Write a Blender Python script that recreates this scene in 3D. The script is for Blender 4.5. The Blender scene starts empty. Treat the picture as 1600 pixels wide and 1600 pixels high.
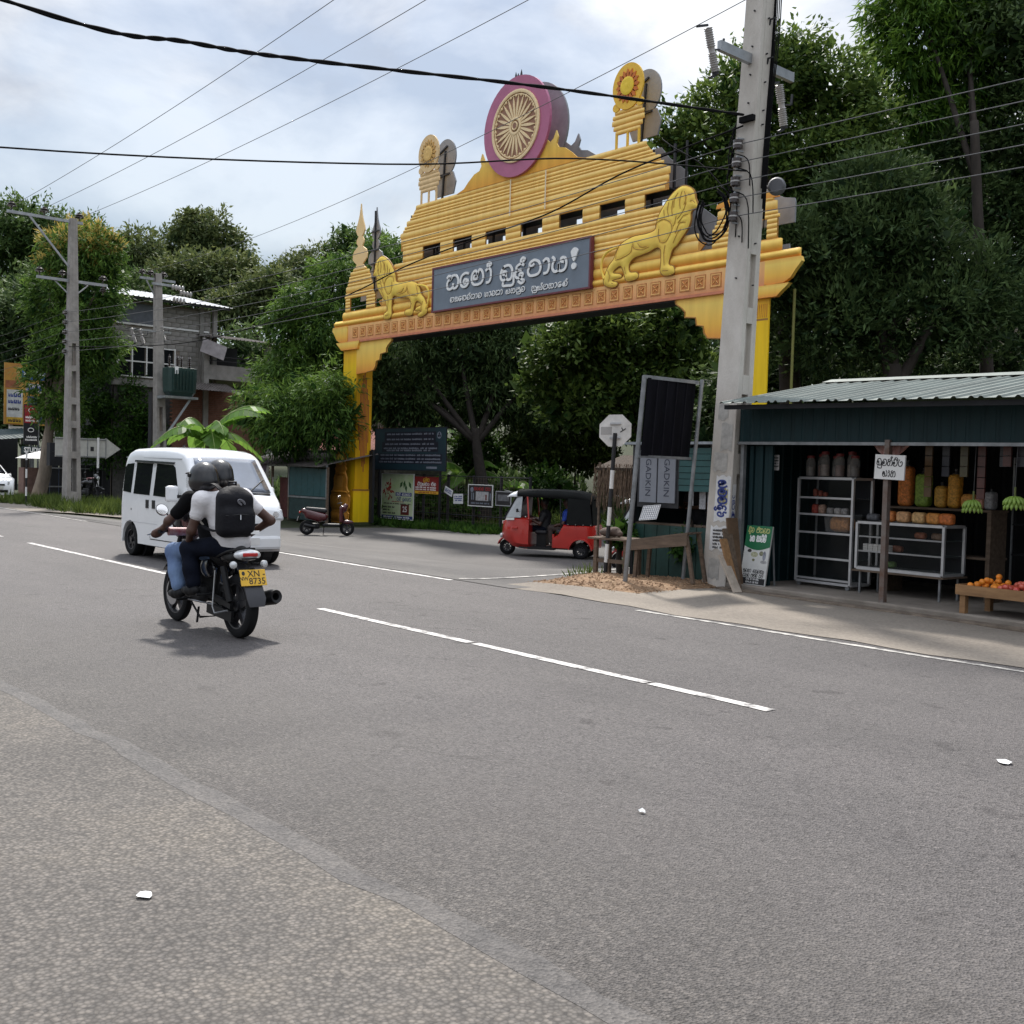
import bpy, bmesh, math, random
import numpy as np
from mathutils import Vector, Matrix
from math import sin, cos, pi, radians

scene = bpy.context.scene
COL = scene.collection
rnd = random.Random(7)
nr = np.random.RandomState(7)

# ------------------------------------------------------------------ camera
# world: X runs along the main road (to the right in the picture), Y across it towards the arch, Z up
CAM_H, CAM_YAW, CAM_PITCH, CAM_ROLL = 1.6, radians(41.2), radians(1.954), radians(1.6)
fwd0 = Vector((-cos(CAM_YAW), sin(CAM_YAW), 0)); right0 = Vector((sin(CAM_YAW), cos(CAM_YAW), 0)); up0 = Vector((0, 0, 1))
cfwd = fwd0 * cos(CAM_PITCH) - up0 * sin(CAM_PITCH)
cup0 = fwd0 * sin(CAM_PITCH) + up0 * cos(CAM_PITCH)
cright = right0 * cos(CAM_ROLL) + cup0 * sin(CAM_ROLL)
cup = cup0 * cos(CAM_ROLL) - right0 * sin(CAM_ROLL)
cam_data = bpy.data.cameras.new('camera'); cam = bpy.data.objects.new('camera', cam_data); COL.objects.link(cam)
cam.matrix_world = Matrix(((cright.x, cup.x, -cfwd.x, 0), (cright.y, cup.y, -cfwd.y, 0), (cright.z, cup.z, -cfwd.z, CAM_H), (0, 0, 0, 1)))
cam_data.sensor_width = 36; cam_data.lens = 38.25; cam_data.clip_end = 3000; cam_data.clip_start = .05
scene.camera = cam

# ------------------------------------------------------------------ sky, sun, exposure
SUN_EL, SUN_AZ = radians(52), math.atan2(-.86, .50)          # sun ahead of the camera, to the left
world = bpy.data.worlds.new('World'); scene.world = world; world.use_nodes = True
wn, wl = world.node_tree.nodes, world.node_tree.links
wn.clear()
def wnode(t, **kw):
    n = wn.new(t)
    for k, v in kw.items(): setattr(n, k, v)
    return n
def wmath(op, a, b=None, clamp=False):
    n = wnode('ShaderNodeMath', operation=op); n.use_clamp = clamp
    for i, v in enumerate((a, b)):
        if v is None: continue
        if isinstance(v, (int, float)): n.inputs[i].default_value = v
        else: wl.new(v, n.inputs[i])
    return n.outputs[0]
wout = wnode('ShaderNodeOutputWorld')
sky = wnode('ShaderNodeTexSky', sky_type='NISHITA'); sky.sun_disc = False
sky.sun_elevation = SUN_EL; sky.sun_rotation = SUN_AZ; sky.air_density = 1.3; sky.dust_density = 1.0; sky.ozone_density = 1.5
bg_sky = wnode('ShaderNodeBackground'); bg_sky.inputs[1].default_value = .075
wl.new(sky.outputs[0], bg_sky.inputs[0])
tc = wnode('ShaderNodeTexCoord'); sep = wnode('ShaderNodeSeparateXYZ'); wl.new(tc.outputs['Generated'], sep.inputs[0])
zz = wmath('ADD', wmath('MAXIMUM', sep.outputs[2], 0.0), .22)
comb = wnode('ShaderNodeCombineXYZ')
wl.new(wmath('DIVIDE', sep.outputs[0], zz), comb.inputs[0]); wl.new(wmath('DIVIDE', sep.outputs[1], zz), comb.inputs[1])
def wnoise(scale, det, rough, off):
    mp = wnode('ShaderNodeMapping'); mp.inputs['Location'].default_value = off; mp.inputs['Scale'].default_value = (1, 1, 2.1); wl.new(tc.outputs['Generated'], mp.inputs[0])
    n = wnode('ShaderNodeTexNoise'); n.inputs['Scale'].default_value = scale; n.inputs['Detail'].default_value = det; n.inputs['Roughness'].default_value = rough
    n.inputs['Distortion'].default_value = .25
    wl.new(mp.outputs[0], n.inputs['Vector']); return n.outputs['Fac']
mask = wnode('ShaderNodeMapRange'); mask.interpolation_type = 'SMOOTHSTEP'
mask.inputs['From Min'].default_value = .42; mask.inputs['From Max'].default_value = .58; mask.inputs['To Min'].default_value = .55; mask.inputs['To Max'].default_value = .96
wl.new(wnoise(2.6, 10, .55, (3.1, .7, 0)), mask.inputs['Value'])
shade = wnode('ShaderNodeValToRGB'); wl.new(wnoise(3.6, 10, .56, (7.4, 2.9, 0)), shade.inputs[0])
shade.color_ramp.elements[0].position = .40; shade.color_ramp.elements[0].color = (.46, .51, .61, 1)
shade.color_ramp.elements[1].position = .60; shade.color_ramp.elements[1].color = (.95, .97, 1.0, 1)
bg_cl = wnode('ShaderNodeBackground'); wl.new(shade.outputs[0], bg_cl.inputs[0])
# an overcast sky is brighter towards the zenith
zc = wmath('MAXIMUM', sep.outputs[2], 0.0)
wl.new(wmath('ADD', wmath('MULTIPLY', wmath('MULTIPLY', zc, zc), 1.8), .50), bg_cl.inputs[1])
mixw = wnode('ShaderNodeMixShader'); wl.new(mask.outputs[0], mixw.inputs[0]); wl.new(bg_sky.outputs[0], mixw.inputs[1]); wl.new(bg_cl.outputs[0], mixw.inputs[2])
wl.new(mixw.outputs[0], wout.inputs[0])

sd = bpy.data.lights.new('sun', 'SUN'); sd.energy = 3.6; sd.angle = radians(4.5); sd.color = (1, .95, .88)
sun = bpy.data.objects.new('sun', sd); COL.objects.link(sun)
sdir = Vector((sin(SUN_AZ) * cos(SUN_EL), cos(SUN_AZ) * cos(SUN_EL), sin(SUN_EL)))
sun.rotation_euler = sdir.to_track_quat('Z', 'Y').to_euler()
scene.view_settings.view_transform = 'Standard'; scene.view_settings.look = 'None'; scene.view_settings.gamma = 1; scene.view_settings.use_curve_mapping = False
scene.view_settings.exposure = 0.66
scene.render.engine = 'CYCLES'
scene.cycles.use_denoising = True
scene.cycles.max_bounces = 6; scene.cycles.transparent_max_bounces = 12; scene.cycles.caustics_reflective = False; scene.cycles.caustics_refractive = False
scene.cycles.sample_clamp_indirect = 6

# ------------------------------------------------------------------ materials
def lin(r, g, b):
    f = lambda c: ((c / 255 + .055) / 1.055) ** 2.4 if c > 10 else c / 255 / 12.92
    return (f(r), f(g), f(b))
MATS = {}
def mat(name, col, rough=.6, metal=0., var=.15, scale=6., bump=0., bscale=40., col2=None, alpha=None, trans=None, coat=0., spec=.5, stretch=None, emit=None, detail=6., cut=None):
    """principled material whose colour wanders between col and col2 (or a darker col) with noise in object space"""
    if name in MATS: return MATS[name]
    m = bpy.data.materials.new(name); m.use_nodes = True; MATS[name] = m
    nt = m.node_tree; b = nt.nodes['Principled BSDF']
    b.inputs['Roughness'].default_value = rough; b.inputs['Metallic'].default_value = metal
    b.inputs['Coat Weight'].default_value = coat; b.inputs['Specular IOR Level'].default_value = spec
    tcn = nt.nodes.new('ShaderNodeTexCoord'); vec = tcn.outputs['Object']
    if stretch:
        mp = nt.nodes.new('ShaderNodeMapping'); mp.inputs['Scale'].default_value = stretch; nt.links.new(vec, mp.inputs[0]); vec = mp.outputs[0]
    if var > 0 or col2:
        c2 = col2 or tuple(c * (1 - var) for c in col); c1 = col if col2 else tuple(min(1, c * (1 + var * .5)) for c in col)
        n = nt.nodes.new('ShaderNodeTexNoise'); n.inputs['Scale'].default_value = scale; n.inputs['Detail'].default_value = detail; n.inputs['Roughness'].default_value = .65
        nt.links.new(vec, n.inputs['Vector'])
        r = nt.nodes.new('ShaderNodeValToRGB'); a, z = cut or (.33, .67)
        r.color_ramp.elements[0].position = a; r.color_ramp.elements[1].position = z
        r.color_ramp.elements[0].color = (*c2, 1); r.color_ramp.elements[1].color = (*c1, 1)
        nt.links.new(n.outputs['Fac'], r.inputs[0]); nt.links.new(r.outputs[0], b.inputs['Base Color'])
    else: b.inputs['Base Color'].default_value = (*col, 1)
    if bump:
        n2 = nt.nodes.new('ShaderNodeTexNoise'); n2.inputs['Scale'].default_value = bscale; n2.inputs['Detail'].default_value = 5
        nt.links.new(vec, n2.inputs['Vector'])
        bp = nt.nodes.new('ShaderNodeBump'); bp.inputs['Strength'].default_value = bump; bp.inputs['Distance'].default_value = .02
        nt.links.new(n2.outputs['Fac'], bp.inputs['Height']); nt.links.new(bp.outputs[0], b.inputs['Normal'])
    if alpha is not None: b.inputs['Alpha'].default_value = alpha
    if trans: b.inputs['Transmission Weight'].default_value = trans
    if emit: b.inputs['Emission Color'].default_value = (*emit[:3], 1); b.inputs['Emission Strength'].default_value = emit[3]
    return m
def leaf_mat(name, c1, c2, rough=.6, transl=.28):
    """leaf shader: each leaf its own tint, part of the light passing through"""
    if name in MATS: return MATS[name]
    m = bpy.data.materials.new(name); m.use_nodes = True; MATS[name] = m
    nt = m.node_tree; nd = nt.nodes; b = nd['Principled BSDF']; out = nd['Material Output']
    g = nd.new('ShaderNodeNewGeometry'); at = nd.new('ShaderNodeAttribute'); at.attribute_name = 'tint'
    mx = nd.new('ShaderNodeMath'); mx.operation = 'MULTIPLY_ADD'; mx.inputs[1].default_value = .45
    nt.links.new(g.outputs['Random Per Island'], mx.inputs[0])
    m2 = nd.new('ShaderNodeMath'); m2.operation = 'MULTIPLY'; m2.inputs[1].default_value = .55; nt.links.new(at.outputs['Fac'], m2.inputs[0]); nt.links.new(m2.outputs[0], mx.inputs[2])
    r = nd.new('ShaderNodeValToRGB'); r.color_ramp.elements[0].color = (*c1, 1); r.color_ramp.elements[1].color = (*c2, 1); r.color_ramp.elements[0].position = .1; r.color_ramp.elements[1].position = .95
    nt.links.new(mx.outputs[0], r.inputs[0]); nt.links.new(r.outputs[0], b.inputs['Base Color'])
    b.inputs['Roughness'].default_value = rough; b.inputs['Specular IOR Level'].default_value = .12
    t = nd.new('ShaderNodeBsdfTranslucent'); hs = nd.new('ShaderNodeHueSaturation'); hs.inputs['Value'].default_value = 1.45; hs.inputs['Hue'].default_value = .485
    nt.links.new(r.outputs[0], hs.inputs['Color']); nt.links.new(hs.outputs[0], t.inputs[0])
    mixn = nd.new('ShaderNodeMixShader'); mixn.inputs[0].default_value = transl
    nt.links.new(b.outputs[0], mixn.inputs[1]); nt.links.new(t.outputs[0], mixn.inputs[2]); nt.links.new(mixn.outputs[0], out.inputs[0])
    return m

# ------------------------------------------------------------------ builders
def tag(o, label=None, cat=None, group=None, kind=None):
    if label: o['label'] = label
    if cat: o['category'] = cat
    if group: o['group'] = group
    if kind: o['kind'] = kind
    return o
def thing(name, label, cat, loc=(0, 0, 0), rz=0., group=None):
    o = bpy.data.objects.new(name, None); COL.objects.link(o); o.empty_display_size = .1
    o.location = loc; o.rotation_euler = (0, 0, rz)
    return tag(o, label, cat, group)
def link(name, me, m=None, parent=None):
    o = bpy.data.objects.new(name, me); COL.objects.link(o)
    if m is not None:
        if isinstance(m, (list, tuple)):
            for q in m: me.materials.append(q)
        elif not me.materials: me.materials.append(m)
    if parent: o.parent = parent
    return o
def copy_tree(o, parent=None):
    c = o.copy(); COL.objects.link(c)
    if parent: c.parent = parent
    for ch in o.children: copy_tree(ch, c)
    return c
def V(*a): return Vector(a)
def frame_of(d):
    d = d.normalized(); a = Vector((0, 0, 1)) if abs(d.z) < .95 else Vector((1, 0, 0))
    u = d.cross(a).normalized(); return u, u.cross(d).normalized()
class MB:
    def __init__(s): s.v = []; s.f = []; s.mi = []; s.cur = 0
    def face(s, idx): s.f.append(tuple(idx)); s.mi.append(s.cur)
    def add(s, vs, fs):
        n = len(s.v); s.v += [tuple(p) for p in vs]
        for f in fs: s.face([i + n for i in f])
        return s
    def box(s, x0, x1, y0, y1, z0, z1):
        vs = [(x, y, z) for z in (z0, z1) for y in (y0, y1) for x in (x0, x1)]
        return s.add(vs, [(0, 2, 3, 1), (4, 5, 7, 6), (0, 1, 5, 4), (2, 6, 7, 3), (0, 4, 6, 2), (1, 3, 7, 5)])
    def cbox(s, c, d): return s.box(c[0] - d[0] / 2, c[0] + d[0] / 2, c[1] - d[1] / 2, c[1] + d[1] / 2, c[2] - d[2] / 2, c[2] + d[2] / 2)
    def obox(s, c, ax, d):
        """box with its own axes ax = three unit vectors, d = full sizes"""
        c = Vector(c); a = [Vector(q) * (k / 2) for q, k in zip(ax, d)]
        vs = [c + a[0] * i + a[1] * j + a[2] * k for k in (-1, 1) for j in (-1, 1) for i in (-1, 1)]
        return s.add(vs, [(0, 2, 3, 1), (4, 5, 7, 6), (0, 1, 5, 4), (2, 6, 7, 3), (0, 4, 6, 2), (1, 3, 7, 5)])
    def bar(s, a, b, w, h=None, up=None):
        a, b = Vector(a), Vector(b); d = b - a
        if up is None: u, n = frame_of(d)
        else:
            u = d.cross(Vector(up)).normalized(); n = u.cross(d).normalized()
        return s.obox((a + b) / 2, (u, n, d.normalized()), (w, h or w, d.length))
    def tube(s, pts, r, n=8, cap=True):
        pts = [Vector(p) for p in pts]; m = len(pts); rr = r if isinstance(r, (list, tuple)) else [r] * m
        base = len(s.v); u = None
        for i, p in enumerate(pts):
            d = (pts[min(i + 1, m - 1)] - pts[max(i - 1, 0)])
            if d.length < 1e-9: d = Vector((0, 0, 1))
            d.normalize()
            if u is None: u, w = frame_of(d)
            else:
                u = (u - d * u.dot(d))
                if u.length < 1e-6: u, w = frame_of(d)
                u.normalize(); w = u.cross(d)
            for k in range(n):
                t = 2 * pi * k / n; s.v.append(tuple(p + (u * cos(t) + w * sin(t)) * rr[i]))
        for i in range(m - 1):
            for k in range(n):
                a = base + i * n + k; b = base + i * n + (k + 1) % n
                s.face((a, b, b + n, a + n))
        if cap:
            s.face([base + k for k in reversed(range(n))]); s.face([base + (m - 1) * n + k for k in range(n)])
        return s
    def lathe(s, prof, n=16, c=(0, 0, 0), axis=(0, 0, 1), cap=True):
        """profile of (radius, height along axis)"""
        ax = Vector(axis).normalized(); u, w = frame_of(ax); c = Vector(c); base = len(s.v)
        for r, h in prof:
            for k in range(n):
                t = 2 * pi * k / n; s.v.append(tuple(c + ax * h + (u * cos(t) + w * sin(t)) * r))
        for i in range(len(prof) - 1):
            for k in range(n):
                a = base + i * n + k; b = base + i * n + (k + 1) % n
                s.face((a, b, b + n, a + n))
        if cap:
            s.face([base + k for k in reversed(range(n))]); s.face([base + (len(prof) - 1) * n + k for k in range(n)])
        return s
    def prism(s, poly, f0, f1):
        """poly = 2-D outline, f0/f1 turn a 2-D point into the back/front 3-D point"""
        n = len(poly); b = len(s.v)
        s.v += [tuple(f0(*p)) for p in poly] + [tuple(f1(*p)) for p in poly]
        s.face([b + i for i in reversed(range(n))]); s.face([b + n + i for i in range(n)])
        for i in range(n):
            j = (i + 1) % n; s.face((b + i, b + j, b + n + j, b + n + i))
        return s
    def loft(s, secs, cap=True, closed=True):
        n = len(secs[0]); b = len(s.v)
        for q in secs: s.v += [tuple(p) for p in q]
        for i in range(len(secs) - 1):
            for k in range(n if closed else n - 1):
                j = (k + 1) % n
                s.face((b + i * n + k, b + i * n + j, b + (i + 1) * n + j, b + (i + 1) * n + k))
        if cap and closed:
            s.face([b + k for k in reversed(range(n))]); s.face([b + (len(secs) - 1) * n + k for k in range(n)])
        return s
    def mesh(s, name, smooth=False, fix=True):
        me = bpy.data.meshes.new(name); me.from_pydata(s.v, [], s.f)
        if any(s.mi): me.polygons.foreach_set('material_index', s.mi)
        if fix:
            bm = bmesh.new(); bm.from_mesh(me); bmesh.ops.recalc_face_normals(bm, faces=bm.faces); bm.to_mesh(me); bm.free()
        if smooth:
            me.polygons.foreach_set('use_smooth', [True] * len(me.polygons))
            if smooth != 'all': me.set_sharp_from_angle(angle=radians(38))
        me.update(); return me
    def build(s, name, m, parent=None, smooth=False, bevel=0, loc=None, fix=True):
        o = link(name, s.mesh(name, smooth, fix), m, parent)
        if bevel:
            md = o.modifiers.new('bevel', 'BEVEL'); md.width = bevel; md.segments = 2; md.limit_method = 'ANGLE'; md.angle_limit = radians(35)
        if loc: o.location = loc
        return o
def catmull(pts, n=6, closed=False):
    P = [np.array(p, float) for p in pts]; m = len(P); out = []
    rng = range(m) if closed else range(m - 1)
    for i in rng:
        g = (lambda k: P[k % m]) if closed else (lambda k: P[max(0, min(m - 1, k))])
        p0, p1, p2, p3 = g(i - 1), g(i), g(i + 1), g(i + 2)
        for t in np.linspace(0, 1, n, endpoint=False):
            out.append(.5 * (2 * p1 + (p2 - p0) * t + (2 * p0 - 5 * p1 + 4 * p2 - p3) * t * t + (3 * p1 - p0 - 3 * p2 + p3) * t ** 3))
    if not closed: out.append(P[-1])
    return [tuple(p) for p in out]
# --- implicit surfaces: smooth unions of round cones, ellipsoids and boxes, meshed with surface nets
def cone(a, b, ra, rb=None): return ('c', np.array(a, float), np.array(b, float), ra, ra if rb is None else rb)
def ell(c, r): return ('e', np.array(c, float), np.array(r, float))
def rbox(c, h, r): return ('b', np.array(c, float), np.array(h, float), r)
def sdf_eval(prims, P, k):
    d = None
    for q in prims:
        if q[0] == 'c':
            ab = q[2] - q[1]; t = np.clip(((P - q[1]) @ ab) / max(ab @ ab, 1e-9), 0, 1)
            v = np.linalg.norm(P - q[1] - t[:, None] * ab, axis=1) - (q[3] + (q[4] - q[3]) * t)
        elif q[0] == 'e':
            e = (P - q[1]) / q[2]; l = np.linalg.norm(e, axis=1); v = (l - 1) * q[2].min() * np.clip(.6 + .4 * l, .6, 2)
        else:
            e = np.abs(P - q[1]) - (q[2] - q[3]); v = np.linalg.norm(np.maximum(e, 0), axis=1) + np.minimum(e.max(axis=1), 0) - q[3]
        if d is None: d = v
        else:
            h = np.clip(.5 + .5 * (d - v) / k, 0, 1); d = d * (1 - h) + v * h - k * h * (1 - h)
    return d
def blob(name, prims, res, m, parent=None, k=.03, cutf=None):
    lo = np.min([np.minimum(q[1], q[2]) - max(q[3], q[4]) if q[0] == 'c' else q[1] - q[2] for q in prims], axis=0) - 2.5 * res - k * .3
    hi = np.max([np.maximum(q[1], q[2]) + max(q[3], q[4]) if q[0] == 'c' else q[1] + q[2] for q in prims], axis=0) + 2.5 * res + k * .3
    N = np.ceil((hi - lo) / res).astype(int) + 1
    ax = [lo[i] + np.arange(N[i]) * res for i in range(3)]
    G = np.stack(np.meshgrid(*ax, indexing='ij'), -1).reshape(-1, 3)
    v = sdf_eval(prims, G, k)
    if cutf is not None: v = np.maximum(v, cutf(G))
    v = v.reshape(N)
    s = v < 0; cs = np.zeros(N - 1, int)
    cor = [(i, j, l) for i in (0, 1) for j in (0, 1) for l in (0, 1)]
    sl = lambda a, c: a[c[0]:N[0] - 1 + c[0], c[1]:N[1] - 1 + c[1], c[2]:N[2] - 1 + c[2]]
    for c in cor: cs += sl(s, c)
    act = (cs > 0) & (cs < 8); idx = -np.ones(N - 1, int); idx[act] = np.arange(act.sum())
    ps = np.zeros((act.sum(), 3)); ct = np.zeros(act.sum())
    for a in cor:
        for d in range(3):
            if a[d]: continue
            b = list(a); b[d] = 1
            va, vb = sl(v, a)[act], sl(v, b)[act]; x = (va < 0) != (vb < 0)
            t = np.where(x, va / np.where(x, va - vb, 1), 0)
            e = np.zeros((len(t), 3)) + np.array(a); e[:, d] += t
            ps += e * x[:, None]; ct += x
    ps /= ct[:, None]; base = np.argwhere(act); verts = lo + (base + ps) * res
    F = []
    for d in range(3):
        e1, e2 = (d + 1) % 3, (d + 2) % 3
        A = [slice(1, -1)] * 3; A[d] = slice(0, -1); B = list(A); B[d] = slice(1, None)
        sa, sb = s[tuple(A)], s[tuple(B)]; e = np.argwhere(sa != sb)
        if not len(e): continue
        flip = sa[tuple(e.T)]
        off = np.ones(3, int); off[d] = 0; e = e + off
        def cell(o1, o2):
            q = e.copy(); q[:, e1] += o1; q[:, e2] += o2; return idx[tuple(q.T)]
        q = np.stack([cell(-1, -1), cell(0, -1), cell(0, 0), cell(-1, 0)], 1)
        q[~flip] = q[~flip][:, ::-1]; F.append(q)
    F = np.concatenate(F)
    me = bpy.data.meshes.new(name); me.from_pydata(verts.tolist(), [], F.tolist())
    me.polygons.foreach_set('use_smooth', [True] * len(me.polygons)); me.update()
    return link(name, me, m, parent)
def np_mesh(name, verts, quads, smooth=False, tint=None):
    """fast mesh from numpy arrays of equal-sized faces"""
    me = bpy.data.meshes.new(name); nv, (nf, k) = len(verts), quads.shape
    me.vertices.add(nv); me.vertices.foreach_set('co', np.asarray(verts, np.float32).ravel())
    me.loops.add(nf * k); me.loops.foreach_set('vertex_index', quads.astype(np.int32).ravel())
    me.polygons.add(nf); me.polygons.foreach_set('loop_start', np.arange(0, nf * k, k, dtype=np.int32))
    if smooth: me.polygons.foreach_set('use_smooth', np.ones(nf, bool))
    if tint is not None:
        a = me.attributes.new('tint', 'FLOAT', 'POINT'); a.data.foreach_set('value', np.asarray(tint, np.float32))
    me.update(calc_edges=True); me.validate(); return me
# --- lettering
def latin(name, txt, size, m, parent, M4, depth=.004, align='CENTER', squeeze=1., bold=0.):
    cu = bpy.data.curves.new(name, 'FONT'); cu.body = txt; cu.size = size; cu.extrude = depth / 2; cu.align_x = align; cu.align_y = 'CENTER'; cu.offset = bold; cu.resolution_u = 3
    o = bpy.data.objects.new(name, cu); COL.objects.link(o)
    dg = bpy.context.evaluated_depsgraph_get(); me = bpy.data.meshes.new_from_object(o.evaluated_get(dg))
    bpy.data.objects.remove(o); bpy.data.curves.remove(cu)
    me.transform(Matrix.Diagonal((squeeze, 1, 1, 1))); me.transform(M4); me.materials.clear()
    return link(name, me, m, parent)
def face_m(origin, xdir, ydir):
    """matrix that lays text out with its x along xdir and its y along ydir at origin"""
    x, y = Vector(xdir).normalized(), Vector(ydir).normalized(); z = x.cross(y)
    o = Vector(origin); return Matrix(((x.x, y.x, z.x, o.x), (x.y, y.y, z.y, o.y), (x.z, y.z, z.z, o.z), (0, 0, 0, 1)))
def arc(cx, cy, rx, ry, a0, a1, n=9): return [(cx + rx * cos(radians(a0 + (a1 - a0) * i / (n - 1))), cy + ry * sin(radians(a0 + (a1 - a0) * i / (n - 1)))) for i in range(n)]
# stroke drawings of the Sinhala letters on the signs: (advance width, strokes) in x-height units
_ma = [[(.50, .72), (.40, .60), (.22, .62), (.20, .42), (.36, .36), (.46, .48), (.36, .58)], [(.50, .72), (.30, .98), (.06, .78), (.0, .40), (.14, .08), (.48, .0), (.84, .10), (.98, .45), (.90, .82), (.66, 1.02), (.50, .72)]]
_va = [[(.28, .52), (.14, .46), (.18, .30), (.34, .32), (.36, .48), (.20, .62), (.02, .48), (.04, .16), (.30, .0), (.66, .04), (.86, .30), (.84, .70), (.60, .98), (.28, .96), (.12, .82)]]
_sa = [[(.30, .62), (.42, .78), (.30, .94), (.10, .86), (.04, .60), (.18, .48), (.34, .50)], [(.18, .48), (.02, .28), (.12, .04), (.34, .06), (.46, .26), (.46, .56)], [(.46, .26), (.60, .02), (.86, .06), (.98, .36), (.92, .74), (.70, .92), (.56, .78)]]
GL = {
 'na': (1.04, [[(.02, .84), (.16, .97), (.34, .88), (.30, .70), (.12, .62), (.02, .40), (.06, .10), (.28, .0), (.50, .10), (.56, .34)], [(.30, .66), (.52, .93), (.82, .90), (1.0, .62), (.98, .24), (.80, .03), (.60, .04)]]),
 'ma': (1.05, _ma),
 'kombuva': (.86, [[(.56, .34), (.42, .22), (.30, .36), (.42, .52), (.62, .46), (.70, .22), (.50, .02), (.20, .04), (.02, .34), (.10, .74), (.40, .94), (.70, .90)]]),
 'aa': (.52, [[(.02, .86), (.22, .98), (.40, .80), (.42, .36), (.30, .06), (.08, .02)]]),
 'oo': (.52, [[(.02, .86), (.22, .98), (.40, .80), (.42, .36), (.30, .06), (.08, .02)], [(.20, 1.02), (.12, 1.22), (.30, 1.36), (.42, 1.22), (.30, 1.14)]]),
 'hal': (0., [[(-.42, 1.0), (-.50, 1.20), (-.34, 1.36), (-.20, 1.24), (-.30, 1.12)]]),
 'ba': (1.0, [[(.44, .56), (.30, .66), (.18, .54), (.26, .42), (.42, .46)], [(.24, .92), (.06, .66), (.02, .28), (.14, .06), (.32, .04), (.44, .18), (.44, .46)], [(.44, .18), (.58, .02), (.82, .06), (.92, .36), (.90, .74), (.66, 1.02), (.30, .98), (.20, .86)]]),
 'u': (0., [[(-.12, .40), (-.12, -.34), (-.62, -.38), (-.92, -.34), (-.92, -.16)]]),
 'du': (.80, [[(.66, .86), (.40, .96), (.12, .78), (.20, .56), (.46, .54)], [(.20, .56), (.02, .36), (.10, .08), (.40, .02), (.62, .18), (.50, .34), (.36, .22), (.50, -.06), (.72, -.24), (.50, -.38), (.28, -.22)]]),
 'dha': (1.05, [[(.16, .62), (.06, .34), (.18, .06), (.50, .0), (.86, .10), (1.0, .46), (.88, .84), (.56, 1.04), (.24, .92), (.18, .74), (.34, .66), (.48, .76)]]),
 'ya': (1.05, [[(.02, .98), (.16, .80), (.04, .56), (.02, .22), (.20, .0), (.44, .10), (.46, .50), (.46, .10), (.66, -.02), (.92, .10), (1.0, .46), (.90, .80), (.66, .84), (.62, .64), (.78, .56)]]),
 'ha': (.92, [[(.16, .60), (.30, .70), (.38, .56), (.24, .46), (.08, .58), (.10, .86), (.38, .98), (.50, .80), (.46, .40), (.30, .04), (.04, .10)], [(.46, .40), (.60, .06), (.82, .08), (.88, .50), (.80, .90)]]),
 'va': (.96, _va), 'sa': (1.06, _sa),
 'bha': (1.0, [[(.06, .96), (.14, .60), (.10, .20), (.30, .02), (.46, .22), (.42, .62), (.60, .86), (.84, .70), (.90, .30), (.74, .02)], [(.42, .40), (.20, .44)]]),
 'a': (1.05, [[(.40, .56), (.24, .62), (.20, .40), (.40, .36), (.44, .60), (.26, .82), (.04, .60), (.04, .20), (.26, .0), (.50, .12), (.54, .50)], [(.54, .24), (.70, .04), (.92, .20), (.94, .64), (.76, .96)]]),
 'pa': (1.0, [[(.30, .98), (.10, .84), (.22, .62), (.40, .70)], [(.10, .84), (.02, .40), (.14, .06), (.50, .0), (.84, .08), (.94, .44), (.86, .84), (.64, .98), (.56, .74), (.72, .62)]]),
 'ka': (1.02, [[(.42, .96), (.12, .96), (.04, .70), (.30, .62), (.50, .72), (.50, .30)], [(.30, .62), (.04, .40), (.06, .08), (.34, .02), (.50, .30)], [(.50, .30), (.66, .02), (.92, .10), (.98, .46), (.88, .84), (.66, .92)]]),
 'nna': (1.2, [[(.30, .60), (.16, .64), (.16, .44), (.34, .46), (.32, .70), (.10, .78), (.0, .44), (.10, .06), (.34, .04), (.46, .34), (.44, .76)], [(.46, .24), (.62, .02), (.80, .18), (.80, .70)], [(.80, .20), (.96, .02), (1.10, .24), (1.08, .70), (.90, .98)]]),
 'dda': (1.0, [[(.14, .98), (.06, .66), (.22, .52), (.40, .58)], [(.22, .52), (.02, .32), (.14, .04), (.46, .0), (.82, .10), (.94, .48), (.82, .86), (.54, .94), (.44, .76)]]),
 'la': (1.0, [[(.36, .42), (.22, .50), (.22, .28), (.42, .28), (.46, .54), (.24, .72), (.02, .50), (.06, .14), (.36, .0), (.76, .06), (.94, .40), (.86, .80), (.56, .96), (.26, .92)]]),
 'tha': (1.02, [[(.40, .96), (.16, .92), (.10, .72), (.32, .64), (.48, .72), (.50, .40)], [(.32, .64), (.04, .46), (.02, .14), (.24, .0), (.46, .14), (.50, .40), (.62, .84), (.84, .84), (.98, .50), (.92, .14), (.74, .02)]]),
 'i': (0., [[(-.84, .80), (-.70, 1.18), (-.36, 1.22), (-.12, .98), (-.20, .84), (-.34, .92)]]),
 'tta': (.92, [[(.24, .94), (.06, .66), (.04, .26), (.26, .02), (.62, .04), (.84, .34), (.78, .64), (.54, .68), (.46, .52)]]),
 'ae': (.42, [[(.04, .90), (.20, .96), (.24, .74), (.08, .66)], [(.24, .74), (.30, .30), (.14, .04), (.02, .12)]]),
 'ra': (.72, [[(.10, .98), (.04, .74), (.24, .62), (.46, .70), (.62, .48), (.56, .16), (.32, .0), (.08, .12), (.10, .36), (.32, .40)]]),
 'sp': (.55, []),
}
def glyph_run(names): 
    x = 0; out = []
    for nme in names:
        w, st = GL[nme]; out += [[(x + px_, py_) for px_, py_ in q] for q in st]; x += w + (.14 if w else 0)
    return x - .14, out
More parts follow.
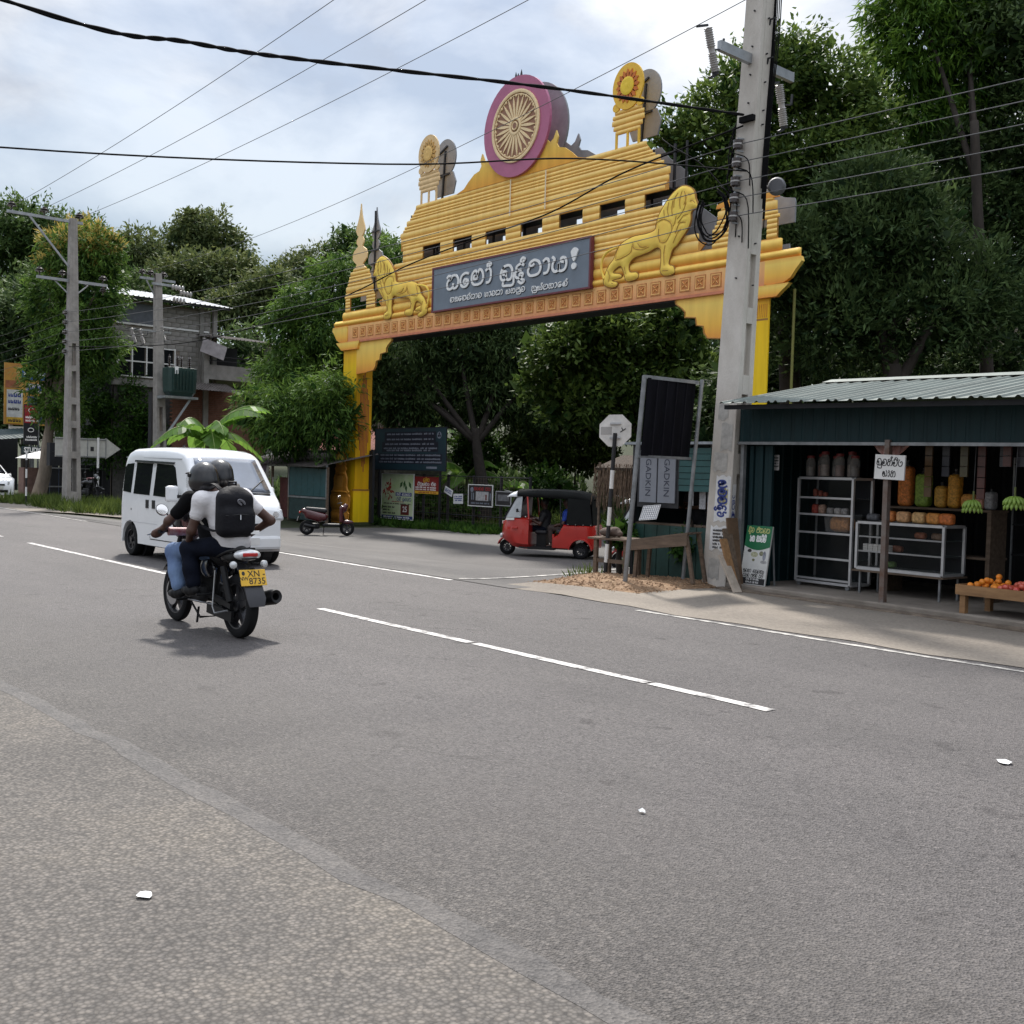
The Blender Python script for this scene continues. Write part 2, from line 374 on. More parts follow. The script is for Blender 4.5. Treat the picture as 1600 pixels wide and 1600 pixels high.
def strokes_mesh(strokes, wid, M4, depth, sx=1., sy=1., n=5):
    """ribbons of even width with a raised front face and sides, laid out by M4"""
    b = MB()
    for q in strokes:
        p = np.array(catmull(q, n)) * np.array([sx, sy])
        t = np.gradient(p, axis=0); t /= np.maximum(np.linalg.norm(t, axis=1), 1e-9)[:, None]
        nn = np.stack([-t[:, 1], t[:, 0]], 1) * wid / 2
        p[0] -= t[0] * wid * .35; p[-1] += t[-1] * wid * .35
        secs = [[(*(a + m_), 0), (*(a + m_), depth), (*(a - m_), depth), (*(a - m_), 0)] for a, m_ in zip(p, nn)]
        b.loft(secs)
    me = b.mesh('lettering', fix=True); me.transform(M4); return me
def sinhala(name, names, height, m, parent, M4, depth=.01, wid=.16, width=None, center=True):
    w, st = glyph_run(names); sx = (width / w) if width else height
    if center: M4 = M4 @ Matrix.Translation((-w * sx / 2, -height * .5, 0))
    return link(name, strokes_mesh(st, wid * height, M4, depth, sx, height), m, parent)
def fake_lines(name, rows, m, parent, M4, depth=.002):
    """rows of small unreadable print: (x0, x1, y, letter height)"""
    b = MB(); q = random.Random(len(rows) * 13 + 5)
    for x0, x1, y, h in rows:
        x = x0
        while x < x1:
            w = h * q.uniform(.5, 1.0)
            if q.random() > .14:
                b.box(x, x + w * .82, y - h * q.uniform(.40, .5), y - h * .12, 0, depth); b.box(x, x + w * .3, y - h * .12, y + h * q.uniform(.3, .5), 0, depth); b.box(x + w * .5, x + w * .82, y - h * .12, y + h * q.uniform(.1, .5), 0, depth)
            x += w
    me = b.mesh(name); me.transform(M4); o = link(name, me, m, parent); o['kind'] = 'stuff'; return o

# ================================================================== THE SETTING
def sst(t, a, b):
    t = np.clip((np.asarray(t, float) - a) / (b - a), 0, 1); return t * t * (3 - 2 * t)
def gh(x, y):
    """height of the ground: level on the main road, a dip into the side road, rising behind the arch"""
    x = np.asarray(x, float); y = np.asarray(y, float)
    dip = -.45 * sst(y, 10.8, 16.5) * sst(-x, 12.8, 16.0) * (1 - .75 * sst(-x, 34.5, 41))
    lane = np.exp(-((x + 24 + .62 * np.maximum(y - 26, 0)) / 6.) ** 2)
    hill = np.clip(y - 29, 0, 80) * (.17 - .155 * lane) * (1 + .35 * sst(-x, 45, 80))
    right = 1.2 * sst(y, 20, 34) * sst(x, -16, -8)
    return dip + hill + right
def g1(x, y): return float(gh(x, y))

def tex_mat(name):
    m = bpy.data.materials.new(name); m.use_nodes = True; MATS[name] = m
    nt = m.node_tree; nd = nt.nodes; b = nd['Principled BSDF']; tcn = nd.new('ShaderNodeTexCoord')
    def noise(scale, det=6, rough=.6, stretch=None):
        n = nd.new('ShaderNodeTexNoise'); n.inputs['Scale'].default_value = scale; n.inputs['Detail'].default_value = det; n.inputs['Roughness'].default_value = rough
        v = tcn.outputs['Object']
        if stretch:
            mp = nd.new('ShaderNodeMapping'); mp.inputs['Scale'].default_value = stretch; nt.links.new(v, mp.inputs[0]); v = mp.outputs[0]
        nt.links.new(v, n.inputs['Vector']); return n.outputs['Fac']
    def voro(scale, feat='F1', warp=0.):
        n = nd.new('ShaderNodeTexVoronoi'); n.inputs['Scale'].default_value = scale; n.feature = feat; v = tcn.outputs['Object']
        if warp:
            q = nd.new('ShaderNodeTexNoise'); q.inputs['Scale'].default_value = 1.7; q.inputs['Detail'].default_value = 6; nt.links.new(v, q.inputs['Vector'])
            a = nd.new('ShaderNodeVectorMath'); a.operation = 'MULTIPLY_ADD'; a.inputs[1].default_value = (warp,) * 3; nt.links.new(q.outputs['Color'], a.inputs[0]); nt.links.new(v, a.inputs[2]); v = a.outputs[0]
        nt.links.new(v, n.inputs['Vector']); return n
    def ymix(a, b_):
        s = nd.new('ShaderNodeSeparateXYZ'); nt.links.new(tcn.outputs['Object'], s.inputs[0]); q = nd.new('ShaderNodeMath'); q.operation = 'MULTIPLY_ADD'; q.inputs[1].default_value = 2.2; nt.links.new(noise(.9, 5), q.inputs[0]); nt.links.new(s.outputs[1], q.inputs[2])
        r = nd.new('ShaderNodeMapRange'); r.inputs['From Min'].default_value = a; r.inputs['From Max'].default_value = b_; nt.links.new(q.outputs[0], r.inputs['Value']); return r.outputs[0]
    tex_mat.ymix = ymix
    def ramp(f, stops):
        r = nd.new('ShaderNodeValToRGB'); nt.links.new(f, r.inputs[0]); e = r.color_ramp.elements
        while len(e) < len(stops): e.new(.5)
        for q, (p, c) in zip(e, stops): q.position = p; q.color = (*c, 1) if len(c) == 3 else c
        return r.outputs[0]
    def mix(f, a, c, mode='MIX'):
        n = nd.new('ShaderNodeMix'); n.data_type = 'RGBA'; n.blend_type = mode
        if isinstance(f, float): n.inputs[0].default_value = f
        else: nt.links.new(f, n.inputs[0])
        for s_, v in ((6, a), (7, c)):
            if isinstance(v, tuple): n.inputs[s_].default_value = (*v, 1)
            else: nt.links.new(v, n.inputs[s_])
        return n.outputs[2]
    def bump(f, st, dist=.01, prev=None):
        n = nd.new('ShaderNodeBump'); n.inputs['Strength'].default_value = st; n.inputs['Distance'].default_value = dist; nt.links.new(f, n.inputs['Height'])
        if prev is not None: nt.links.new(prev, n.inputs['Normal'])
        return n.outputs[0]
    def out(c, nrm=None, rough=.8):
        nt.links.new(c, b.inputs['Base Color'])
        if nrm is not None: nt.links.new(nrm, b.inputs['Normal'])
        b.inputs['Roughness'].default_value = rough; b.inputs['Specular IOR Level'].default_value = .35
    return m, noise, voro, ramp, mix, bump, out
# --- asphalt of the main road: fine chippings, traffic-worn bands, oil spots, hairline cracks
m_asph, noise, voro, ramp, mix, bump, out = tex_mat('asphalt')
base = ramp(noise(.45, 8, .6, (.5, 1.6, 1)), [(.28, (.074, .069, .069)), (.72, (.108, .100, .099))])
spk = ramp(voro(95).outputs['Color'], [(.08, (.42, .41, .41)), (.5, (.98, .97, .97)), (.88, (1.32, 1.29, 1.25)), (1., (2.6, 2.5, 2.4))])
c = mix(1., base, spk, 'MULTIPLY')
spot = ramp(noise(2.6, 3, .5), [(.20, (1, 1, 1)), (.69, (0, 0, 0)), (.72, (1, 1, 1))])
oil = ramp(noise(2.7, 7, .60), [(.615, (0, 0, 0)), (.68, (1, 1, 1))])
c = mix(oil, c, mix(1., c, (.62, .61, .62), 'MULTIPLY'))
cr = voro(.55, 'DISTANCE_TO_EDGE', .9)
crn = ramp(cr.outputs['Distance'], [(.0, (1, 1, 1)), (.006, (0, 0, 0))])
patch_ = ramp(noise(.23, 3, .5), [(.52, (0, 0, 0)), (.60, (1, 1, 1))])
crf = mix(1., crn, patch_, 'MULTIPLY')
c = mix(crf, c, mix(1., c, (.55, .54, .54), 'MULTIPLY'))
# towards the near roadside the surface dressing wears to coarse chippings
chp = voro(58); cc_ = mix(1., ramp(noise(.8, 7, .62), [(.30, (.086, .079, .075)), (.72, (.125, .115, .107))]), mix(1., ramp(chp.outputs['Color'], [(.05, (.68, .68, .68)), (.5, (.97, .96, .95)), (.95, (1.36, 1.33, 1.28))]), ramp(chp.outputs['Distance'], [(.25, (1.08, 1.08, 1.08)), (.65, (.60, .60, .60))]), 'MULTIPLY'), 'MULTIPLY')
c = mix(tex_mat.ymix(3.3, 5.6), cc_, c)
out(c, bump(voro(95).outputs['Distance'], .9, .010, bump(noise(7, 4), .12, .02)), .72)
# --- coarse chip seal of the near roadside
m_chip, noise, voro, ramp, mix, bump, out = tex_mat('chip_seal')
v1 = voro(58); base = ramp(noise(.7, 8, .66), [(.28, (.090, .083, .078)), (.5, (.118, .108, .100)), (.75, (.160, .142, .122))])
stone = ramp(v1.outputs['Color'], [(.05, (.66, .66, .66)), (.5, (.97, .96, .94)), (.95, (1.40, 1.36, 1.30))])
gap = ramp(v1.outputs['Distance'], [(.25, (1.08, 1.08, 1.08)), (.65, (.58, .58, .58))])
c = mix(1., mix(1., base, stone, 'MULTIPLY'), gap, 'MULTIPLY')
out(c, bump(v1.outputs['Distance'], -1., .02, bump(noise(5, 5), .3, .03)), .85)
# --- smooth bitumen seam between the two
m_seam, noise, voro, ramp, mix, bump, out = tex_mat('bitumen_seam')
c = mix(1., ramp(noise(2.2, 8, .68), [(.33, (.066, .063, .063)), (.5, (.094, .088, .085)), (.68, (.124, .115, .108))]), ramp(voro(75).outputs['Color'], [(.08, (.62, .62, .62)), (1, (1.35, 1.33, 1.3))]), 'MULTIPLY')
out(c, bump(voro(75).outputs['Distance'], .7, .010), .75)
# --- dirt, sand, forest floor
m_dirt, noise, voro, ramp, mix, bump, out = tex_mat('packed_dirt')
c = mix(.55, ramp(noise(.55, 10, .70), [(.30, (.105, .090, .074)), (.5, (.19, .165, .137)), (.72, (.27, .236, .195))]), ramp(noise(28, 6, .7), [(.3, (.12, .102, .085)), (.7, (.29, .255, .215))]))
out(c, bump(noise(30, 6), .35, .02), .9)
m_orange, noise, voro, ramp, mix, bump, out = tex_mat('laterite_soil')
c = mix(.5, ramp(noise(1.6, 8, .68), [(.28, (.085, .050, .028)), (.70, (.25, .15, .082))]), ramp(voro(26).outputs['Color'], [(.1, (.13, .075, .04)), (.6, (.20, .125, .07)), (1, (.40, .30, .20))]))
out(c, bump(voro(26).outputs['Distance'], -.8, .03, bump(noise(9, 6), .5, .05)), .92)
m_floor, noise, voro, ramp, mix, bump, out = tex_mat('forest_floor')
c = mix(.5, ramp(noise(.35, 8, .66), [(.3, (.016, .026, .008)), (.7, (.038, .042, .018))]), ramp(noise(9, 6, .7), [(.3, (.012, .020, .006)), (.7, (.045, .050, .020))]))
out(c, bump(noise(6, 6), .6, .06), .95)
def paint_mat(name, col, under, lo, hi, sc=5):
    m, noise, voro, ramp, mix, bump, out = tex_mat(name)
    f = ramp(noise(sc, 9, .72), [(lo, (0, 0, 0)), (hi, (1, 1, 1))])
    c = mix(f, mix(1., under, ramp(voro(95).outputs['Color'], [(.1, (.6, .6, .6)), (1, (1.5, 1.5, 1.5))]), 'MULTIPLY'), col); out(c, bump(voro(95).outputs['Distance'], .3, .004), .7); return m
m_line = paint_mat('worn_road_paint', (.52, .50, .48), (.11, .105, .105), .38, .52, 7)
m_line2 = paint_mat('faded_road_paint', (.46, .44, .41), (.12, .115, .115), .40, .56, 5)

def sheet(name, xs, ys, zf, m, kind='structure', parent=None):
    X, Y = np.meshgrid(xs, ys); Z = zf(X, Y); v = np.stack([X, Y, Z], -1).reshape(-1, 3); nx, ny = len(xs), len(ys)
    i, j = np.meshgrid(np.arange(nx - 1), np.arange(ny - 1)); a = (j * nx + i).ravel()
    o = link(name, np_mesh(name, v, np.stack([a, a + 1, a + 1 + nx, a + nx], 1), True), m, parent)
    if not parent: o['kind'] = kind
    return o
gx = np.concatenate([np.linspace(-1500, -150, 12), np.linspace(-140, -70, 15), np.linspace(-68, 12, 101), np.linspace(16, 60, 12), np.linspace(80, 1500, 12)])
gy = np.concatenate([np.linspace(-1500, -60, 12), np.linspace(-50, -4, 12), np.linspace(-2, 60, 95), np.linspace(64, 150, 20), np.linspace(170, 1500, 12)])
ground = sheet('ground', gx, gy, lambda x, y: gh(x, y) - .02, m_floor)
def far_edge(x): return 9.62 - .048 * np.minimum(np.asarray(x, float) + 5, 0)
def centre(x): return 6.36 - .031 * np.minimum(np.asarray(x, float) + 4.5, 0)
def strip(name, xs, y0f, y1f, n, zf, m, parent=None, kind='structure'):
    xs = np.asarray(xs, float); X = np.repeat(xs[None], n, 0); t = np.linspace(0, 1, n)[:, None]
    Y = y0f(xs)[None] * (1 - t) + y1f(xs)[None] * t; Z = zf(X, Y); nx = len(xs)
    v = np.stack([X, Y, Z], -1).reshape(-1, 3); i, j = np.meshgrid(np.arange(nx - 1), np.arange(n - 1)); a = (j * nx + i).ravel()
    o = link(name, np_mesh(name, v, np.stack([a, a + 1, a + 1 + nx, a + nx], 1), True), m, parent)
    if not parent: o['kind'] = kind
    return o
K = lambda v: (lambda x: np.full_like(x, v))
rx = np.linspace(-200, 90, 146)
wob = lambda x: .012 * np.sin(x * 1.7) + .016 * np.sin(x * 4.1 + 1) + .010 * np.sin(x * 13.)
road = strip('main_road', rx, K(2.30), lambda x: far_edge(x) + .22, 5, lambda x, y: gh(x, y) + .004, m_asph)
sx_ = np.linspace(-200, 90, 900)
near = strip('near_roadside', np.linspace(-200, 90, 900), K(-40.), lambda x: 2.36 + wob(x) * .4, 3, lambda x, y: 0 * x + .008, m_chip)
seam = strip('bitumen_seam', sx_, lambda x: 2.30 + wob(x) * .8 + .012 * np.sin(x * 11), lambda x: 2.425 + wob(x + 3) * .9 + .015 * np.sin(x * 9), 2, lambda x, y: 0 * x + .0092, m_seam, road)
# painted markings, each a part of the road
def dash(name, x0, x1, yf, w, m, z=.009):
    n = max(4, int((x1 - x0) * 4)); xs = np.linspace(x0, x1, n)
    return strip(name, xs, lambda x: yf(x) - w / 2 + .006 * np.sin(x * 23), lambda x: yf(x) + w / 2 + .006 * np.sin(x * 19), 2, lambda x, y: gh(x, y) + z, m, road)
for a, b_ in ((-10.78, -7.93), (-7.86, -5.64), (-5.60, -4.46), (-22.2, -18.0), (-17.9, -15.3), (-33.5, -24.2), (-44, -37), (1.5, 7.5), (12, 18)):
    dash('centre_line_dash', a, b_, centre, .105, m_line)
dash('edge_line', -21.9, -12.75, far_edge, .11, m_line)
dash('edge_line', -8.85, 40, far_edge, .085, m_line2)
dash('edge_line', -60, -30, far_edge, .10, m_line2)
# side road: a wide mouth, then a lane that climbs away behind the arch
SR = [(9.7, -37, -11.4), (11, -35.5, -11.4), (13, -34.3, -11.6), (14.5, -33.8, -12.6), (16, -33.4, -14), (19, -33.2, -15), (21, -33, -16), (22.6, -32.5, -17), (24, -29.4, -18), (27, -27.8, -20), (30, -28.4, -22.6), (34, -31, -26), (38, -34.5, -29.2), (46, -41.5, -35.5), (56, -51, -44), (70, -62, -55)]
sy = np.concatenate([np.linspace(9.7, 24, 40), np.linspace(25, 70, 40)])
sl_, sr_ = np.interp(sy, [r[0] for r in SR], [r[1] for r in SR]), np.interp(sy, [r[0] for r in SR], [r[2] for r in SR])
tt = np.linspace(0, 1, 24); X = sl_[:, None] * (1 - tt) + sr_[:, None] * tt; Y = np.repeat(sy[:, None], 24, 1)
Y[0] = far_edge(X[0]) + .10; Y[1] = np.maximum(Y[1], Y[0] + .02); Y[2:4] = np.maximum(Y[2:4], Y[1:2] + np.array([[.1], [.2]]))
v = np.stack([X, Y, gh(X, Y) + .012], -1).reshape(-1, 3); i, j = np.meshgrid(np.arange(23), np.arange(len(sy) - 1)); a = (j * 24 + i).ravel()
m_asph2, noise, voro, ramp, mix, bump, out = tex_mat('side_road_asphalt')
base = ramp(noise(.5, 8, .6), [(.28, (.064, .060, .060)), (.72, (.104, .098, .094))])
c = mix(1., base, ramp(voro(70).outputs['Color'], [(.10, (.6, .6, .6)), (.9, (1.25, 1.23, 1.2)), (1., (1.8, 1.75, 1.7))]), 'MULTIPLY')
out(c, bump(voro(70).outputs['Distance'], .4, .008, bump(noise(4, 4), .2, .03)), .78)
side_road = tag(link('side_road', np_mesh('side_road', v, np.stack([a, a + 1, a + 25, a + 24], 1), True), m_asph2), kind='structure')
def path_line(name, pts, w, m, parent, z=.020):
    p = np.array(catmull(pts, 8)); t = np.gradient(p, axis=0); t /= np.linalg.norm(t, axis=1)[:, None]; nn = np.stack([-t[:, 1], t[:, 0]], 1) * w / 2
    L, R = p + nn, p - nn; v = np.concatenate([np.c_[L, gh(L[:, 0], L[:, 1]) + z], np.c_[R, gh(R[:, 0], R[:, 1]) + z]]); n = len(p); i = np.arange(n - 1)
    return link(name, np_mesh(name, v, np.stack([i, i + 1, i + 1 + n, i + n], 1)), m, parent)
path_line('edge_line', [(-12.8, 10.18), (-12.62, 10.6), (-12.6, 11.6), (-12.75, 13.0), (-13.2, 14.6)], .10, m_line2, side_road)
path_line('edge_line', [(-23.5, 26.0), (-22.6, 28.2), (-23.7, 30.6), (-26.4, 34.2), (-29.6, 38.2)], .14, m_line, side_road)
path_line('edge_line', [(-25.8, 13.8), (-23.0, 13.6), (-20.5, 13.7)], .08, m_line2, side_road)
# shoulders
right_shoulder = strip('dirt_shoulder', np.linspace(-11.9, 60, 160), lambda x: far_edge(x) + .17 + wob(x) * 3, K(12.95), 8, lambda x, y: .010 + .02 * sst(y, 10, 12) + .012 * np.sin(x * 2.1) * np.sin(y * 3) * sst(y, 9.8, 10.6), m_dirt)
left_shoulder = strip('sandy_verge', np.linspace(-130, -36.5, 120), lambda x: far_edge(x) + .15 + wob(x) * 2, K(16.0), 8, lambda x, y: gh(x, y) + .010 + .03 * sst(y, 11.5, 13), m_dirt)
# loose laterite heap round the bench
n = 46; X, Y = np.meshgrid(np.linspace(-13.3, -9.2, n), np.linspace(10.0, 13.9, n))
hz = np.zeros_like(X)
for _ in range(70):
    cx, cy, r_, h_ = nr.uniform(-12.7, -9.8), nr.uniform(10.9, 13.4), nr.uniform(.2, .8), nr.uniform(.008, .035)
    if cy < 10.75 + .35 * (cx + 12.4): continue
    hz += h_ * np.exp(-((X - cx) ** 2 + (Y - cy) ** 2) / r_ ** 2)
edge = np.minimum.reduce([sst(X, -12.45, -11.7), sst(-X, 9.6, 10.3), sst(Y - .16 * (X + 12.4), 10.35, 10.95), sst(-Y, -13.8, -13.2)])
Z = gh(X, Y) - .03 + edge * (.04 + hz * .5)
v = np.stack([X, Y, Z], -1).reshape(-1, 3); i, j = np.meshgrid(np.arange(n - 1), np.arange(n - 1)); a = (j * n + i).ravel()
mound = tag(link('soil_heap', np_mesh('soil_heap', v, np.stack([a, a + 1, a + 1 + n, a + n], 1), True), m_orange), kind='structure')
def mound_z(x, y):
    i = min(n - 1, max(0, int(round((x + 13.3) / 4.1 * (n - 1))))); j = min(n - 1, max(0, int(round((y - 10.0) / 3.9 * (n - 1))))); return float(Z[j, i])
mound_Z = Z.copy(); mound_n = n
def mound_z(x, y):
    i = min(mound_n - 1, max(0, int(round((x + 13.3) / 4.1 * (mound_n - 1))))); j = min(mound_n - 1, max(0, int(round((y - 10.0) / 3.9 * (mound_n - 1))))); return float(mound_Z[j, i])
# pebbles and dry leaves lying on it (uncountable)
b = MB()
for _ in range(2200):
    x, y = rnd.uniform(-12.5, -9.9), rnd.uniform(10.7, 13.2)
    if y < 10.75 + .12 * (x + 12.4): continue
    s = rnd.uniform(.008, .028); z = mound_z(x, y); a0 = rnd.uniform(0, 6)
    pts = [(x + s * cos(a0 + k * 2.1) * rnd.uniform(.7, 1.2), y + s * sin(a0 + k * 2.1) * rnd.uniform(.7, 1.2), z + rnd.uniform(-.01, .01)) for k in range(3)]
    b.add(pts + [(x, y, z + s * rnd.uniform(.4, 1.0))], [(0, 1, 3), (1, 2, 3), (2, 0, 3)])
tag(b.build('pebbles', mat('pebble', (.36, .23, .13), .9, var=.5, scale=3, col2=(.16, .09, .05)), fix=True), 'loose pebbles and clods scattered over the orange soil heap', 'pebbles', kind='stuff')

# ================================================================== THE WELCOME ARCH
GZ = -.45
arch = thing('welcome_arch', 'tall yellow and orange cutout welcome arch with lions and a wheel spanning the side road', 'arch', (-25.5, 22.2, GZ))
def A(s, y, w): return (s, y, w - GZ)
def gradient_mat(name, stops, rough=.55, streak=.06):
    """printed band: colour runs from the lower to the upper edge of each moulding, with rain streaks"""
    m = bpy.data.materials.new(name); m.use_nodes = True; MATS[name] = m
    nt = m.node_tree; nd = nt.nodes; b = nd['Principled BSDF']; t = nd.new('ShaderNodeTexCoord'); sp = nd.new('ShaderNodeSeparateXYZ'); nt.links.new(t.outputs['Generated'], sp.inputs[0])
    r = nd.new('ShaderNodeValToRGB'); e = r.color_ramp.elements
    while len(e) < len(stops): e.new(.5)
    for q, (p, c) in zip(e, stops): q.position = p; q.color = (*c, 1)
    nt.links.new(sp.outputs[2], r.inputs[0])
    mp = nd.new('ShaderNodeMapping'); mp.inputs['Scale'].default_value = (3, 3, .35); nt.links.new(t.outputs['Object'], mp.inputs[0])
    n = nd.new('ShaderNodeTexNoise'); n.inputs['Scale'].default_value = 1.5; n.inputs['Detail'].default_value = 7; nt.links.new(mp.outputs[0], n.inputs['Vector'])
    rr = nd.new('ShaderNodeValToRGB'); rr.color_ramp.elements[0].position = .3; rr.color_ramp.elements[1].position = .62
    rr.color_ramp.elements[0].color = (1 - streak * 2, 1 - streak * 2.2, 1 - streak * 2.4, 1); rr.color_ramp.elements[1].color = (1, 1, 1, 1); nt.links.new(n.outputs['Fac'], rr.inputs[0])
    mx = nd.new('ShaderNodeMix'); mx.data_type = 'RGBA'; mx.blend_type = 'MULTIPLY'; mx.inputs[0].default_value = 1; nt.links.new(r.outputs[0], mx.inputs[6]); nt.links.new(rr.outputs[0], mx.inputs[7])
    nt.links.new(mx.outputs[2], b.inputs['Base Color']); b.inputs['Roughness'].default_value = rough; b.inputs['Specular IOR Level'].default_value = .3
    return m
m_band = gradient_mat('printed_moulding', [(0., (.76, .34, .06)), (.15, (.90, .48, .10)), (.5, (.96, .62, .16)), (.85, (.98, .70, .25)), (1., (.93, .57, .15))])
m_band2 = gradient_mat('printed_moulding_bright', [(0., (.84, .32, .06)), (.35, (.95, .54, .09)), (.8, (.97, .68, .16)), (1., (.90, .52, .11))])
m_pil = gradient_mat('pillar_yellow', [(0., (.86, .58, .012)), (.55, (.95, .66, .012)), (.9, (.95, .60, .015)), (1., (.90, .46, .03))], .5, .10)
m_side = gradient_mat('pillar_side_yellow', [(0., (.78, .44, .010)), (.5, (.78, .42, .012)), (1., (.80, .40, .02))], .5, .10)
m_frieze = gradient_mat('frieze_orange', [(0., (.72, .32, .15)), (.5, (.90, .46, .19)), (1., (.95, .56, .22))], .55, .08)
m_square = mat('frieze_square_print', (.58, .22, .06), .6, var=.3, scale=9)
m_sqlight = mat('frieze_square_light', (.86, .48, .16), .6)
m_groove = mat('arch_groove_brown', (.60, .28, .05), .7)
m_grey = mat('board_back_grey', (.27, .28, .30), .55, var=.25, scale=1.5)
m_steel = mat('black_steel', (.018, .018, .022), .5, var=.3)
m_lion = mat('lion_gold', (.95, .62, .13), .75, spec=.15, var=0, col2=(.94, .72, .14), scale=1.2)
m_lionline = mat('lion_outline_brown', (.36, .17, .03), .6)
m_flame = gradient_mat('flame_board', [(0., (.86, .40, .05)), (.5, (.90, .56, .09)), (1., (.88, .62, .18))], .55, .08)
m_purple = mat('wheel_purple', (.46, .13, .24), .45, var=.12, scale=2)
m_cream = mat('wheel_cream', (.88, .67, .38), .5, var=.1)
m_wbrown = mat('wheel_brown', (.30, .145, .085), .6, var=.2)

def band(w0, w1, s0, s1, m=None, bulge=.022, y0=-.03, parent=arch, name='moulding', taper=.06):
    """rounded horizontal moulding from s0 to s1"""
    h = w1 - w0; n = 7; prof = [(sin(pi * k / (n - 1)), k / (n - 1)) for k in range(n)]
    secs = []
    for s, f in ((s0, .35), (s0 + taper * .5, .85), (s0 + taper, 1), (s1 - taper, 1), (s1 - taper * .5, .85), (s1, .35)):
        mid = (w0 + w1) / 2
        ring = [A(s, y0 - bulge * p * f, mid + (q - .5) * h * (.7 + .3 * f)) for p, q in prof] + [A(s, y0 + .02, w1 - h * .15 * (1 - f)), A(s, y0 + .02, w0 + h * .15 * (1 - f))]
        secs.append(ring)
    b = MB(); b.loft(secs); return b.build(name, m or m_band, parent, smooth=True)
def board(name, poly, y0, y1, m, parent=arch, smooth=False):
    b = MB(); b.prism(poly, lambda s, w: A(s, y1, w), lambda s, w: A(s, y0, w)); return b.build(name, m, parent)
def mirror(poly): return [(-s, w) for s, w in reversed(poly)]

WIN = [-4.82, -3.15, -1.47, .21, 1.92, 3.58, 5.28]
# --- main backing boards
board('front_board', [(-9.65, 6.40), (9.65, 6.40), (9.65, 7.52), (-9.65, 7.52)], -.03, .02, m_groove)
board('front_board', [(-7.25, 7.52), (-7.45, 7.7), (-6.95, 7.86), (-6.5, 8.0), (-6.45, 8.9), (6.45, 8.9), (6.5, 8.0), (6.95, 7.86), (7.45, 7.7), (7.25, 7.52)][::-1], -.03, .02, m_groove)
board('front_board', [(-6.1, 9.3), (6.1, 9.3), (6.1, 9.85), (5.5, 10.4), (5.2, 10.74), (-5.2, 10.74), (-5.5, 10.4), (-6.1, 9.85)], -.03, .02, m_groove)
ed = [-5.98] + [q for a in WIN for q in (a, a + .98)] + [6.3]
for a, b_ in zip(ed[0::2], ed[1::2]):
    if b_ - a > .05: board('window_pier', [(a, 8.9), (b_, 8.9), (b_, 9.3), (a, 9.3)], -.028, .02, m_groove); band(8.9, 9.09, a, b_, taper=.02); band(9.09, 9.3, a, b_, taper=.02)
# --- mouldings of the beam
band(6.98, 7.20, -10.32, 10.32, m_band2, .09); band(7.20, 7.50, -9.78, 9.78, m_band2, .06)
for w0, w1 in ((7.52, 7.80), (7.80, 7.98)): band(w0, w1, -7.2, 7.2)
for w0, w1 in ((7.98, 8.10), (8.10, 8.22), (8.22, 8.42), (8.42, 8.53), (8.53, 8.63), (8.63, 8.73), (8.73, 8.9)): band(w0, w1, -6.5, 6.5)
for w0, w1, hw in ((9.3, 9.44, 6.0), (9.44, 9.53, 6.05), (9.53, 9.70, 6.12), (9.70, 9.92, 6.16), (9.92, 10.02, 6.0), (10.02, 10.12, 5.92), (10.12, 10.30, 5.80), (10.30, 10.38, 5.60), (10.38, 10.48, 5.50), (10.48, 10.60, 5.36), (10.60, 10.76, 5.28)): band(w0, w1, -hw, hw, taper=.12)
# white joint strips of the printed sheets
for s, w0, w1 in ((-.25, 9.6, 10.72), (1.35, 9.55, 10.7)):
    b = MB(); b.box(s - .025, s + .025, -.098, -.093, w0 - GZ, w1 - GZ); b.build('joint_strip', mat('faded_joint', (.85, .72, .5), .7), arch)
# --- frieze with its row of square panels
board('frieze', [(-9.35, 6.38), (9.35, 6.38), (9.35, 6.98), (-9.35, 6.98)], -.075, -.032, m_frieze)
b = MB(); b.box(-9.4, 9.4, -.10, -.03, 6.33 - GZ, 6.40 - GZ); b.build('frieze_border', mat('border_pink', (.62, .22, .12), .6), arch)
b = MB(); b.box(-9.4, 9.4, -.03, .66, 6.30 - GZ, 6.36 - GZ); b.build('soffit', m_steel, arch)
sq = MB(); sq.box(-.18, .18, -.006, .01, -.19, .19); sqm = sq.mesh('square_panel'); sqm.materials.append(m_square)
li = MB()
for q in ((-.15, .15, .13, .16), (-.15, .15, -.16, -.13), (-.15, -.12, -.13, .13), (.12, .15, -.13, .13)): li.box(q[0], q[1], -.014, -.004, q[2], q[3])
for k in range(4):
    a0 = pi / 4 + k * pi / 2; li.bar((.02 * cos(a0), -.012, .02 * sin(a0)), (.11 * cos(a0), -.012, .11 * sin(a0)), .03, .012)
lim = li.mesh('square_ornament'); lim.materials.append(m_sqlight)
for k in range(36):
    s = -8.85 + k * .506
    o = link('square_panel', sqm, None, arch); o.location = A(s, -.078, 6.69)
    o2 = link('square_ornament', lim, None, o)
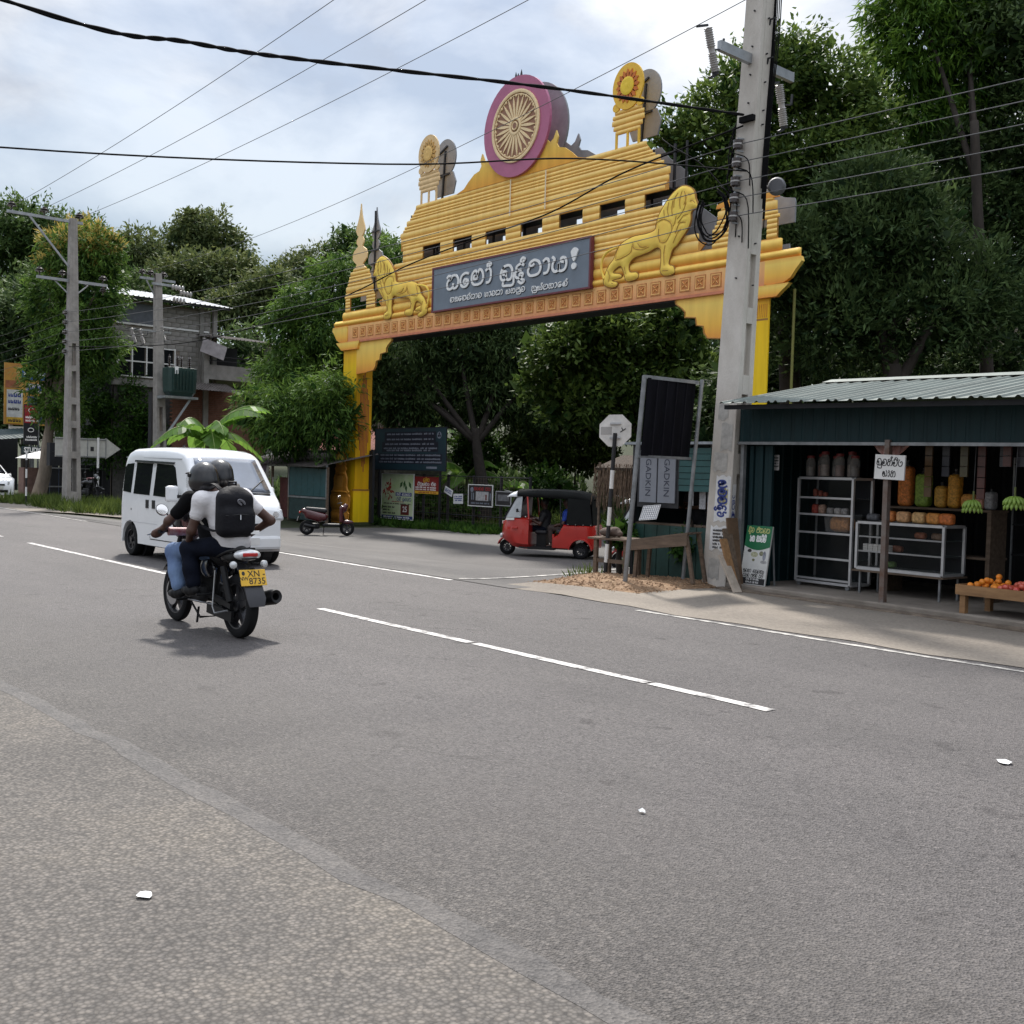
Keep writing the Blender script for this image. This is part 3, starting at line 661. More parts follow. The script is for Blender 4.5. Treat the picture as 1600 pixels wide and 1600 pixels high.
# --- cornice ends and pillars
for sg in (-1, 1):
    P = [(9.35, 6.38), (9.9, 6.40), (10.1, 6.50), (10.22, 6.66), (10.40, 6.86), (10.36, 6.98), (9.35, 6.98)]
    board('cornice_end', P if sg > 0 else mirror(P), -.10, .02, m_band2)
    P = [(8.62, 6.08), (9.72, 6.08), (9.86, 6.20), (10.0, 6.30), (10.08, 6.38), (8.5, 6.38), (8.55, 6.30), (8.60, 6.2)]
    board('capital', P if sg > 0 else mirror(P), -.12, .02, m_band2)
    P = [(6.50, 6.36), (6.52, 6.22), (6.74, 6.08), (6.84, 5.98), (6.84, 5.84), (7.20, 5.80), (7.24, 5.60), (7.46, 5.56), (7.50, 5.38), (7.62, 5.24), (8.05, 5.20), (8.78, 5.16), (8.78, 6.36)]
    board('bracket', P[::-1] if sg > 0 else mirror(P[::-1]), -.04, .01, m_band2)
    bm_ = [(s, w) for s, w in P[:11]]
    st = [[(s * sg, w) for s, w in bm_]]
    b = MB(); pts = [A(s * sg, -.05, w) for s, w in bm_]; b.tube(pts, .022, 5); b.build('bracket_edge', m_lionline, arch)
# left pillar: closed box with a striped inner side
b = MB(); b.box(-9.72, -8.80, -.02, .03, .0, 6.12 - GZ); b.build('pillar_front', m_pil, arch)
b = MB(); b.box(-8.80, -8.75, -.02, .66, 1.35, 6.12 - GZ); ps = b.build('pillar_side', m_side, arch)
b = MB(); b.box(-8.90, -8.70, -.10, .70, .12, 1.33); b.build('pillar_base_block', m_pil, arch)
b = MB(); b.box(-8.74, -8.695, -.12, .72, 1.30, 1.36); b.build('pillar_joint', m_lionline, arch)
b = MB(); b.box(-8.9, -8.66, -.14, .74, 0, .13); b.build('mossy_foot', mat('moss', (.05, .06, .02), .95, var=.5), arch)
for k, (y, z0, z1) in enumerate(((.10, 2.9, 4.5), (.16, 2.5, 4.9), (.22, 2.2, 5.3), (.28, 1.9, 5.6), (.34, 1.7, 5.7), (.40, 2.0, 5.5), (.46, 2.4, 5.1), (.52, 2.8, 4.7))):
    b = MB(); b.box(-8.752, -8.744, y - .018, y + .018, z0 + .3, z1); b.build('painted_stripe', mat('stripe_maroon', (.42, .10, .04), .6), arch)
b = MB(); b.box(-9.70, -8.80, .62, .68, 0, 6.8); b.build('pillar_rear', m_grey, arch)
b = MB(); b.box(-9.72, -9.68, -.02, .66, 0, 6.5); b.build('pillar_side', m_side, arch)
# cutout of a small stupa standing in front of the left pillar
ST = [(.55, -.36), (.60, .0), (.50, .10), (.62, .22), (.66, .62), (.56, .72), (.60, .80), (.50, .86), (.42, 1.0), (.44, 1.3), (.36, 1.45), (.30, 1.55), (.38, 1.66), (.30, 1.75)]
RO = [(.34 + .06 * cos(k * pi)) for k in range(17)]
poly = [(-9.0 - .12 + s, w) for s, w in ST] + [(-9.12 + RO[k] * cos(-.5 + k * (pi + 1.0) / 16), 2.0 + RO[k] * sin(-.5 + k * (pi + 1.0) / 16)) for k in range(17)] + [(-9.12 - s, w) for s, w in reversed(ST)]
board('stupa_cutout', poly, -.42, -.36, mat('stupa_orange', (.62, .28, .03), .6, var=0, col2=(.40, .16, .02), scale=3))
for w0, w1, hw in ((-.30, .02, .52), (.12, .62, .55), (.74, .84, .48), (1.42, 1.54, .30)): band(w0, w1, -9.12 - hw, -9.12 + hw, mat('stupa_orange', (.5, .3, .03)), .05, -.42)
b = MB(); b.lathe([(.2, 0), (.2, .03), (.12, .05), (.1, .03), (.04, .06)], 14, A(-9.12, -.42, 2.0), (0, -1, 0)); b.build('stupa_rosette', m_lion, arch, smooth=True)
b = MB(); b.box(-9.3, -8.94, -.424, -.415, .98 - GZ, 1.38 - GZ); b.build('stupa_niche', m_groove, arch)
# right pillar
b = MB(); b.box(8.50, 9.46, -.02, .03, 0, 6.12 - GZ); b.build('pillar_front', m_pil, arch)
b = MB(); b.box(8.52, 9.44, -.022, -.021 + .004, 5.55 - GZ, 5.60 - GZ); b.build('pillar_joint', m_lionline, arch)
for k in range(16):
    b = MB(); b.box(8.56 + k * .055, 8.585 + k * .055, -.026, -.019, 5.62 - GZ, 5.95 - GZ); b.build('fluting', mat('flute_orange', (.6, .25, .02), .6), arch)
b = MB(); b.tube([(9.75, .60, 0), (9.75, .60, 6.8)], .035, 6); b.build('support_post', mat('post_green_yellow', (.20, .20, .05), .6), arch)
b = MB(); b.tube([(9.0, .60, 0), (9.0, .60, 6.8)], .035, 6); b.build('support_post', m_steel, arch)
# --- end blocks with their openings, pedestals and spires
for sg in (-1, 1):
    c0 = 8.70 * sg
    def fs(a, b_): return (min(a * sg, b_ * sg), max(a * sg, b_ * sg))
    for a, b_ in ((7.65, 8.22), (9.32, 9.62)):
        s0, s1 = fs(a, b_); board('end_pier', [(s0, 7.52), (s1, 7.52), (s1, 8.0), (s0, 8.0)], -.028, .02, m_groove)
        for w0, w1 in ((7.52, 7.64), (7.64, 7.76), (7.76, 7.88), (7.88, 8.0)): band(w0, w1, s0, s1, taper=.03)
    for w0, w1, h0 in ((8.0, 8.10, .98), (8.10, 8.20, .92), (8.20, 8.44, .90), (8.44, 8.54, .80), (8.54, 8.70, .74), (8.70, 8.80, .70), (8.80, 8.96, .62), (8.96, 9.06, .44))[:8 if sg < 0 else 4]:
        band(w0, w1, c0 - h0, c0 + h0, taper=.08)
    if sg > 0:
        og = [(c0 - .95, 8.50), (c0 + .95, 8.50), (c0 + .92, 8.60), (c0 + .62, 8.66), (c0 + .34, 8.80), (c0 + .14, 9.02), (c0, 9.10), (c0 - .14, 9.02), (c0 - .34, 8.80), (c0 - .62, 8.66), (c0 - .92, 8.60)]
        board('ogee_top', og, -.05, .0, m_band2); board('pedestal_back', [(c0 - .95, 8.0), (c0 + .95, 8.0)] + og[1:] , .64, .69, m_grey); continue
    half = [(.40, 9.02), (.26, 9.12), (.20, 9.20), (.30, 9.26), (.46, 9.38), (.48, 9.54), (.40, 9.70), (.22, 9.80), (.14, 9.84), (.16, 9.90), (.23, 9.96), (.25, 10.05), (.18, 10.15), (.10, 10.20), (.20, 10.28), (.29, 10.42), (.25, 10.58), (.15, 10.78), (.07, 11.0), (.03, 11.2)]
    poly = [(c0 + s, w) for s, w in half] + [(c0, 11.40)] + [(c0 - s, w) for s, w in reversed(half)]
    board('spire', poly, -.05, .0, mat('spire_peach', (.90, .58, .24), .55, var=0, col2=(.94, .68, .34), scale=1.2))
    board('spire_back', poly, .64, .69, m_grey)
    # the matching grey board behind the pedestal, with its black prop
    poly = [(c0 - .95, 8.0), (c0 + .95, 8.0), (c0 + .9, 8.3), (c0 + .7, 8.6), (c0 + .62, 8.95), (c0 + .35, 9.05), (c0 - .35, 9.05), (c0 - .62, 8.95), (c0 - .7, 8.6), (c0 - .9, 8.3)]
    board('pedestal_back', poly, .64, .69, m_grey)
    b = MB(); b.bar(A(c0, .60, 7.4), A(c0, .60, 11.25), .05)
    for w in (8.3, 8.8, 9.3, 9.8, 10.5): b.bar(A(c0 - .25, .60, w), A(c0 + .25, .60, w), .04)
    b.build('spire_prop', m_steel, arch)
# --- rear board, seen grey past the edges and through the windows
def rear(poly): board('rear_board', poly, .66, .70, m_grey)
rear([(-9.65, 6.38), (9.35, 6.38), (9.6, 6.9), (9.5, 7.5), (-9.7, 7.5), (-10.3, 6.9)])
rear([(-7.1, 7.5), (7.1, 7.5), (7.2, 8.5), (6.6, 8.93), (-6.6, 8.93), (-7.2, 8.5)])
rear([(-6.1, 9.28), (6.1, 9.28), (6.16, 9.9), (5.5, 10.4), (5.2, 10.74), (-5.2, 10.74), (-5.5, 10.4), (-6.16, 9.9)])
for a, b_ in zip(ed[0::2], ed[1::2]): rear([(a, 8.93), (b_, 8.93), (b_, 9.28), (a, 9.28)])
# black steel frame between the two faces
b = MB()
for s in np.linspace(-6.0, 6.0, 9): b.bar(A(s, .33, 6.4), A(s, .33, 10.6), .06)
for w in (6.6, 7.6, 8.85, 9.4, 10.4): b.bar(A(-6.2, .36, w), A(6.2, .36, w), .06)
for s in (-6.2, -5.0, 5.0, 6.2): b.bar(A(s, .58, 8.7), A(s, .58, 10.7), .05)
b.build('steel_frame', m_steel, arch)
b = MB(); b.box(-6.1, 6.1, .05, .60, 9.34 - GZ, 9.37 - GZ); b.build('window_row_lining', m_steel, arch)
# --- flame pediment, wheel and small finials
FL = [(3.0, 10.74), (2.62, 10.84), (2.40, 11.02), (2.10, 11.22), (1.84, 11.28), (1.74, 11.42), (1.80, 11.60), (1.72, 11.80), (1.60, 11.58), (1.46, 11.50), (1.2, 11.7)]
poly = [(s, w) for s, w in FL] + mirror(FL)
board('flame_pediment', poly, -.06, -.01, m_flame)
board('flame_back', [(s * 1.12, w + .02) for s, w in poly], .64, .69, m_grey)
WC = 12.27
def disc(name, s, w, r, y0, y1, m, ry=None, n=48):
    ry = ry or r; return board(name, [(s + r * cos(2 * pi * k / n), w + ry * sin(2 * pi * k / n)) for k in range(n)], y0, y1, m)
wheel = disc('wheel_disc', 0, WC, 1.52, -.16, -.07, m_purple)
disc('wheel_back', 0, WC, 1.50, .62, .68, m_grey)
b = MB(); b.bar(A(0, .56, 10.6), A(0, .56, 13.6), .07); b.bar(A(-.7, .56, 12.9), A(.7, .56, 12.9), .05); b.bar(A(-.7, .56, 11.8), A(.7, .56, 11.8), .05); b.build('wheel_prop', m_steel, arch)
disc('wheel_recess', 0, WC, 1.03, -.168, -.15, m_wbrown)
def ring(name, r0, r1, y, th, m, n=56, ss=0, ww=WC, par=arch):
    b = MB(); secs = []
    for k in range(n + 1):
        a = 2 * pi * k / n; secs.append([A(ss + r * cos(a), yy, ww + r * sin(a)) for r, yy in ((r0, y + th), (r0, y), ((r0 + r1) / 2, y - th * .4), (r1, y), (r1, y + th))])
    b.loft(secs, cap=False); return b.build(name, m, par, smooth=True)
ring('wheel_rim', 1.00, 1.10, -.20, .04, m_cream); ring('wheel_rim', .93, .965, -.185, .02, m_cream)
for k in range(24):
    a = 2 * pi * (k + .5) / 24; b = MB()
    P = [(.16, 0), (.24, .024), (.52, .044), (.70, .040), (.96, .0), (.70, -.040), (.52, -.044), (.24, -.024)]
    q = [(r * cos(a) - t * sin(a), WC + r * sin(a) + t * cos(a)) for r, t in P]
    b.prism(q, lambda s, w: A(s, -.165, w), lambda s, w: A(s, -.19, w)); b.build('spoke', m_cream, arch)
    a2 = 2 * pi * k / 24; b = MB(); b.lathe([(.05, 0), (.045, .02), (.02, .03)], 8, A(.93 * cos(a2), -.17, WC + .93 * sin(a2)), (0, -1, 0)); b.build('rim_lobe', m_cream, arch)
ring('hub_ring', .19, .27, -.20, .03, m_cream, 28); disc('hub', 0, WC, .10, -.215, -.17, m_wbrown, n=20); ring('hub_ring', .09, .135, -.215, .03, m_cream, 20)
b = MB()
for s, h_, l in ((-.12, .20, -.05), (-.02, .14, .02), (.12, .22, .05)): b.lathe([(.05, 0), (.03, h_ * .5), (.004, h_)], 6, A(s, -.1, 13.76), (l, 0, 1))
b.build('top_spikes', m_steel, arch)
for sg, tone in ((-1, 0), (1, 1)):
    c0 = 4.57 * sg
    pale = mat('faded_lotus', (.80, .56, .28), .6, var=.15); gold = mat('lotus_gold', (.88, .52, .04), .5, var=.1); deep = mat('lotus_red_orange', (.62, .16, .012), .5, var=.15)
    main, pet, core = (gold, deep, mat('lotus_yellow', (.90, .62, .03), .5)) if tone else (pale, mat('faded_lotus_petal', (.62, .36, .10), .6), mat('faded_lotus_core', (.78, .50, .16), .6))
    disc('lotus_disc', c0, 12.38, .57, -.08, -.03, main, .63, 36); disc('lotus_disc_back', c0 + .02, 12.38, .57, .63, .68, m_grey, .63, 36)
    for k in range(16):
        a = 2 * pi * k / 16; b = MB(); P = [(.22, -.05), (.34, -.085), (.47, 0), (.34, .085), (.22, .05)]
        q = [(c0 + (r * cos(a) - t * sin(a)) * .93, 12.38 + (r * sin(a) + t * cos(a))) for r, t in P]
        b.prism(q, lambda s, w: A(s, -.075, w), lambda s, w: A(s, -.10, w)); b.build('petal', pet, arch)
    b = MB(); b.lathe([(.25, 0), (.25, .03), (.18, .05), (.14, .04), (.05, .06)], 20, A(c0, -.085, 12.38), (0, -1, 0)); b.build('lotus_core', core, arch, smooth=True)
    for w0, w1, h0 in ((11.12, 11.24, .46), (11.24, 11.38, .54), (11.38, 11.55, .60), (11.55, 11.68, .58), (11.68, 11.80, .50)): band(w0, w1, c0 - h0, c0 + h0, m_band if tone else mat('faded_lotus', (.8, .56, .28)), taper=.14)
    for ds in (-.44, .44): disc('pedestal_scroll', c0 + ds, 11.88, .13, -.06, -.01, main, .12, 14)
    board('pedestal_back', [(c0 - .42, 11.1), (c0 + .5, 11.1), (c0 + .62, 11.5), (c0 + .45, 11.85), (c0 - .45, 11.85), (c0 - .6, 11.5)], .63, .68, m_grey)
    for ds in (-.42, 0, .42): b = MB(); b.box(c0 + ds - .035, c0 + ds + .035, -.04, .0, 10.74 - GZ, 11.14 - GZ); b.build('pedestal_post', main, arch)
    b = MB(); b.bar(A(c0 - .1, .60, 10.5), A(c0 + .05, .60, 12.6), .06); b.bar(A(c0 - .3, .60, 12.55), A(c0 + .15, .60, 12.75), .05); b.bar(A(c0 - .4, .60, 11.75), A(c0 + .3, .60, 11.8), .05); b.build('finial_prop', m_steel, arch)
# --- lions in low relief
LION = [(6.63, 9.27), (6.85, 9.24), (7.02, 9.14), (7.1, 9.02), (7.13, 8.88), (7.19, 8.76), (7.21, 8.63), (7.01, 8.55), (7.0, 8.35), (6.92, 8.14), (6.74, 7.94), (6.55, 7.74), (6.43, 7.67), (6.36, 7.54), (6.3, 7.29), (6.46, 7.22), (6.51, 7.05), (6.38, 6.99), (6.13, 7.0), (6.0, 7.13), (6.01, 7.29), (6.01, 7.55), (5.97, 7.73), (5.82, 7.77), (5.6, 7.7), (5.29, 7.65), (5.03, 7.6), (4.87, 7.45), (4.91, 7.25), (5.15, 7.22), (5.23, 7.09), (5.1, 7.01), (4.78, 7.01), (4.67, 7.26), (4.55, 7.45), (4.36, 7.39), (4.27, 7.3), (4.54, 7.24), (4.59, 7.13), (4.24, 7.09), (4.43, 7.03), (4.44, 6.93), (4.25, 6.89), (3.99, 6.96), (3.9, 7.07), (3.92, 7.21), (4.0, 7.38), (4.11, 7.54), (4.27, 7.68), (4.37, 7.89), (4.47, 8.03), (4.71, 8.14), (5.05, 8.21), (5.42, 8.21), (5.75, 8.26), (5.82, 8.46), (5.91, 8.67), (6.1, 8.91), (6.34, 9.13)]
TAIL = [(4.50, 8.0), (4.2, 7.95), (3.99, 7.88), (3.85, 7.72), (3.82, 7.48), (3.88, 7.3), (3.96, 7.16)]
LINES = [[(5.85, 8.26), (5.87, 8.41), (6.12, 8.48), (6.35, 8.36), (6.42, 8.18), (6.34, 8.02), (6.22, 7.87), (6.05, 7.87)], [(5.96, 8.25), (5.95, 8.06), (6.02, 7.89)], [(5.04, 7.99), (5.09, 7.85), (5.39, 7.78), (5.64, 7.82)], [(5.22, 7.97), (5.33, 7.86), (5.54, 7.84)], [(5.01, 7.94), (4.97, 7.76), (4.7, 7.66), (4.41, 7.62)], [(4.52, 8.0), (4.44, 7.83), (4.4, 7.65)], [(6.59, 9.09), (6.47, 8.94), (6.46, 8.73)], [(6.73, 9.12), (6.65, 8.89), (6.68, 8.66)], [(6.28, 8.9), (6.24, 8.71), (6.29, 8.52)], [(6.87, 8.8), (6.78, 8.59), (6.59, 8.41)], [(6.95, 8.48), (6.79, 8.46), (6.62, 8.3)], [(6.87, 8.29), (6.67, 8.29), (6.54, 8.05)], [(6.72, 8.13), (6.61, 8.04), (6.47, 7.8)], [(6.94, 9.0), (7.04, 8.97)], [(7.17, 8.74), (7.07, 8.82), (7.0, 8.8)], [(6.13, 7.12), (6.33, 7.11)], [(4.27, 7.01), (4.35, 6.98)], [(6.2, 7.79), (6.16, 7.57), (6.19, 7.26)], [(6.11, 8.73), (6.14, 8.56)], [(6.42, 8.93), (6.39, 8.71), (6.42, 8.52)], [(6.8, 9.1), (6.86, 8.9), (6.8, 8.75)], [(6.55, 8.5), (6.5, 8.3), (6.45, 8.25)], [(4.1, 7.4), (4.2, 7.2), (4.15, 7.05)], [(4.75, 7.4), (4.8, 7.2)]]
def in_poly(P, poly):
    x, y = P[:, 0], P[:, 1]; ins = np.zeros(len(P), bool); n = len(poly)
    for i in range(n):
        (x1, y1), (x2, y2) = poly[i], poly[(i + 1) % n]
        if y1 == y2: continue
        c = ((y1 > y) != (y2 > y)) & (x < (x2 - x1) * (y - y1) / (y2 - y1) + x1); ins ^= c
    return ins
def near_edge(P, poly):
    best = np.full(len(P), 1e9); pt = np.zeros_like(P); n = len(poly)
    for i in range(n):
        a, b_ = np.array(poly[i]), np.array(poly[(i + 1) % n]); ab = b_ - a
        t = np.clip(((P - a) @ ab) / max(ab @ ab, 1e-12), 0, 1); q = a + t[:, None] * ab; d = np.linalg.norm(P - q, axis=1)
        k = d < best; best[k] = d[k]; pt[k] = q[k]
    return best, pt
def relief(name, poly, h, soft, y0, m, parent, res=.035, lines=()):
    poly = [tuple(p[:2]) for p in catmull(poly, 3, True)]
    pa = np.array(poly); xs = np.arange(pa[:, 0].min() - res, pa[:, 0].max() + 2 * res, res); ys = np.arange(pa[:, 1].min() - res, pa[:, 1].max() + 2 * res, res)
    X, Y = np.meshgrid(xs, ys); P = np.stack([X.ravel(), Y.ravel()], 1); ins = in_poly(P, poly); d, q = near_edge(P, poly)
    H = np.where(ins, h * (1 - np.exp(-d / soft)), 0)
    for ln in lines:
        for k in range(len(ln) - 1):
            dd, _ = near_edge(P, [ln[k], ln[k + 1]]); H -= np.where(ins, .02 * np.exp(-(dd / .035) ** 2), 0)
    H = np.maximum(H, 0); P2 = np.where(ins[:, None], P, q); nx = len(xs); I = ins.reshape(X.shape); vs, fs, mp = [], [], {}
    def vid(k):
        if k not in mp: mp[k] = len(vs); vs.append(A(P2[k, 0], y0 - H[k], P2[k, 1]))
        return mp[k]
    for j in range(len(ys) - 1):
        for i in range(nx - 1):
            if I[j, i] or I[j + 1, i] or I[j, i + 1] or I[j + 1, i + 1]: fs.append([vid(j * nx + i), vid(j * nx + i + 1), vid((j + 1) * nx + i + 1), vid((j + 1) * nx + i)])
    b = MB(); b.add(vs, fs); o = b.build(name, m, parent, smooth='all', fix=False)
    b = MB(); b.prism(poly, lambda s, w: A(s, y0 + .05, w), lambda s, w: A(s, y0 + .001, w)); b.build(name + '_plate', m_lionline, o)
    return o
for sg, off in ((1, 0), (-1, -.45)):
    f = lambda q: [(s * sg + off, w) for s, w in q]
    lines = [f(q) for q in LINES]
    lo = relief('lion', f(LION) if sg > 0 else f(LION)[::-1], .085, .07, -.11, m_lion, arch, lines=lines)
    lo['label'] = 'golden relief lion facing right' if sg > 0 else 'golden relief lion facing left'
    b = MB(); b.tube([A(s, -.13, w) for s, w in catmull(f(TAIL), 4)], [.035] * 22 + [.05] * 3, 8); b.build('tail', m_lion, lo, smooth=True)
    b = MB(); rim = catmull(f(LION), 3, True); b.tube([A(s, -.118, w) for s, w in rim + rim[:1]], .013, 5, cap=False); b.build('lion_rim', m_lionline, lo)
    b = MB()
    for q in lines: b.tube([A(s, -.187, w) for s, w in catmull(q, 3)], .009, 4)
    b.build('carved_line', m_lionline, lo)
# --- name board with raised letters
m_board = mat('signboard_slate', (.17, .205, .25), .45, var=.18, scale=1.2)
m_letter = mat('letter_white', (.86, .86, .85), .5, var=.05)
m_letsh = mat('letter_edge_dark', (.035, .04, .055), .6)
b = MB(); b.box(-3.95, 3.42, -.20, -.10, 6.99 - GZ, 8.40 - GZ); sb = b.build('name_board', m_board, arch)
b = MB()
for q in ((-4.0, 3.47, 8.38, 8.44), (-4.0, 3.47, 6.95, 7.0), (-4.0, -3.94, 7.0, 8.38), (3.41, 3.47, 7.0, 8.38)): b.box(q[0], q[1], -.225, -.09, q[2] - GZ, q[3] - GZ)
b.build('board_frame', mat('frame_maroon', (.16, .035, .05), .5), sb)
def sign_word(names, s0, s1, base, h, wid, dep):
    w, st = glyph_run(names); M4 = face_m(A(s0, -.20, base), (1, 0, 0), (0, 0, 1))
    o = link('lettering', strokes_mesh(st, wid, M4, dep, (s1 - s0) / w, h), m_letter, sb)
    M4 = face_m(A(s0 + .016, -.20, base - .016), (1, 0, 0), (0, 0, 1)); link('lettering_shadow_edge', strokes_mesh(st, wid + .006, M4, dep * .3, (s1 - s0) / w, h), m_letsh, sb)
sign_word(['na', 'kombuva', 'ma', 'oo'], -3.16, -.86, 7.62, .46, .078, .04)
sign_word(['ba', 'u', 'du', 'hal', 'dha', 'aa', 'ya'], -.45, 2.52, 7.59, .44, .078, .04)
b = MB(); poly = catmull([(2.82, 8.19), (2.69, 8.12), (2.68, 8.02), (2.80, 7.79), (2.94, 8.02), (2.95, 8.12)], 4, True); b.prism(poly, lambda s, w: A(s, -.20, w), lambda s, w: A(s, -.24, w))
b.prism(arc(2.80, 7.66, .10, .095, 0, 345, 16), lambda s, w: A(s, -.20, w), lambda s, w: A(s, -.24, w)); b.build('exclamation_mark', m_letter, sb)
sign_word(['ma', 'ha', 'kombuva', 'ma', 'va', 'hal', 'na', 'aa', 'va'], -2.98, -1.36, 7.20, .145, .027, .02)
sign_word(['bha', 'aa', 'va', 'na', 'aa'], -1.22, -.34, 7.19, .145, .027, .02)
sign_word(['a', 'sa', 'pa', 'u', 'va'], -.19, .70, 7.17, .145, .027, .02)
sign_word(['ka', 'u', 'nna', 'hal', 'dda', 'sa', 'aa', 'kombuva', 'la', 'hal'], 1.0, 2.55, 7.13, .145, .027, .02)

# ================================================================== UTILITY POLES AND WIRES
m_conc = mat('pole_concrete', (.64, .60, .55), .85, var=0, col2=(.42, .385, .34), scale=1.5, bump=.25, bscale=50, stretch=(1, 1, .5))
m_conc_d = mat('pole_concrete_weathered', (.36, .335, .31), .88, var=0, col2=(.22, .205, .19), scale=2.5, bump=.3, bscale=40)
m_galv = mat('galvanised_steel', (.38, .40, .42), .45, .7, var=.25, scale=4)
m_porc = mat('porcelain_brown', (.035, .022, .018), .25, var=.2, coat=.4)
m_porcw = mat('porcelain_grey', (.42, .40, .39), .35, var=.15)
m_cable = mat('black_cable', (.008, .008, .009), .9, spec=.1, var=.2)
m_wire = mat('aluminium_wire', (.13, .13, .135), .95, spec=.1, var=.2)

def pole(name, label, x, y, z0, H, bx, by, tx, ty, slots, web, m, lean=(0, 0), rz=0.):
    """tapered concrete pole: two flanges along Y joined by a recessed (or open) web with solid panels between the slots"""
    t = thing(name, label, 'utility pole', (x, y, z0), rz)
    f = lambda z: (bx + (tx - bx) * z / H, by + (ty - by) * z / H, lean[0] * z / H, lean[1] * z / H)
    fl = .30
    def seg(za, zb, y0, y1, xs):
        b = MB(); secs = []
        for z in (za, zb):
            w, d, ox, oy = f(z); secs.append([(ox + a * w / 2 * xs, oy + c * d / 2, z) for a, c in ((-1, y0), (1, y0), (1, y1), (-1, y1))])
        b.loft(secs); return b
    b = seg(0, H, -1, -1 + 2 * fl, 1); b.build('shaft', m, t, bevel=.012)
    b = seg(0, H, 1 - 2 * fl, 1, 1); b.build('shaft', m, t, bevel=.012)
    cur = -.0
    for a, c in slots + [(H, H)]:
        if a > cur + .01: seg(cur, a, -1 + 2 * fl, 1 - 2 * fl, .985).build('infill_panel', m, t)
        if web and c > a: seg(a, c, -1 + 2 * fl, 1 - 2 * fl, .55).build('recessed_web', m, t)
        cur = c
    return t, f
rp, rf = pole('concrete_pole', 'pale concrete utility pole with pasted posters beside the green roofed shop', -10.1, 13.03, -.05, 11.6, .44, .40, .26, .24, [(.85, 1.75), (2.05, 2.92), (3.2, 3.95), (4.18, 4.95)], True, m_conc, (.42, .05))
lp, lf = pole('concrete_pole', 'grey slotted concrete pole with two crossarms standing on the grassy verge', -40.2, 13.95, 0, 10.4, .56, .52, .26, .24, [(.55, 1.75), (2.0, 2.85), (3.1, 3.7), (3.95, 4.9), (5.1, 5.9)], False, m_conc_d, (-.25, .0))
tp, tf = pole('concrete_pole', 'weathered concrete pole carrying a dark green transformer', -43.6, 18.75, 0, 9.5, .50, .46, .28, .26, [(1.4, 2.6), (3.0, 4.0)], False, m_conc_d, (-.3, -.15))
def wire(name, label, pts, r, m, sag=0., twist=0, n=26):
    b = MB(); a, c = Vector(pts[0]), Vector(pts[-1])
    if len(pts) == 2:
        P = [a.lerp(c, k / n) - Vector((0, 0, sag * 4 * (k / n) * (1 - k / n))) for k in range(n + 1)]
    else: P = [Vector(q) for q in catmull(pts, 8)]
    if twist:
        L = sum((P[i + 1] - P[i]).length for i in range(len(P) - 1)); N = int(L * 14); src = P; P = []
        for k in range(N + 1):
            u = k / N * (len(src) - 1); i = min(int(u), len(src) - 2); P.append(src[i].lerp(src[i + 1], u - i))
        for ph in range(twist):
            Q = [p + Vector((0, sin(k * .36 + ph * 2 * pi / twist), cos(k * .36 + ph * 2 * pi / twist))) * r * .6 for k, p in enumerate(P)]
            b.tube(Q, r, 5)
    else: b.tube(P, r, 5)
    return tag(b.build(name, m, smooth='all', fix=False), label, 'wire')
# --- right pole fittings
def insul_spool(parent, c, r=.07):
    b = MB(); c = Vector(c); b.lathe([(.4 * r, -.075), (r, -.06), (r, -.02), (.6 * r, 0), (r, .02), (r, .06), (.4 * r, .075)], 12, c); b.build('spool_insulator', m_porc, parent, smooth=True)
    b = MB(); b.lathe([(r * 1.02, -.012), (r * 1.02, .012)], 12, c); b.build('spool_band', m_porcw, parent, smooth=True)
    b = MB(); b.bar(c + Vector((.0, 0, -.09)), c + Vector((.0, 0, .09)), .02); b.bar(c + Vector((0, 0, .09)), c + Vector((.05, .16, .09)), .02); b.bar(c + Vector((0, 0, -.09)), c + Vector((.05, .16, -.09)), .02); b.build('insulator_bracket', m_galv, parent)
LVZ = [6.46, 6.20, 5.93, 5.69, 5.43]
for z in LVZ:
    w, d, ox, oy = rf(z); insul_spool(rp, (ox - .04, oy - d / 2 - .09, z + .05))
b = MB(); z = 7.68; w, d, ox, oy = rf(z)
b.obox((ox, oy + .02, z + .05), ((0, 1, 0), (1, 0, 0), (0, 0, 1)), (1.75, .07, .14)); b.build('crossarm', m_galv, rp)
def fuse(parent, c, tilt):
    c = Vector(c); ax = Vector((tilt, -.34, 1)).normalized(); b = MB(); prof = []
    for k in range(9): prof += [(.050, -.30 + k * .030), (.066, -.292 + k * .030), (.050, -.284 + k * .030)]
    prof += [(.045, -.02), (.045, .02)]
    for k in range(9): prof += [(.050, .03 + k * .030), (.066, .038 + k * .030), (.050, .046 + k * .030)]
    b.lathe(prof, 12, c, ax); f = b.build('fuse_cutout', m_porcw, parent, smooth=True)
    b = MB(); b.lathe([(.05, -.34), (.05, -.30)], 10, c, ax); b.build('fuse_cap', m_steel, f)
    for p0, p1, w_ in ((c + ax * -.34, c + ax * -.40 + Vector((0, -.16, -.02)), .035), (c + ax * .32, c + ax * .34 + Vector((0, -.22, -.10)), .03), (c, c + Vector((0, .24, .06)), .02), (c + Vector((0, .24, .06)), c + Vector((0, .26, .22)), .025)): b = MB(); b.bar(p0, p1, w_); b.build('fuse_clamp', m_steel, f)
fuse(rp, (ox, oy - 1.02, z - .05), 0); fuse(rp, (ox + .02, oy + .62, z - .42), .05)
b = MB()
for z in (7.9, 7.5, 8.4, 7.1, 6.9, 5.2, 4.6):
    w, d, ox, oy = rf(z); b.lathe([(.012, 0), (.012, .03)], 6, (ox + .03, oy - d / 2, z), (0, -1, 0)); b.lathe([(.012, 0), (.012, .03)], 6, (ox + w / 2, oy, z - .1), (1, 0, 0))
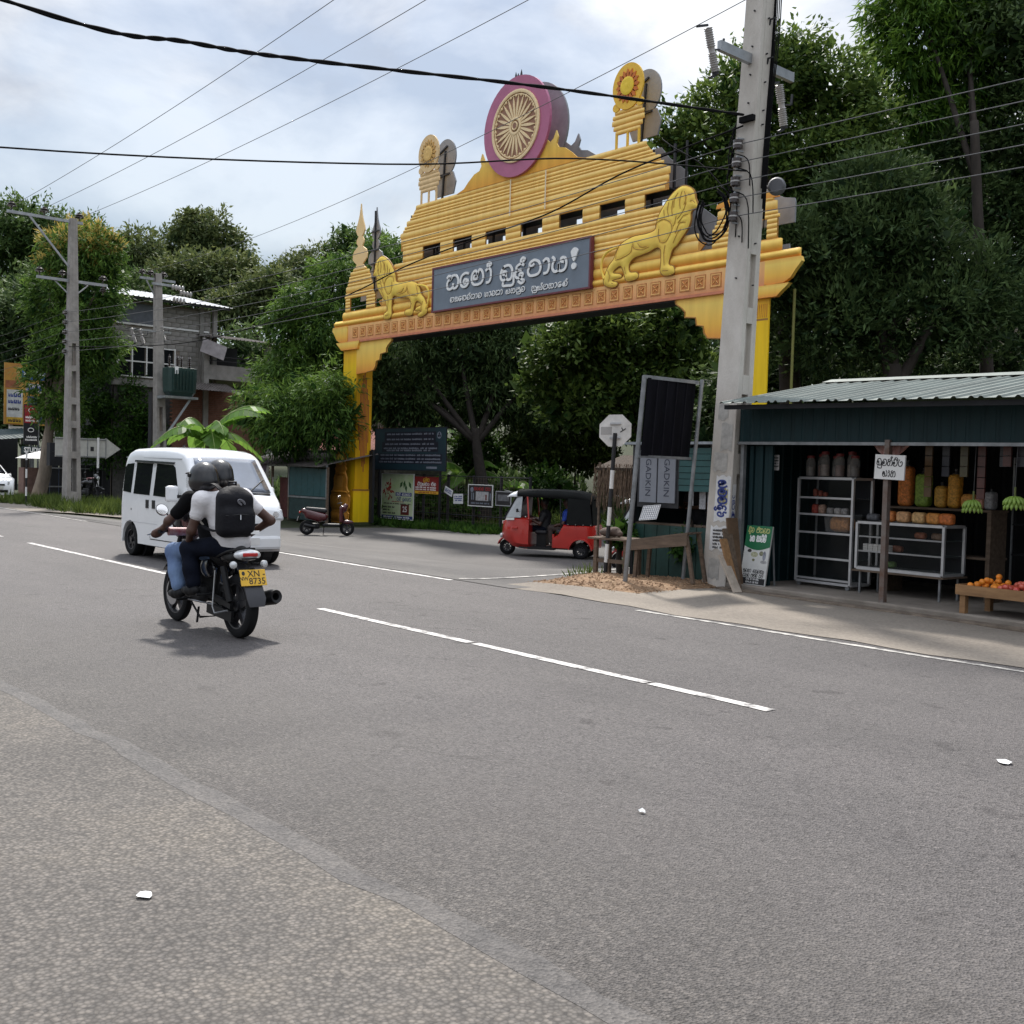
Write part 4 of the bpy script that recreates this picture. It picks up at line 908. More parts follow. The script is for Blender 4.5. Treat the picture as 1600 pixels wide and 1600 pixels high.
b.build('bolt', m_steel, rp)
for z in (8.3, 7.75):
    w, d, ox, oy = rf(z); b = MB(); b.bar((ox + w / 2, oy + .05, z), (ox + w / 2 + .09, oy + .05, z - .0), .018); b.bar((ox + w / 2 + .0, oy + .05, z), (ox + w / 2 - .02, oy + .05, z - .08), .03); b.build('step_bolt', m_steel, rp)
# junction of cables hanging on the pole: loops and drops
w, d, ox, oy = rf(6.85)
b = MB(); b.obox((ox + .06, oy - d / 2 - .05, 6.86), ((1, 0, 0), (0, 1, 0), (0, 0, 1)), (.24, .07, .08)); b.build('cable_clamp', m_cable, rp)
q = random.Random(3)
for k in range(6):
    w, d, ox, oy = rf(5.9); y0 = oy - d / 2 - .06
    cx, cz, rr = ox - .35 - q.uniform(0, .12), 5.55 + q.uniform(-.06, .06), .36 + q.uniform(-.05, .05)
    pts = [(cx + rr * cos(a) * .75, y0 - .1 + .05 * q.random(), cz + rr * sin(a)) for a in np.linspace(1.2, 1.2 - 5.0, 12)]
    b = MB(); b.tube(catmull(pts, 3), .011, 5); b.build('cable_coil', m_cable, rp, smooth='all')
for k, (za, zb, dx) in enumerate(((6.85, 5.9, .10), (6.8, 5.5, .16), (6.5, 5.2, -.06), (6.6, 5.0, .12), (6.4, 5.6, -.14), (6.0, 5.1, .05))):
    w, d, ox, oy = rf(za); pts = [(ox - w / 2 + .02, oy - d / 2 - .03, za), (ox - w / 2 - .05, oy - d / 2 - .08, za * .6 + zb * .4), (ox + dx, oy - d / 2 - .06, (za + zb) / 2 - .1), (ox + dx * 1.3, oy - d / 2 - .03, zb)]
    b = MB(); b.tube(catmull(pts, 5), .009, 5); b.build('cable_drop', m_cable, rp, smooth='all')
for k in range(5):
    w, d, ox, oy = rf(7); pts = [(ox + .22 + .03 * k, oy + .12, 10.5), (ox + .20 + .03 * k, oy + .14, 8.3), (ox + .17 + .02 * k, oy + .10, 7.0), (ox + .16 + .015 * k, oy + .05, 5.9 - .15 * k)]
    b = MB(); b.tube(catmull(pts, 6), .014 if k < 2 else .009, 5); b.build('riser_cable', m_cable, rp, smooth='all')
b = MB(); w, d, ox, oy = rf(5.7); b.lathe([(.13, 0), (.13, .05), (.10, .10)], 18, (ox + .30, oy + .30, 5.95), (.5, -1, .0)); b.bar((ox + .1, oy + .2, 5.95), (ox + .30, oy + .32, 5.95), .03); b.build('street_lamp_back', mat('lamp_grey', (.10, .10, .11), .6, var=.2), rp, smooth=True)
# --- the wires
bp = Vector((-10.1, 13.03, -.05))
def onpole(f, base, z, dy=-.13): w, d, ox, oy = f(z); return Vector(base) + Vector((ox - .04, oy - d / 2 - .09, z + .05))
lb = Vector((-40.2, 13.95, 0))
LZ2 = [6.95, 6.6, 6.25, 5.9, 5.55]
names = ['topmost', 'second', 'third', 'fourth', 'lowest']
for k, (z, z2) in enumerate(zip(LZ2, LVZ)):
    wire('overhead_wire', f'thin low voltage wire between the two roadside poles, {names[k]} of five', [onpole(lf, lb, z), onpole(rf, bp, z2)], .007, m_wire, .35)
    wire('overhead_wire', f'thin wire leaving the pale concrete pole over the shop roof, {names[k]} of five', [onpole(rf, bp, z2), (24, 13.1, z2 + .1)], .007, m_wire, .22)
    wire('overhead_wire', f'thin wire running on past the grey slotted pole, {names[k]} of five', [onpole(lf, lb, z), (-74, 14.5 + .1 * k, z + .2)], .007, m_wire, .3)
for k, (ya, yb, za) in enumerate(((11.95, 11.9, 10.55), (12.95, 13.1, 10.6), (14.15, 14.2, 10.45))):
    wire('high_voltage_wire', ['high voltage wire from the outer arm insulator of the grey pole', 'high voltage wire from the middle insulator of the grey pole', 'high voltage wire from the innermost insulator of the grey pole'][k], [(-40.5, ya, za), (-9.6, yb, 11.9 - .35 * k)], .008, m_wire, .30)
wire('high_voltage_wire', 'faint wire rising from the transformer pole over the treetops', [(-43.8, 18.3, 9.6), (-9.7, 13.4, 8.9)], .007, m_wire, .5)
wire('twisted_cable', 'thick black twisted cable crossing high over the road', [(-9.75, -3.5, 5.9), (-9.70, 2.7, 5.40), (-9.68, 4.4, 5.50), (-9.75, 5.8, 5.72), (-9.80, 9.0, 6.28), (-9.82, 12.80, 6.86)], .0155, m_cable, twist=2)
wire('service_cable', 'thin black cable crossing the road below the twisted one', [(-15.4, -1.0, 5.1), (-12.91, 3.65, 5.05), (-10.98, 7.42, 5.27), (-9.9, 9.6, 5.58), (-9.75, 12.82, 6.05)], .011, m_cable)
wire('service_cable', 'black service cable sagging across the front of the arch', [(-9.85, 12.84, 6.72), (-12.44, 13.2, 6.64), (-14.27, 13.2, 6.26), (-16.23, 13.2, 6.10), (-18.5, 13.2, 5.88), (-22.0, 13.25, 5.40), (-30, 13.6, 5.15), (-40.1, 13.75, 5.75)], .014, m_cable)
wire('service_cable', 'loose cable hanging from the pale concrete pole towards the arch', [(-9.9, 12.84, 5.6), (-10.6, 12.9, 6.3), (-11.3, 13.0, 6.75), (-11.6, 13.1, 6.95)], .010, m_cable)
# --- left pole arms and pin insulators
def pin_ins(parent, c, r=.12):
    c = Vector(c); b = MB(); b.lathe([(.02, -.12), (.03, -.02), (r * .5, .0), (r, .02), (r, .05), (r * .45, .07), (r * .8, .09), (r * .8, .12), (r * .4, .15), (r * .4, .19)], 12, c); b.build('pin_insulator', m_porc, parent, smooth=True)
w, d, ox, oy = lf(10.3)
b = MB(); b.obox((ox, -.95, 10.28), ((0, 1, 0), (1, 0, 0), (0, 0, 1)), (2.6, .09, .10)); b.build('crossarm', m_galv, lp)
b = MB(); b.bar((ox, -1.5, 10.24), (ox + .06, -.1, 8.6), .06); b.build('arm_brace', m_galv, lp)
for y in (-2.1, -1.0, .22): pin_ins(lp, (ox, y, 10.45), .17)
b = MB(); b.obox((ox + .05, .0, 8.15), ((0, 1, 0), (1, 0, 0), (0, 0, 1)), (2.5, .09, .10)); b.build('crossarm', m_galv, lp)
b = MB(); b.bar((ox, -.6, 8.1), (ox + .04, -.05, 7.6), .04); b.bar((ox, .6, 8.1), (ox + .04, .05, 7.6), .04); b.build('arm_brace', m_galv, lp)
for y in (-1.15, -.35, 1.1): pin_ins(lp, (ox + .05, y, 8.32), .16)
pin_ins(lp, (ox + .05, 1.1, 7.9), .12)
for z in LZ2:
    w, d, ox, oy = lf(z); insul_spool(lp, (ox - .04, oy - d / 2 - .09, z + .05))
# --- transformer pole: tank, bushings, arms
w, d, ox, oy = tf(5.0)
b = MB(); b.box(ox + .28, ox + .95, oy - .15, oy + 1.30, 4.35, 4.45); b.bar((ox + .6, oy + 1.1, 4.35), (ox + .2, oy + .1, 2.6), .09); b.bar((ox + .6, oy - .1, 4.40), (ox + .1, oy - .1, 4.40), .12); b.build('transformer_platform', m_galv, tp)
m_tank = mat('transformer_green', (.018, .048, .042), .5, var=.25)
b = MB(); secs = []
for z, g in ((4.45, .75), (4.62, .95), (5.2, 1.0), (5.62, 1.0)): secs.append([(ox + .62 + .36 * g * cx, oy + .62 + .62 * g * cy, z) for cx, cy in ((-1, -.8), (-.8, -1), (.8, -1), (1, -.8), (1, .8), (.8, 1), (-.8, 1), (-1, .8))])
b.loft(secs); tk = b.build('transformer_tank', m_tank, tp, bevel=.02)
for k in range(7): b = MB(); b.box(ox + .98, ox + 1.06, oy + .16 + k * .14, oy + .18 + k * .14, 4.7, 5.5); b.build('cooling_fin', m_tank, tk)
for k in range(4):
    b = MB(); prof = [(.03, 0)] + sum([[(.035, .06 + j * .09), (.075, .09 + j * .09), (.035, .12 + j * .09)] for j in range(5)], []) + [(.02, .58)]
    b.lathe(prof, 10, (ox + .5 + .2 * (k % 2), oy + .22 + .26 * k, 5.60)); b.build('bushing', m_porc, tk, smooth=True)
b = MB(); b.box(ox + .98, ox + .995, oy + .25, oy + .40, 5.35, 5.65); b.build('tank_label', m_letter, tk)
w, d, ox, oy = tf(9.3)
b = MB(); b.obox((ox, oy, 9.25), ((0, 1, 0), (1, 0, 0), (0, 0, 1)), (1.5, .09, .10)); b.obox((ox + .16, oy + .3, 9.05), ((0, 1, 0), (1, 0, 0), (0, 0, 1)), (1.2, .09, .10)); b.bar((ox, oy - .5, 9.2), (ox, oy, 8.4), .05); b.build('crossarm', m_galv, tp)
for y in (-.65, -.30, .25): pin_ins(tp, (ox, oy + y, 9.42), .17)
for y, z in ((.55, 9.0), (.9, 8.8), (.6, 8.5)):
    b = MB(); 
    for j in range(4): b.lathe([(.03, 0), (.12, .02), (.12, .05), (.03, .08)], 10, (ox + .2 + j * .09, oy + y + j * .10, z - j * .02), (1, 1, -.2))
    b.build('strain_insulator', m_porcw, tp, smooth=True)
w, d, ox, oy = tf(7)
for k, y in enumerate((-1.1, -.75, .15)): fuse(tp, (ox + .1, oy + y, 6.85 + (.2 if k == 2 else 0)), .1)
b = MB(); b.bar((ox + .1, oy - 1.2, 7.1), (ox + .1, oy + .5, 7.1), .07); b.build('crossarm', m_galv, tp)
b = MB(); b.tube([(ox - .3, oy - .15, .4), (ox - .28, oy - .15, 4.6)], .10, 8); b.build('cable_duct', m_steel, tp)

# ================================================================== THE SHOP AND ITS GOODS
SHO, SHR = Vector((-9.80, 13.0, 0)), -.115
SHM = Matrix.Translation(SHO) @ Matrix.Rotation(SHR, 4, 'Z')
def S(x, y, z): return SHM @ Vector((x, y, z))
m_teal = mat('teal_sheet', (.006, .024, .028), .55, spec=.25, var=.25, scale=2.5, stretch=(4, 4, .6))
m_roof = mat('roof_sheet_grey_green', (.13, .155, .14), .6, .05, var=.28, scale=1.6, stretch=(1, .4, 1))
m_plinth = mat('plinth_cement', (.27, .235, .20), .9, var=0, col2=(.17, .145, .12), scale=2.2, bump=.3)
m_alu = mat('aluminium_frame', (.55, .55, .56), .4, .5, var=.15)
m_glass = mat('cabinet_glass', (.02, .025, .025), .05, 0, var=0, alpha=.10)
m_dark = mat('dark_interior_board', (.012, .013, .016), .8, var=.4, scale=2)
m_wood = mat('raw_wood', (.34, .19, .085), .75, var=0, col2=(.20, .105, .045), scale=3, stretch=(1, 6, 6), bump=.2)
m_woodd = mat('weathered_wood', (.17, .12, .085), .85, var=0, col2=(.085, .06, .042), scale=3, stretch=(1, 6, 6), bump=.3)
m_white = mat('white_paint', (.74, .73, .71), .5, var=.08)
m_black = mat('black_print', (.015, .015, .017), .6, var=0)
m_tube = mat('grey_tube_steel', (.25, .26, .27), .45, .4, var=.35, scale=5)
m_rust = mat('rusty_tube', (.20, .185, .175), .6, .3, var=0, col2=(.12, .055, .03), scale=4)

shop = thing('roadside_shop', 'open fronted roadside shop with dark teal boards and a ribbed grey green roof', 'shop', SHO, SHR)
W = 9.5
b = MB(); b.box(-.08, W, -.16, 3.2, -.3, .115); b.build('plinth', m_plinth, shop, bevel=.02)
b = MB(); b.box(-.10, W, -.34, -.14, -.3, .055); b.build('plinth_step', mat('broken_cement', (.16, .125, .095), .95, var=.5, scale=6, bump=.5), shop, bevel=.02)
def ribbed(x0, x1, f, pitch, h, m, name, parent, ny=1):
    """ribbed sheet: f(x, v, off) gives a point for x, v in 0..1 and relief off"""
    b = MB(); xs = []; x = x0
    while x < x1 - 1e-6:
        for t, o in ((0, 0), (.12, 1), (.24, 1), (.36, 0)):
            if x + t * pitch <= x1: xs.append((x + t * pitch, o * h))
        x += pitch
    xs.append((x1, 0)); secs = []
    for xx, o in xs: secs.append([f(xx, k / ny, o) for k in range(ny + 1)])
    b.loft(secs, cap=False, closed=False); o_ = b.build(name, m, parent)
    md = o_.modifiers.new('thickness', 'SOLIDIFY'); md.thickness = .004; return o_
for k in range(10):                                        # roof sheets, front and rear slope, and ridge cap
    x0 = .10 + k; ribbed(x0, x0 + 1.0, lambda x, v, o: (x, -.58 + v * 2.42, 2.70 - .022 * x + v * .46 + o + .002 * (k % 2)), .22, .024, m_roof, 'roof_sheet', shop)
    ribbed(x0, x0 + 1.0, lambda x, v, o: (x, 1.84 + v * 1.6, 3.16 - .022 * x - v * .3 + o), .22, .024, m_roof, 'roof_sheet', shop)
b = MB(); b.loft([[(x_, y_, z_ - .022 * x_) for y_, z_ in ((1.62, 3.155), (1.84, 3.215), (2.06, 3.155), (1.84, 3.18))] for x_ in (.08, W)]); b.build('ridge_cap', m_roof, shop)
for k in range(10):
    x0 = .02 + k * .95; ribbed(x0, x0 + .95, lambda x, v, o: (x, -.06 - o, 2.17 - .012 * x + v * .48), .19, .012, m_teal, 'fascia_sheet', shop)
b = MB(); b.loft([[(x_, y_, z_ - .012 * x_) for y_, z_ in ((-.085, 2.135), (-.045, 2.135), (-.045, 2.175), (-.085, 2.175))] for x_ in (0, W)]); b.build('fascia_rail', m_tube, shop)
b = MB(); b.loft([[(x_, y_, z_ - .022 * x_) for y_, z_ in ((-.5, 2.62), (-.44, 2.62), (-.44, 2.68), (-.5, 2.68))] for x_ in (.12, W)]); b.build('eave_batten', m_dark, shop)
for x in (.05, 6.5): b = MB(); b.box(x - .03, x + .03, -.03, .03, .115, 2.5); b.build('front_post', m_tube, shop)
for k in range(3): ribbed(k, k + 1.0, lambda x, v, o: (.05 + o, .02 + x, .115 + v * 2.5), .2, .015, m_teal, 'side_wall_sheet', shop)
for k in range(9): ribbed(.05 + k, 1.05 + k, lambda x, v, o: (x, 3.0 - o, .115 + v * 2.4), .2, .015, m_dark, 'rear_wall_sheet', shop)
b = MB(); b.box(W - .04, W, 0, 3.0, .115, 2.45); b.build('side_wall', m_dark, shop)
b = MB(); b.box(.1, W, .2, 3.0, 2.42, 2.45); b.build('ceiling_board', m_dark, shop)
for k in range(8): ribbed(.06 + .0 * k, .06, lambda x, v, o: (x, 0, 0), 1, 0, m_teal, 'x', shop) if False else None
# folded shutter boards just inside the left post
for k in range(5): b = MB(); b.box(.12 + k * .09, .19 + k * .09, .06 + .02 * (k % 2), .10 + .02 * (k % 2), .12, 2.12); b.build('shutter_board', m_teal, shop)
nt_ = thing('paper_notice', 'small grey paper notice taped inside the teal shop wall', 'notice', S(.50, .16, 1.88), SHR)
b = MB(); b.box(-.09, .09, -.004, .0, -.11, .11); b.build('sheet', mat('grey_paper', (.33, .32, .31), .8), nt_); fake_lines('print', [(-.07, .07, .07 - .04 * k, .025) for k in range(4)], m_black, nt_, face_m((0, -.005, 0), (1, 0, 0), (0, 0, 1)))

# --- tall glass cabinet on castors
cab = thing('glass_cabinet', 'tall aluminium framed glass cabinet on castors with five shelves', 'cabinet', S(.52, .68, .115), SHR)
cw, cd_, ch = .96, .42, 1.56
def frame_box(par, w, d, z0, z1, t=.035):
    for x in (0, w):
        for y in (0, d): b = MB(); b.box(x - t / 2, x + t / 2, y - t / 2, y + t / 2, z0, z1); b.build('upright', m_alu, par)
    for z in (z0, z1):
        for y in (0, d): b = MB(); b.box(t / 2, w - t / 2, y - t / 2, y + t / 2, z - t / 2, z + t / 2); b.build('rail', m_alu, par)
        for x in (0, w): b = MB(); b.box(x - t / 2, x + t / 2, t / 2, d - t / 2, z - t / 2, z + t / 2); b.build('rail', m_alu, par)
frame_box(cab, cw, cd_, .07, ch)
for z in (.12, .42, .78, 1.04, 1.28): b = MB(); b.box(.02, cw - .02, .02, cd_ - .02, z - .006, z + .006); b.build('shelf', mat('shelf_glass', (.10, .13, .13), .15, var=0, alpha=.4), cab); b = MB(); b.box(.02, cw - .02, -.004, .016, z - .014, z + .014); b.build('shelf_edge', m_alu, cab)
b = MB(); b.box(.02, cw - .02, -.003, .003, .09, ch - .02); b.build('pane', m_glass, cab)
b = MB(); b.box(-.003, .003, .02, cd_ - .02, .09, ch - .02); b.build('pane', m_glass, cab)
b = MB(); b.box(.02, cw - .02, cd_ - .01, cd_, .09, ch - .02); b.build('back_board', m_dark, cab)
for x in (.05, cw - .05):
    b = MB(); b.lathe([(.035, -.015), (.035, .015)], 12, (x, .02, .036), (0, 1, 0)); b.build('castor', m_tube, cab)
def snack_bag(name, label, c, w, d, h, col, group=None, dots=True, tie=True):
    t = thing(name, label, 'snack bag', c, SHR, group)
    col = tuple(min(.95, v * 1.4) for v in col); m = mat('snacks_%d_%d_%d' % tuple(int(v * 99) for v in col), col, .55, var=0, col2=tuple(v * .45 for v in col), scale=26, bump=.8, bscale=34, detail=3)
    blob('packed_snacks', [rbox((0, 0, h * .5), (w / 2, d / 2, h * .5), min(w, d) * .36)], max(.012, w / 16), m, t, k=.02)
    if tie: b = MB(); b.lathe([(w * .40, 0), (w * .15, h * .06), (w * .05, h * .10), (w * .16, h * .17)], 10, (0, 0, h * .98)); b.build('tied_neck', mat('clear_plastic', (.35, .35, .35), .2, var=0, alpha=.25), t, smooth=True)
    return t
snack_bag('snack_basket', 'heap of orange fried snacks in a clear basket inside the tall cabinet', S(1.18, .86, .92), .36, .22, .22, (.62, .26, .06), tie=False)
bk = thing('clear_basket', 'clear plastic basket holding orange snacks in the tall cabinet', 'basket', S(1.18, .86, .915), SHR); b = MB(); b.loft([[(-.19, -.13, 0), (.19, -.13, 0), (.19, .13, 0), (-.19, .13, 0)], [(-.22, -.15, .26), (.22, -.15, .26), (.22, .15, .26), (-.22, .15, .26)]], cap=False); b.build('basket_wall', mat('clear_plastic', (.35, .35, .35), .2, var=0, alpha=.25), bk)
for k, (x, col) in enumerate(((.70, (.35, .05, .03)), (.82, (.48, .30, .22)), (.97, (.30, .28, .27)), (1.10, (.45, .42, .40)), (1.22, (.36, .34, .33)))):
    snack_bag('snack_packet', ['dark red packet on the second shelf of the tall cabinet', 'speckled red and white packet in the tall cabinet', 'silver packet beside the speckled one in the tall cabinet', 'pale silver packet mid shelf in the tall cabinet', 'crumpled grey packet by the right end of the tall cabinet shelf'][k], S(x, .85, 1.16), .11, .09, .14 if k < 2 else .10, col, tie=False)
for k in range(3): snack_bag('snack_packet', 'reddish packet on the top shelf of the tall cabinet', S(.66 + .09 * k, .88, 1.41), .07, .07, .11 - .02 * k, (.30, .07, .04), 'reddish packets on the top shelf', tie=False)
def jar(c, h, col, label, group=None):
    t = thing('glass_jar', label, 'jar', c, SHR, group)
    b = MB(); b.lathe([(.06, 0), (.07, .01), (.07, h * .72), (.05, h * .84), (.05, h * .9)], 14); b.build('body', mat('jar_glass', (.35, .34, .33), .1, var=0, alpha=.35), t, smooth=True)
    b = MB(); b.lathe([(.06, .012), (.062, h * .45), (.05, h * .5)], 12); b.build('contents', mat('jar_fill_%d' % int(col[0] * 99), col, .7, var=.4, scale=20), t, smooth=True)
    b = MB(); b.lathe([(.056, h * .88), (.056, h), (.02, h * 1.01)], 14); b.build('lid', mat('jar_lid_red', (.20, .03, .03), .5), t, smooth=True)
for k in range(7): jar(S(.62 + k * .13, .80 + .1 * (k % 2), 1.70), .30 + .03 * (k % 3), [(.12, .09, .07), (.22, .09, .06), (.30, .22, .18)][k % 3], 'lidded glass jar standing on top of the tall cabinet', 'jars on the tall cabinet')
# --- low glass counter on a stand, with bags on and behind it
cnt = thing('glass_counter', 'low aluminium glass counter on tube legs with three shelves', 'counter', S(1.62, .62, .115), SHR + .04)
frame_box(cnt, 1.30, .48, .34, .97, .035)
for z in (.36, .58, .78): b = MB(); b.box(.02, 1.28, .02, .46, z - .006, z + .006); b.build('shelf', mat('shelf_glass', (.45, .5, .5)), cnt); b = MB(); b.box(.02, 1.28, -.003, .013, z - .010, z + .010); b.build('shelf_edge', m_alu, cnt)
b = MB(); b.box(.02, 1.28, -.003, .003, .36, .96); b.build('pane', m_glass, cnt)
b = MB(); b.box(.02, 1.28, .47, .48, .36, .96); b.build('back_board', m_dark, cnt)
b = MB(); b.box(.0, 1.30, .0, .48, .972, .986); b.build('top', mat('shelf_glass', (.45, .5, .5)), cnt)
for x in (.05, 1.25):
    for y in (.03, .45): b = MB(); b.bar((x, y, .34), (x, y, 0), .025); b.build('leg', m_tube, cnt)
b = MB(); b.box(-.04, 1.34, -.05, .52, .30, .325); b.build('stand_board', m_woodd, cnt)
for k in range(5):
    t = thing('biscuit_stack', 'stack of small white biscuit packs in the glass counter', 'biscuits', S(1.72 + k * .085, .72 - k * .003, .115 + .587), SHR, 'white biscuit stacks')
    for j in range(3): b = MB(); b.box(-.036, .036, -.05, .05, j * .032, j * .032 + .028); b.build('pack', mat('biscuit_white', (.62, .60, .56), .6), t)
for k, (x, z, col) in enumerate(((2.1, .70, (.25, .10, .06)), (2.45, .90, (.30, .10, .05)), (2.7, .90, (.22, .14, .09)), (2.0, .48, (.10, .16, .05)))):
    snack_bag('snack_packet', ['brown packets beside the white biscuits', 'dull red packet on the top counter shelf', 'brown packet at the right end of the top counter shelf', 'dark green packet on the lowest counter shelf'][k], S(x, .86, z), .16, .1, .09, col, tie=False)
tbl = thing('goods_shelf', 'dark wooden shelf behind the glass counter carrying tall snack bags', 'shelf', S(1.60, 1.22, .115), SHR)
for z in (1.17, .55): b = MB(); b.box(0, 1.62, 0, .40, z, z + .03); b.build('board', m_woodd, tbl)
for x in (.04, 1.58): b = MB(); b.box(x - .03, x + .03, .02, .38, 0, 1.17); b.build('leg', m_woodd, tbl)
ztop = 1.317
for k, (x, w, h, col, lab) in enumerate(((1.86, .21, .56, (.72, .22, .05), 'tall orange snack bag at the end of the shelf by the tall cabinet'), (2.14, .22, .46, (.22, .33, .05), 'tall lime green snack bag on the shop shelf'), (2.42, .17, .30, (.55, .30, .05), 'mustard snack bag behind the sign post'), (2.62, .17, .46, (.62, .30, .04), 'tall golden snack bag right of the sign post'), (2.83, .19, .20, (.66, .30, .07), 'squat orange bag beside the tall golden one'), (3.00, .13, .16, (.50, .25, .18), 'small speckled bag of sweets on the shop shelf'), (3.14, .12, .24, (.28, .28, .29), 'clear crumpled bag hanging over the end of the shelf'))):
    snack_bag('snack_bag', lab, S(x - .03, 1.38, ztop), w, .17, h, col)
for k, (x, col, lab) in enumerate(((1.72, (.10, .10, .11), 'dark packet at the left end on the glass counter'), (1.97, (.60, .20, .05), 'orange pouch on the glass counter left of the post'), (2.20, (.62, .34, .16), 'peach snack pouch just behind the sign post'), (2.44, (.62, .38, .16), 'cream and orange pouch right behind the post'), (2.66, (.62, .26, .06), 'speckled orange pouch on the counter'), (2.85, (.60, .17, .04), 'red orange pouch at the right end on the counter'))):
    snack_bag('snack_pouch', lab, S(x - .02, .86, 1.105), .20, .12, .15 if k else .10, col, tie=False)
# --- sign post with the hand painted board
sp_ = thing('sign_post', 'rusty square steel post carrying a hand painted white board in front of the counter', 'sign', S(2.58, -.07, .115), SHR)
b = MB(); b.box(-.035, .035, -.035, .035, 0, 2.06); b.build('post', m_rust, sp_)
b = MB(); b.box(-.21, .23, -.062, -.040, 1.56, 1.87); bd = b.build('board', m_white, sp_)
bd.rotation_euler = (0, radians(2), 0)
for names_, zc, wd, hh in ((['ba', 'u', 'la', 'tha', 'hal', 'va', 'i', 'tta'], 1.775, .38, .085), (['a', 'ae', 'tha'], 1.635, .19, .080)):
    o = sinhala('lettering', names_, hh, m_black, bd, face_m((.01, -.063, zc), (1, 0, 0), (0, 0, 1)), .003, .12, wd)
cl = thing('draped_cloth', 'faded pink striped cloth tied up above the painted board', 'cloth', S(2.50, .10, 2.13), SHR)
b = MB(); secs = []
for k in range(13):
    x = -.30 + k * .05; sag = .20 - 1.6 * x * x; secs.append([(x, .03 * sin(k * 2.1), 0), (x * .85, -.03 + .03 * sin(k * 2.1 + 1), -sag * .6), (x * .7, .03 * sin(k * 2.1 + 2), -sag)])
b.loft(secs, cap=False, closed=False); b.build('folds', mat('pink_cloth', (.42, .17, .15), .8, var=0, col2=(.60, .42, .38), scale=12, stretch=(3, 1, .2)), cl, smooth=True)
# --- bananas
def bananas(c, label, rot, n=7):
    t = thing('banana_bunch', label, 'bananas', c, rot)
    m = mat('green_banana', (.22, .34, .06), .5, var=.2, scale=4)
    for row in range(2):
        for k in range(n):
            a = (k - n / 2 + .5) * .42 + row * .2; r0 = .012; p = []
            for j in range(5):
                u = j / 4; rr = r0 + .115 * sin(u * 1.5); p.append((sin(a) * rr, -cos(a) * rr * .8, -row * .055 - .01 - .05 * u - .05 * u * u))
            b = MB(); b.tube(p, [.010, .019, .022, .019, .006], 7); b.build('banana', m, t, smooth='all')
    b = MB(); b.tube([(0, 0, -.02), (0, 0, .10)], .012, 6); b.build('stalk', mat('banana_stalk', (.12, .14, .04), .7), t)
    b = MB(); b.tube([(0, 0, .10), (.01, 0, .72)], .003, 4); b.build('string', m_wire, t)
bananas(S(3.62, .18, 1.46), 'hanging bunch of green bananas between the sign post and the fruit table', SHR)
bananas(S(4.25, .0, 1.52), 'hanging bunch of green bananas above the fruit table', SHR + .5)
# --- fruit table
ft = thing('fruit_table', 'low raw wood table heaped with oranges and red apples', 'table', S(3.66, -.12, .115), SHR)
b = MB(); b.box(0, 1.9, 0, .62, .27, .30); b.build('tabletop', m_wood, ft)
b = MB(); b.box(-.02, 1.92, -.022, -.002, .22, .34); b.build('front_rail', m_wood, ft); b = MB(); b.box(-.022, -.002, 0, .62, .22, .34); b.build('side_rail', m_wood, ft)
for x in (.06, .95, 1.84):
    for y in (.04, .56): b = MB(); b.box(x - .035, x + .035, y - .035, y + .035, 0, .27); b.build('leg', m_wood, ft)
def fruits(n, x0, x1, r, name, label, cat, group, m, zb, seed, ypk=.62):
    q = random.Random(seed); src = None; placed = []
    b = MB(); b.lathe([(.12 * r, -.93 * r), (.6 * r, -.8 * r), (.95 * r, -.35 * r), (r, .0), (.93 * r, .38 * r), (.6 * r, .8 * r), (.2 * r, .92 * r), (.05 * r, .84 * r)], 12); me = b.mesh(name, 'all'); me.materials.append(m)
    stem = MB(); stem.lathe([(.05 * r, .82 * r), (.04 * r, 1.05 * r)], 5); sm = stem.mesh('stem'); sm.materials.append(m_woodd)
    tries = 0
    while len(placed) < n and tries < 6000:
        tries += 1; x, y = q.uniform(x0, x1), q.uniform(.06, ypk - .06); z = zb + r * .92
        for (a, c, d) in placed:
            dd = (x - a) ** 2 + (y - c) ** 2
            if dd < (1.86 * r) ** 2: z = max(z, d + math.sqrt(max(0, (1.9 * r) ** 2 - dd)))
        top = zb + r + (3.4 * r) * max(0, 1 - abs((x - (x0 + x1) / 2) / (x1 - x0) * 1.7)) * max(.2, 1 - abs(y - .36) / .5)
        if z > top: continue
        placed.append((x, y, z)); o = link(name, me); o.location = S(3.66 + x, -.12 + y, .115 + z); o.rotation_euler = (q.uniform(-.6, .6), q.uniform(-.6, .6), q.uniform(0, 6)); tag(o, label, cat, group)
        s_ = link('stem', sm, None, o)
fruits(26, .04, .46, .037, 'orange', 'orange in the heap at the end of the wooden table', 'orange', 'oranges on the fruit table', mat('orange_peel', (.85, .27, .025), .5, var=.2, scale=12, bump=.15), .30, 5)
fruits(60, .44, 1.30, .038, 'apple', 'red apple in the heap on the wooden table', 'apple', 'apples on the fruit table', mat('apple_red', (.50, .03, .035), .35, var=0, col2=(.62, .15, .08), scale=9, coat=.3), .30, 6)
bx_ = thing('produce_box', 'grey box of green leaves behind the apples', 'box', S(4.10, .62, .115), SHR)
b = MB(); b.box(0, .8, 0, .4, 0, .50); b.build('carton', mat('grey_carton', (.17, .17, .20), .8), bx_)
for k in range(14):
    a = rnd.uniform(0, 6.28); r_ = rnd.uniform(.05, .3); x, y = .4 + r_ * cos(a), .2 + r_ * .5 * sin(a); d = Vector((cos(a), sin(a) * .6, rnd.uniform(.2, .9))).normalized()
    b = MB(); p = Vector((x, y, .50)); u = d.cross(Vector((0, 0, 1))).normalized(); L = rnd.uniform(.18, .32)
    b.add([p, p + d * L * .5 + u * .05, p + d * L, p + d * L * .5 - u * .05], [(0, 1, 2, 3)]); b.build('leaf', mat('market_leaf', (.12, .20, .05), .6, var=.4), bx_)
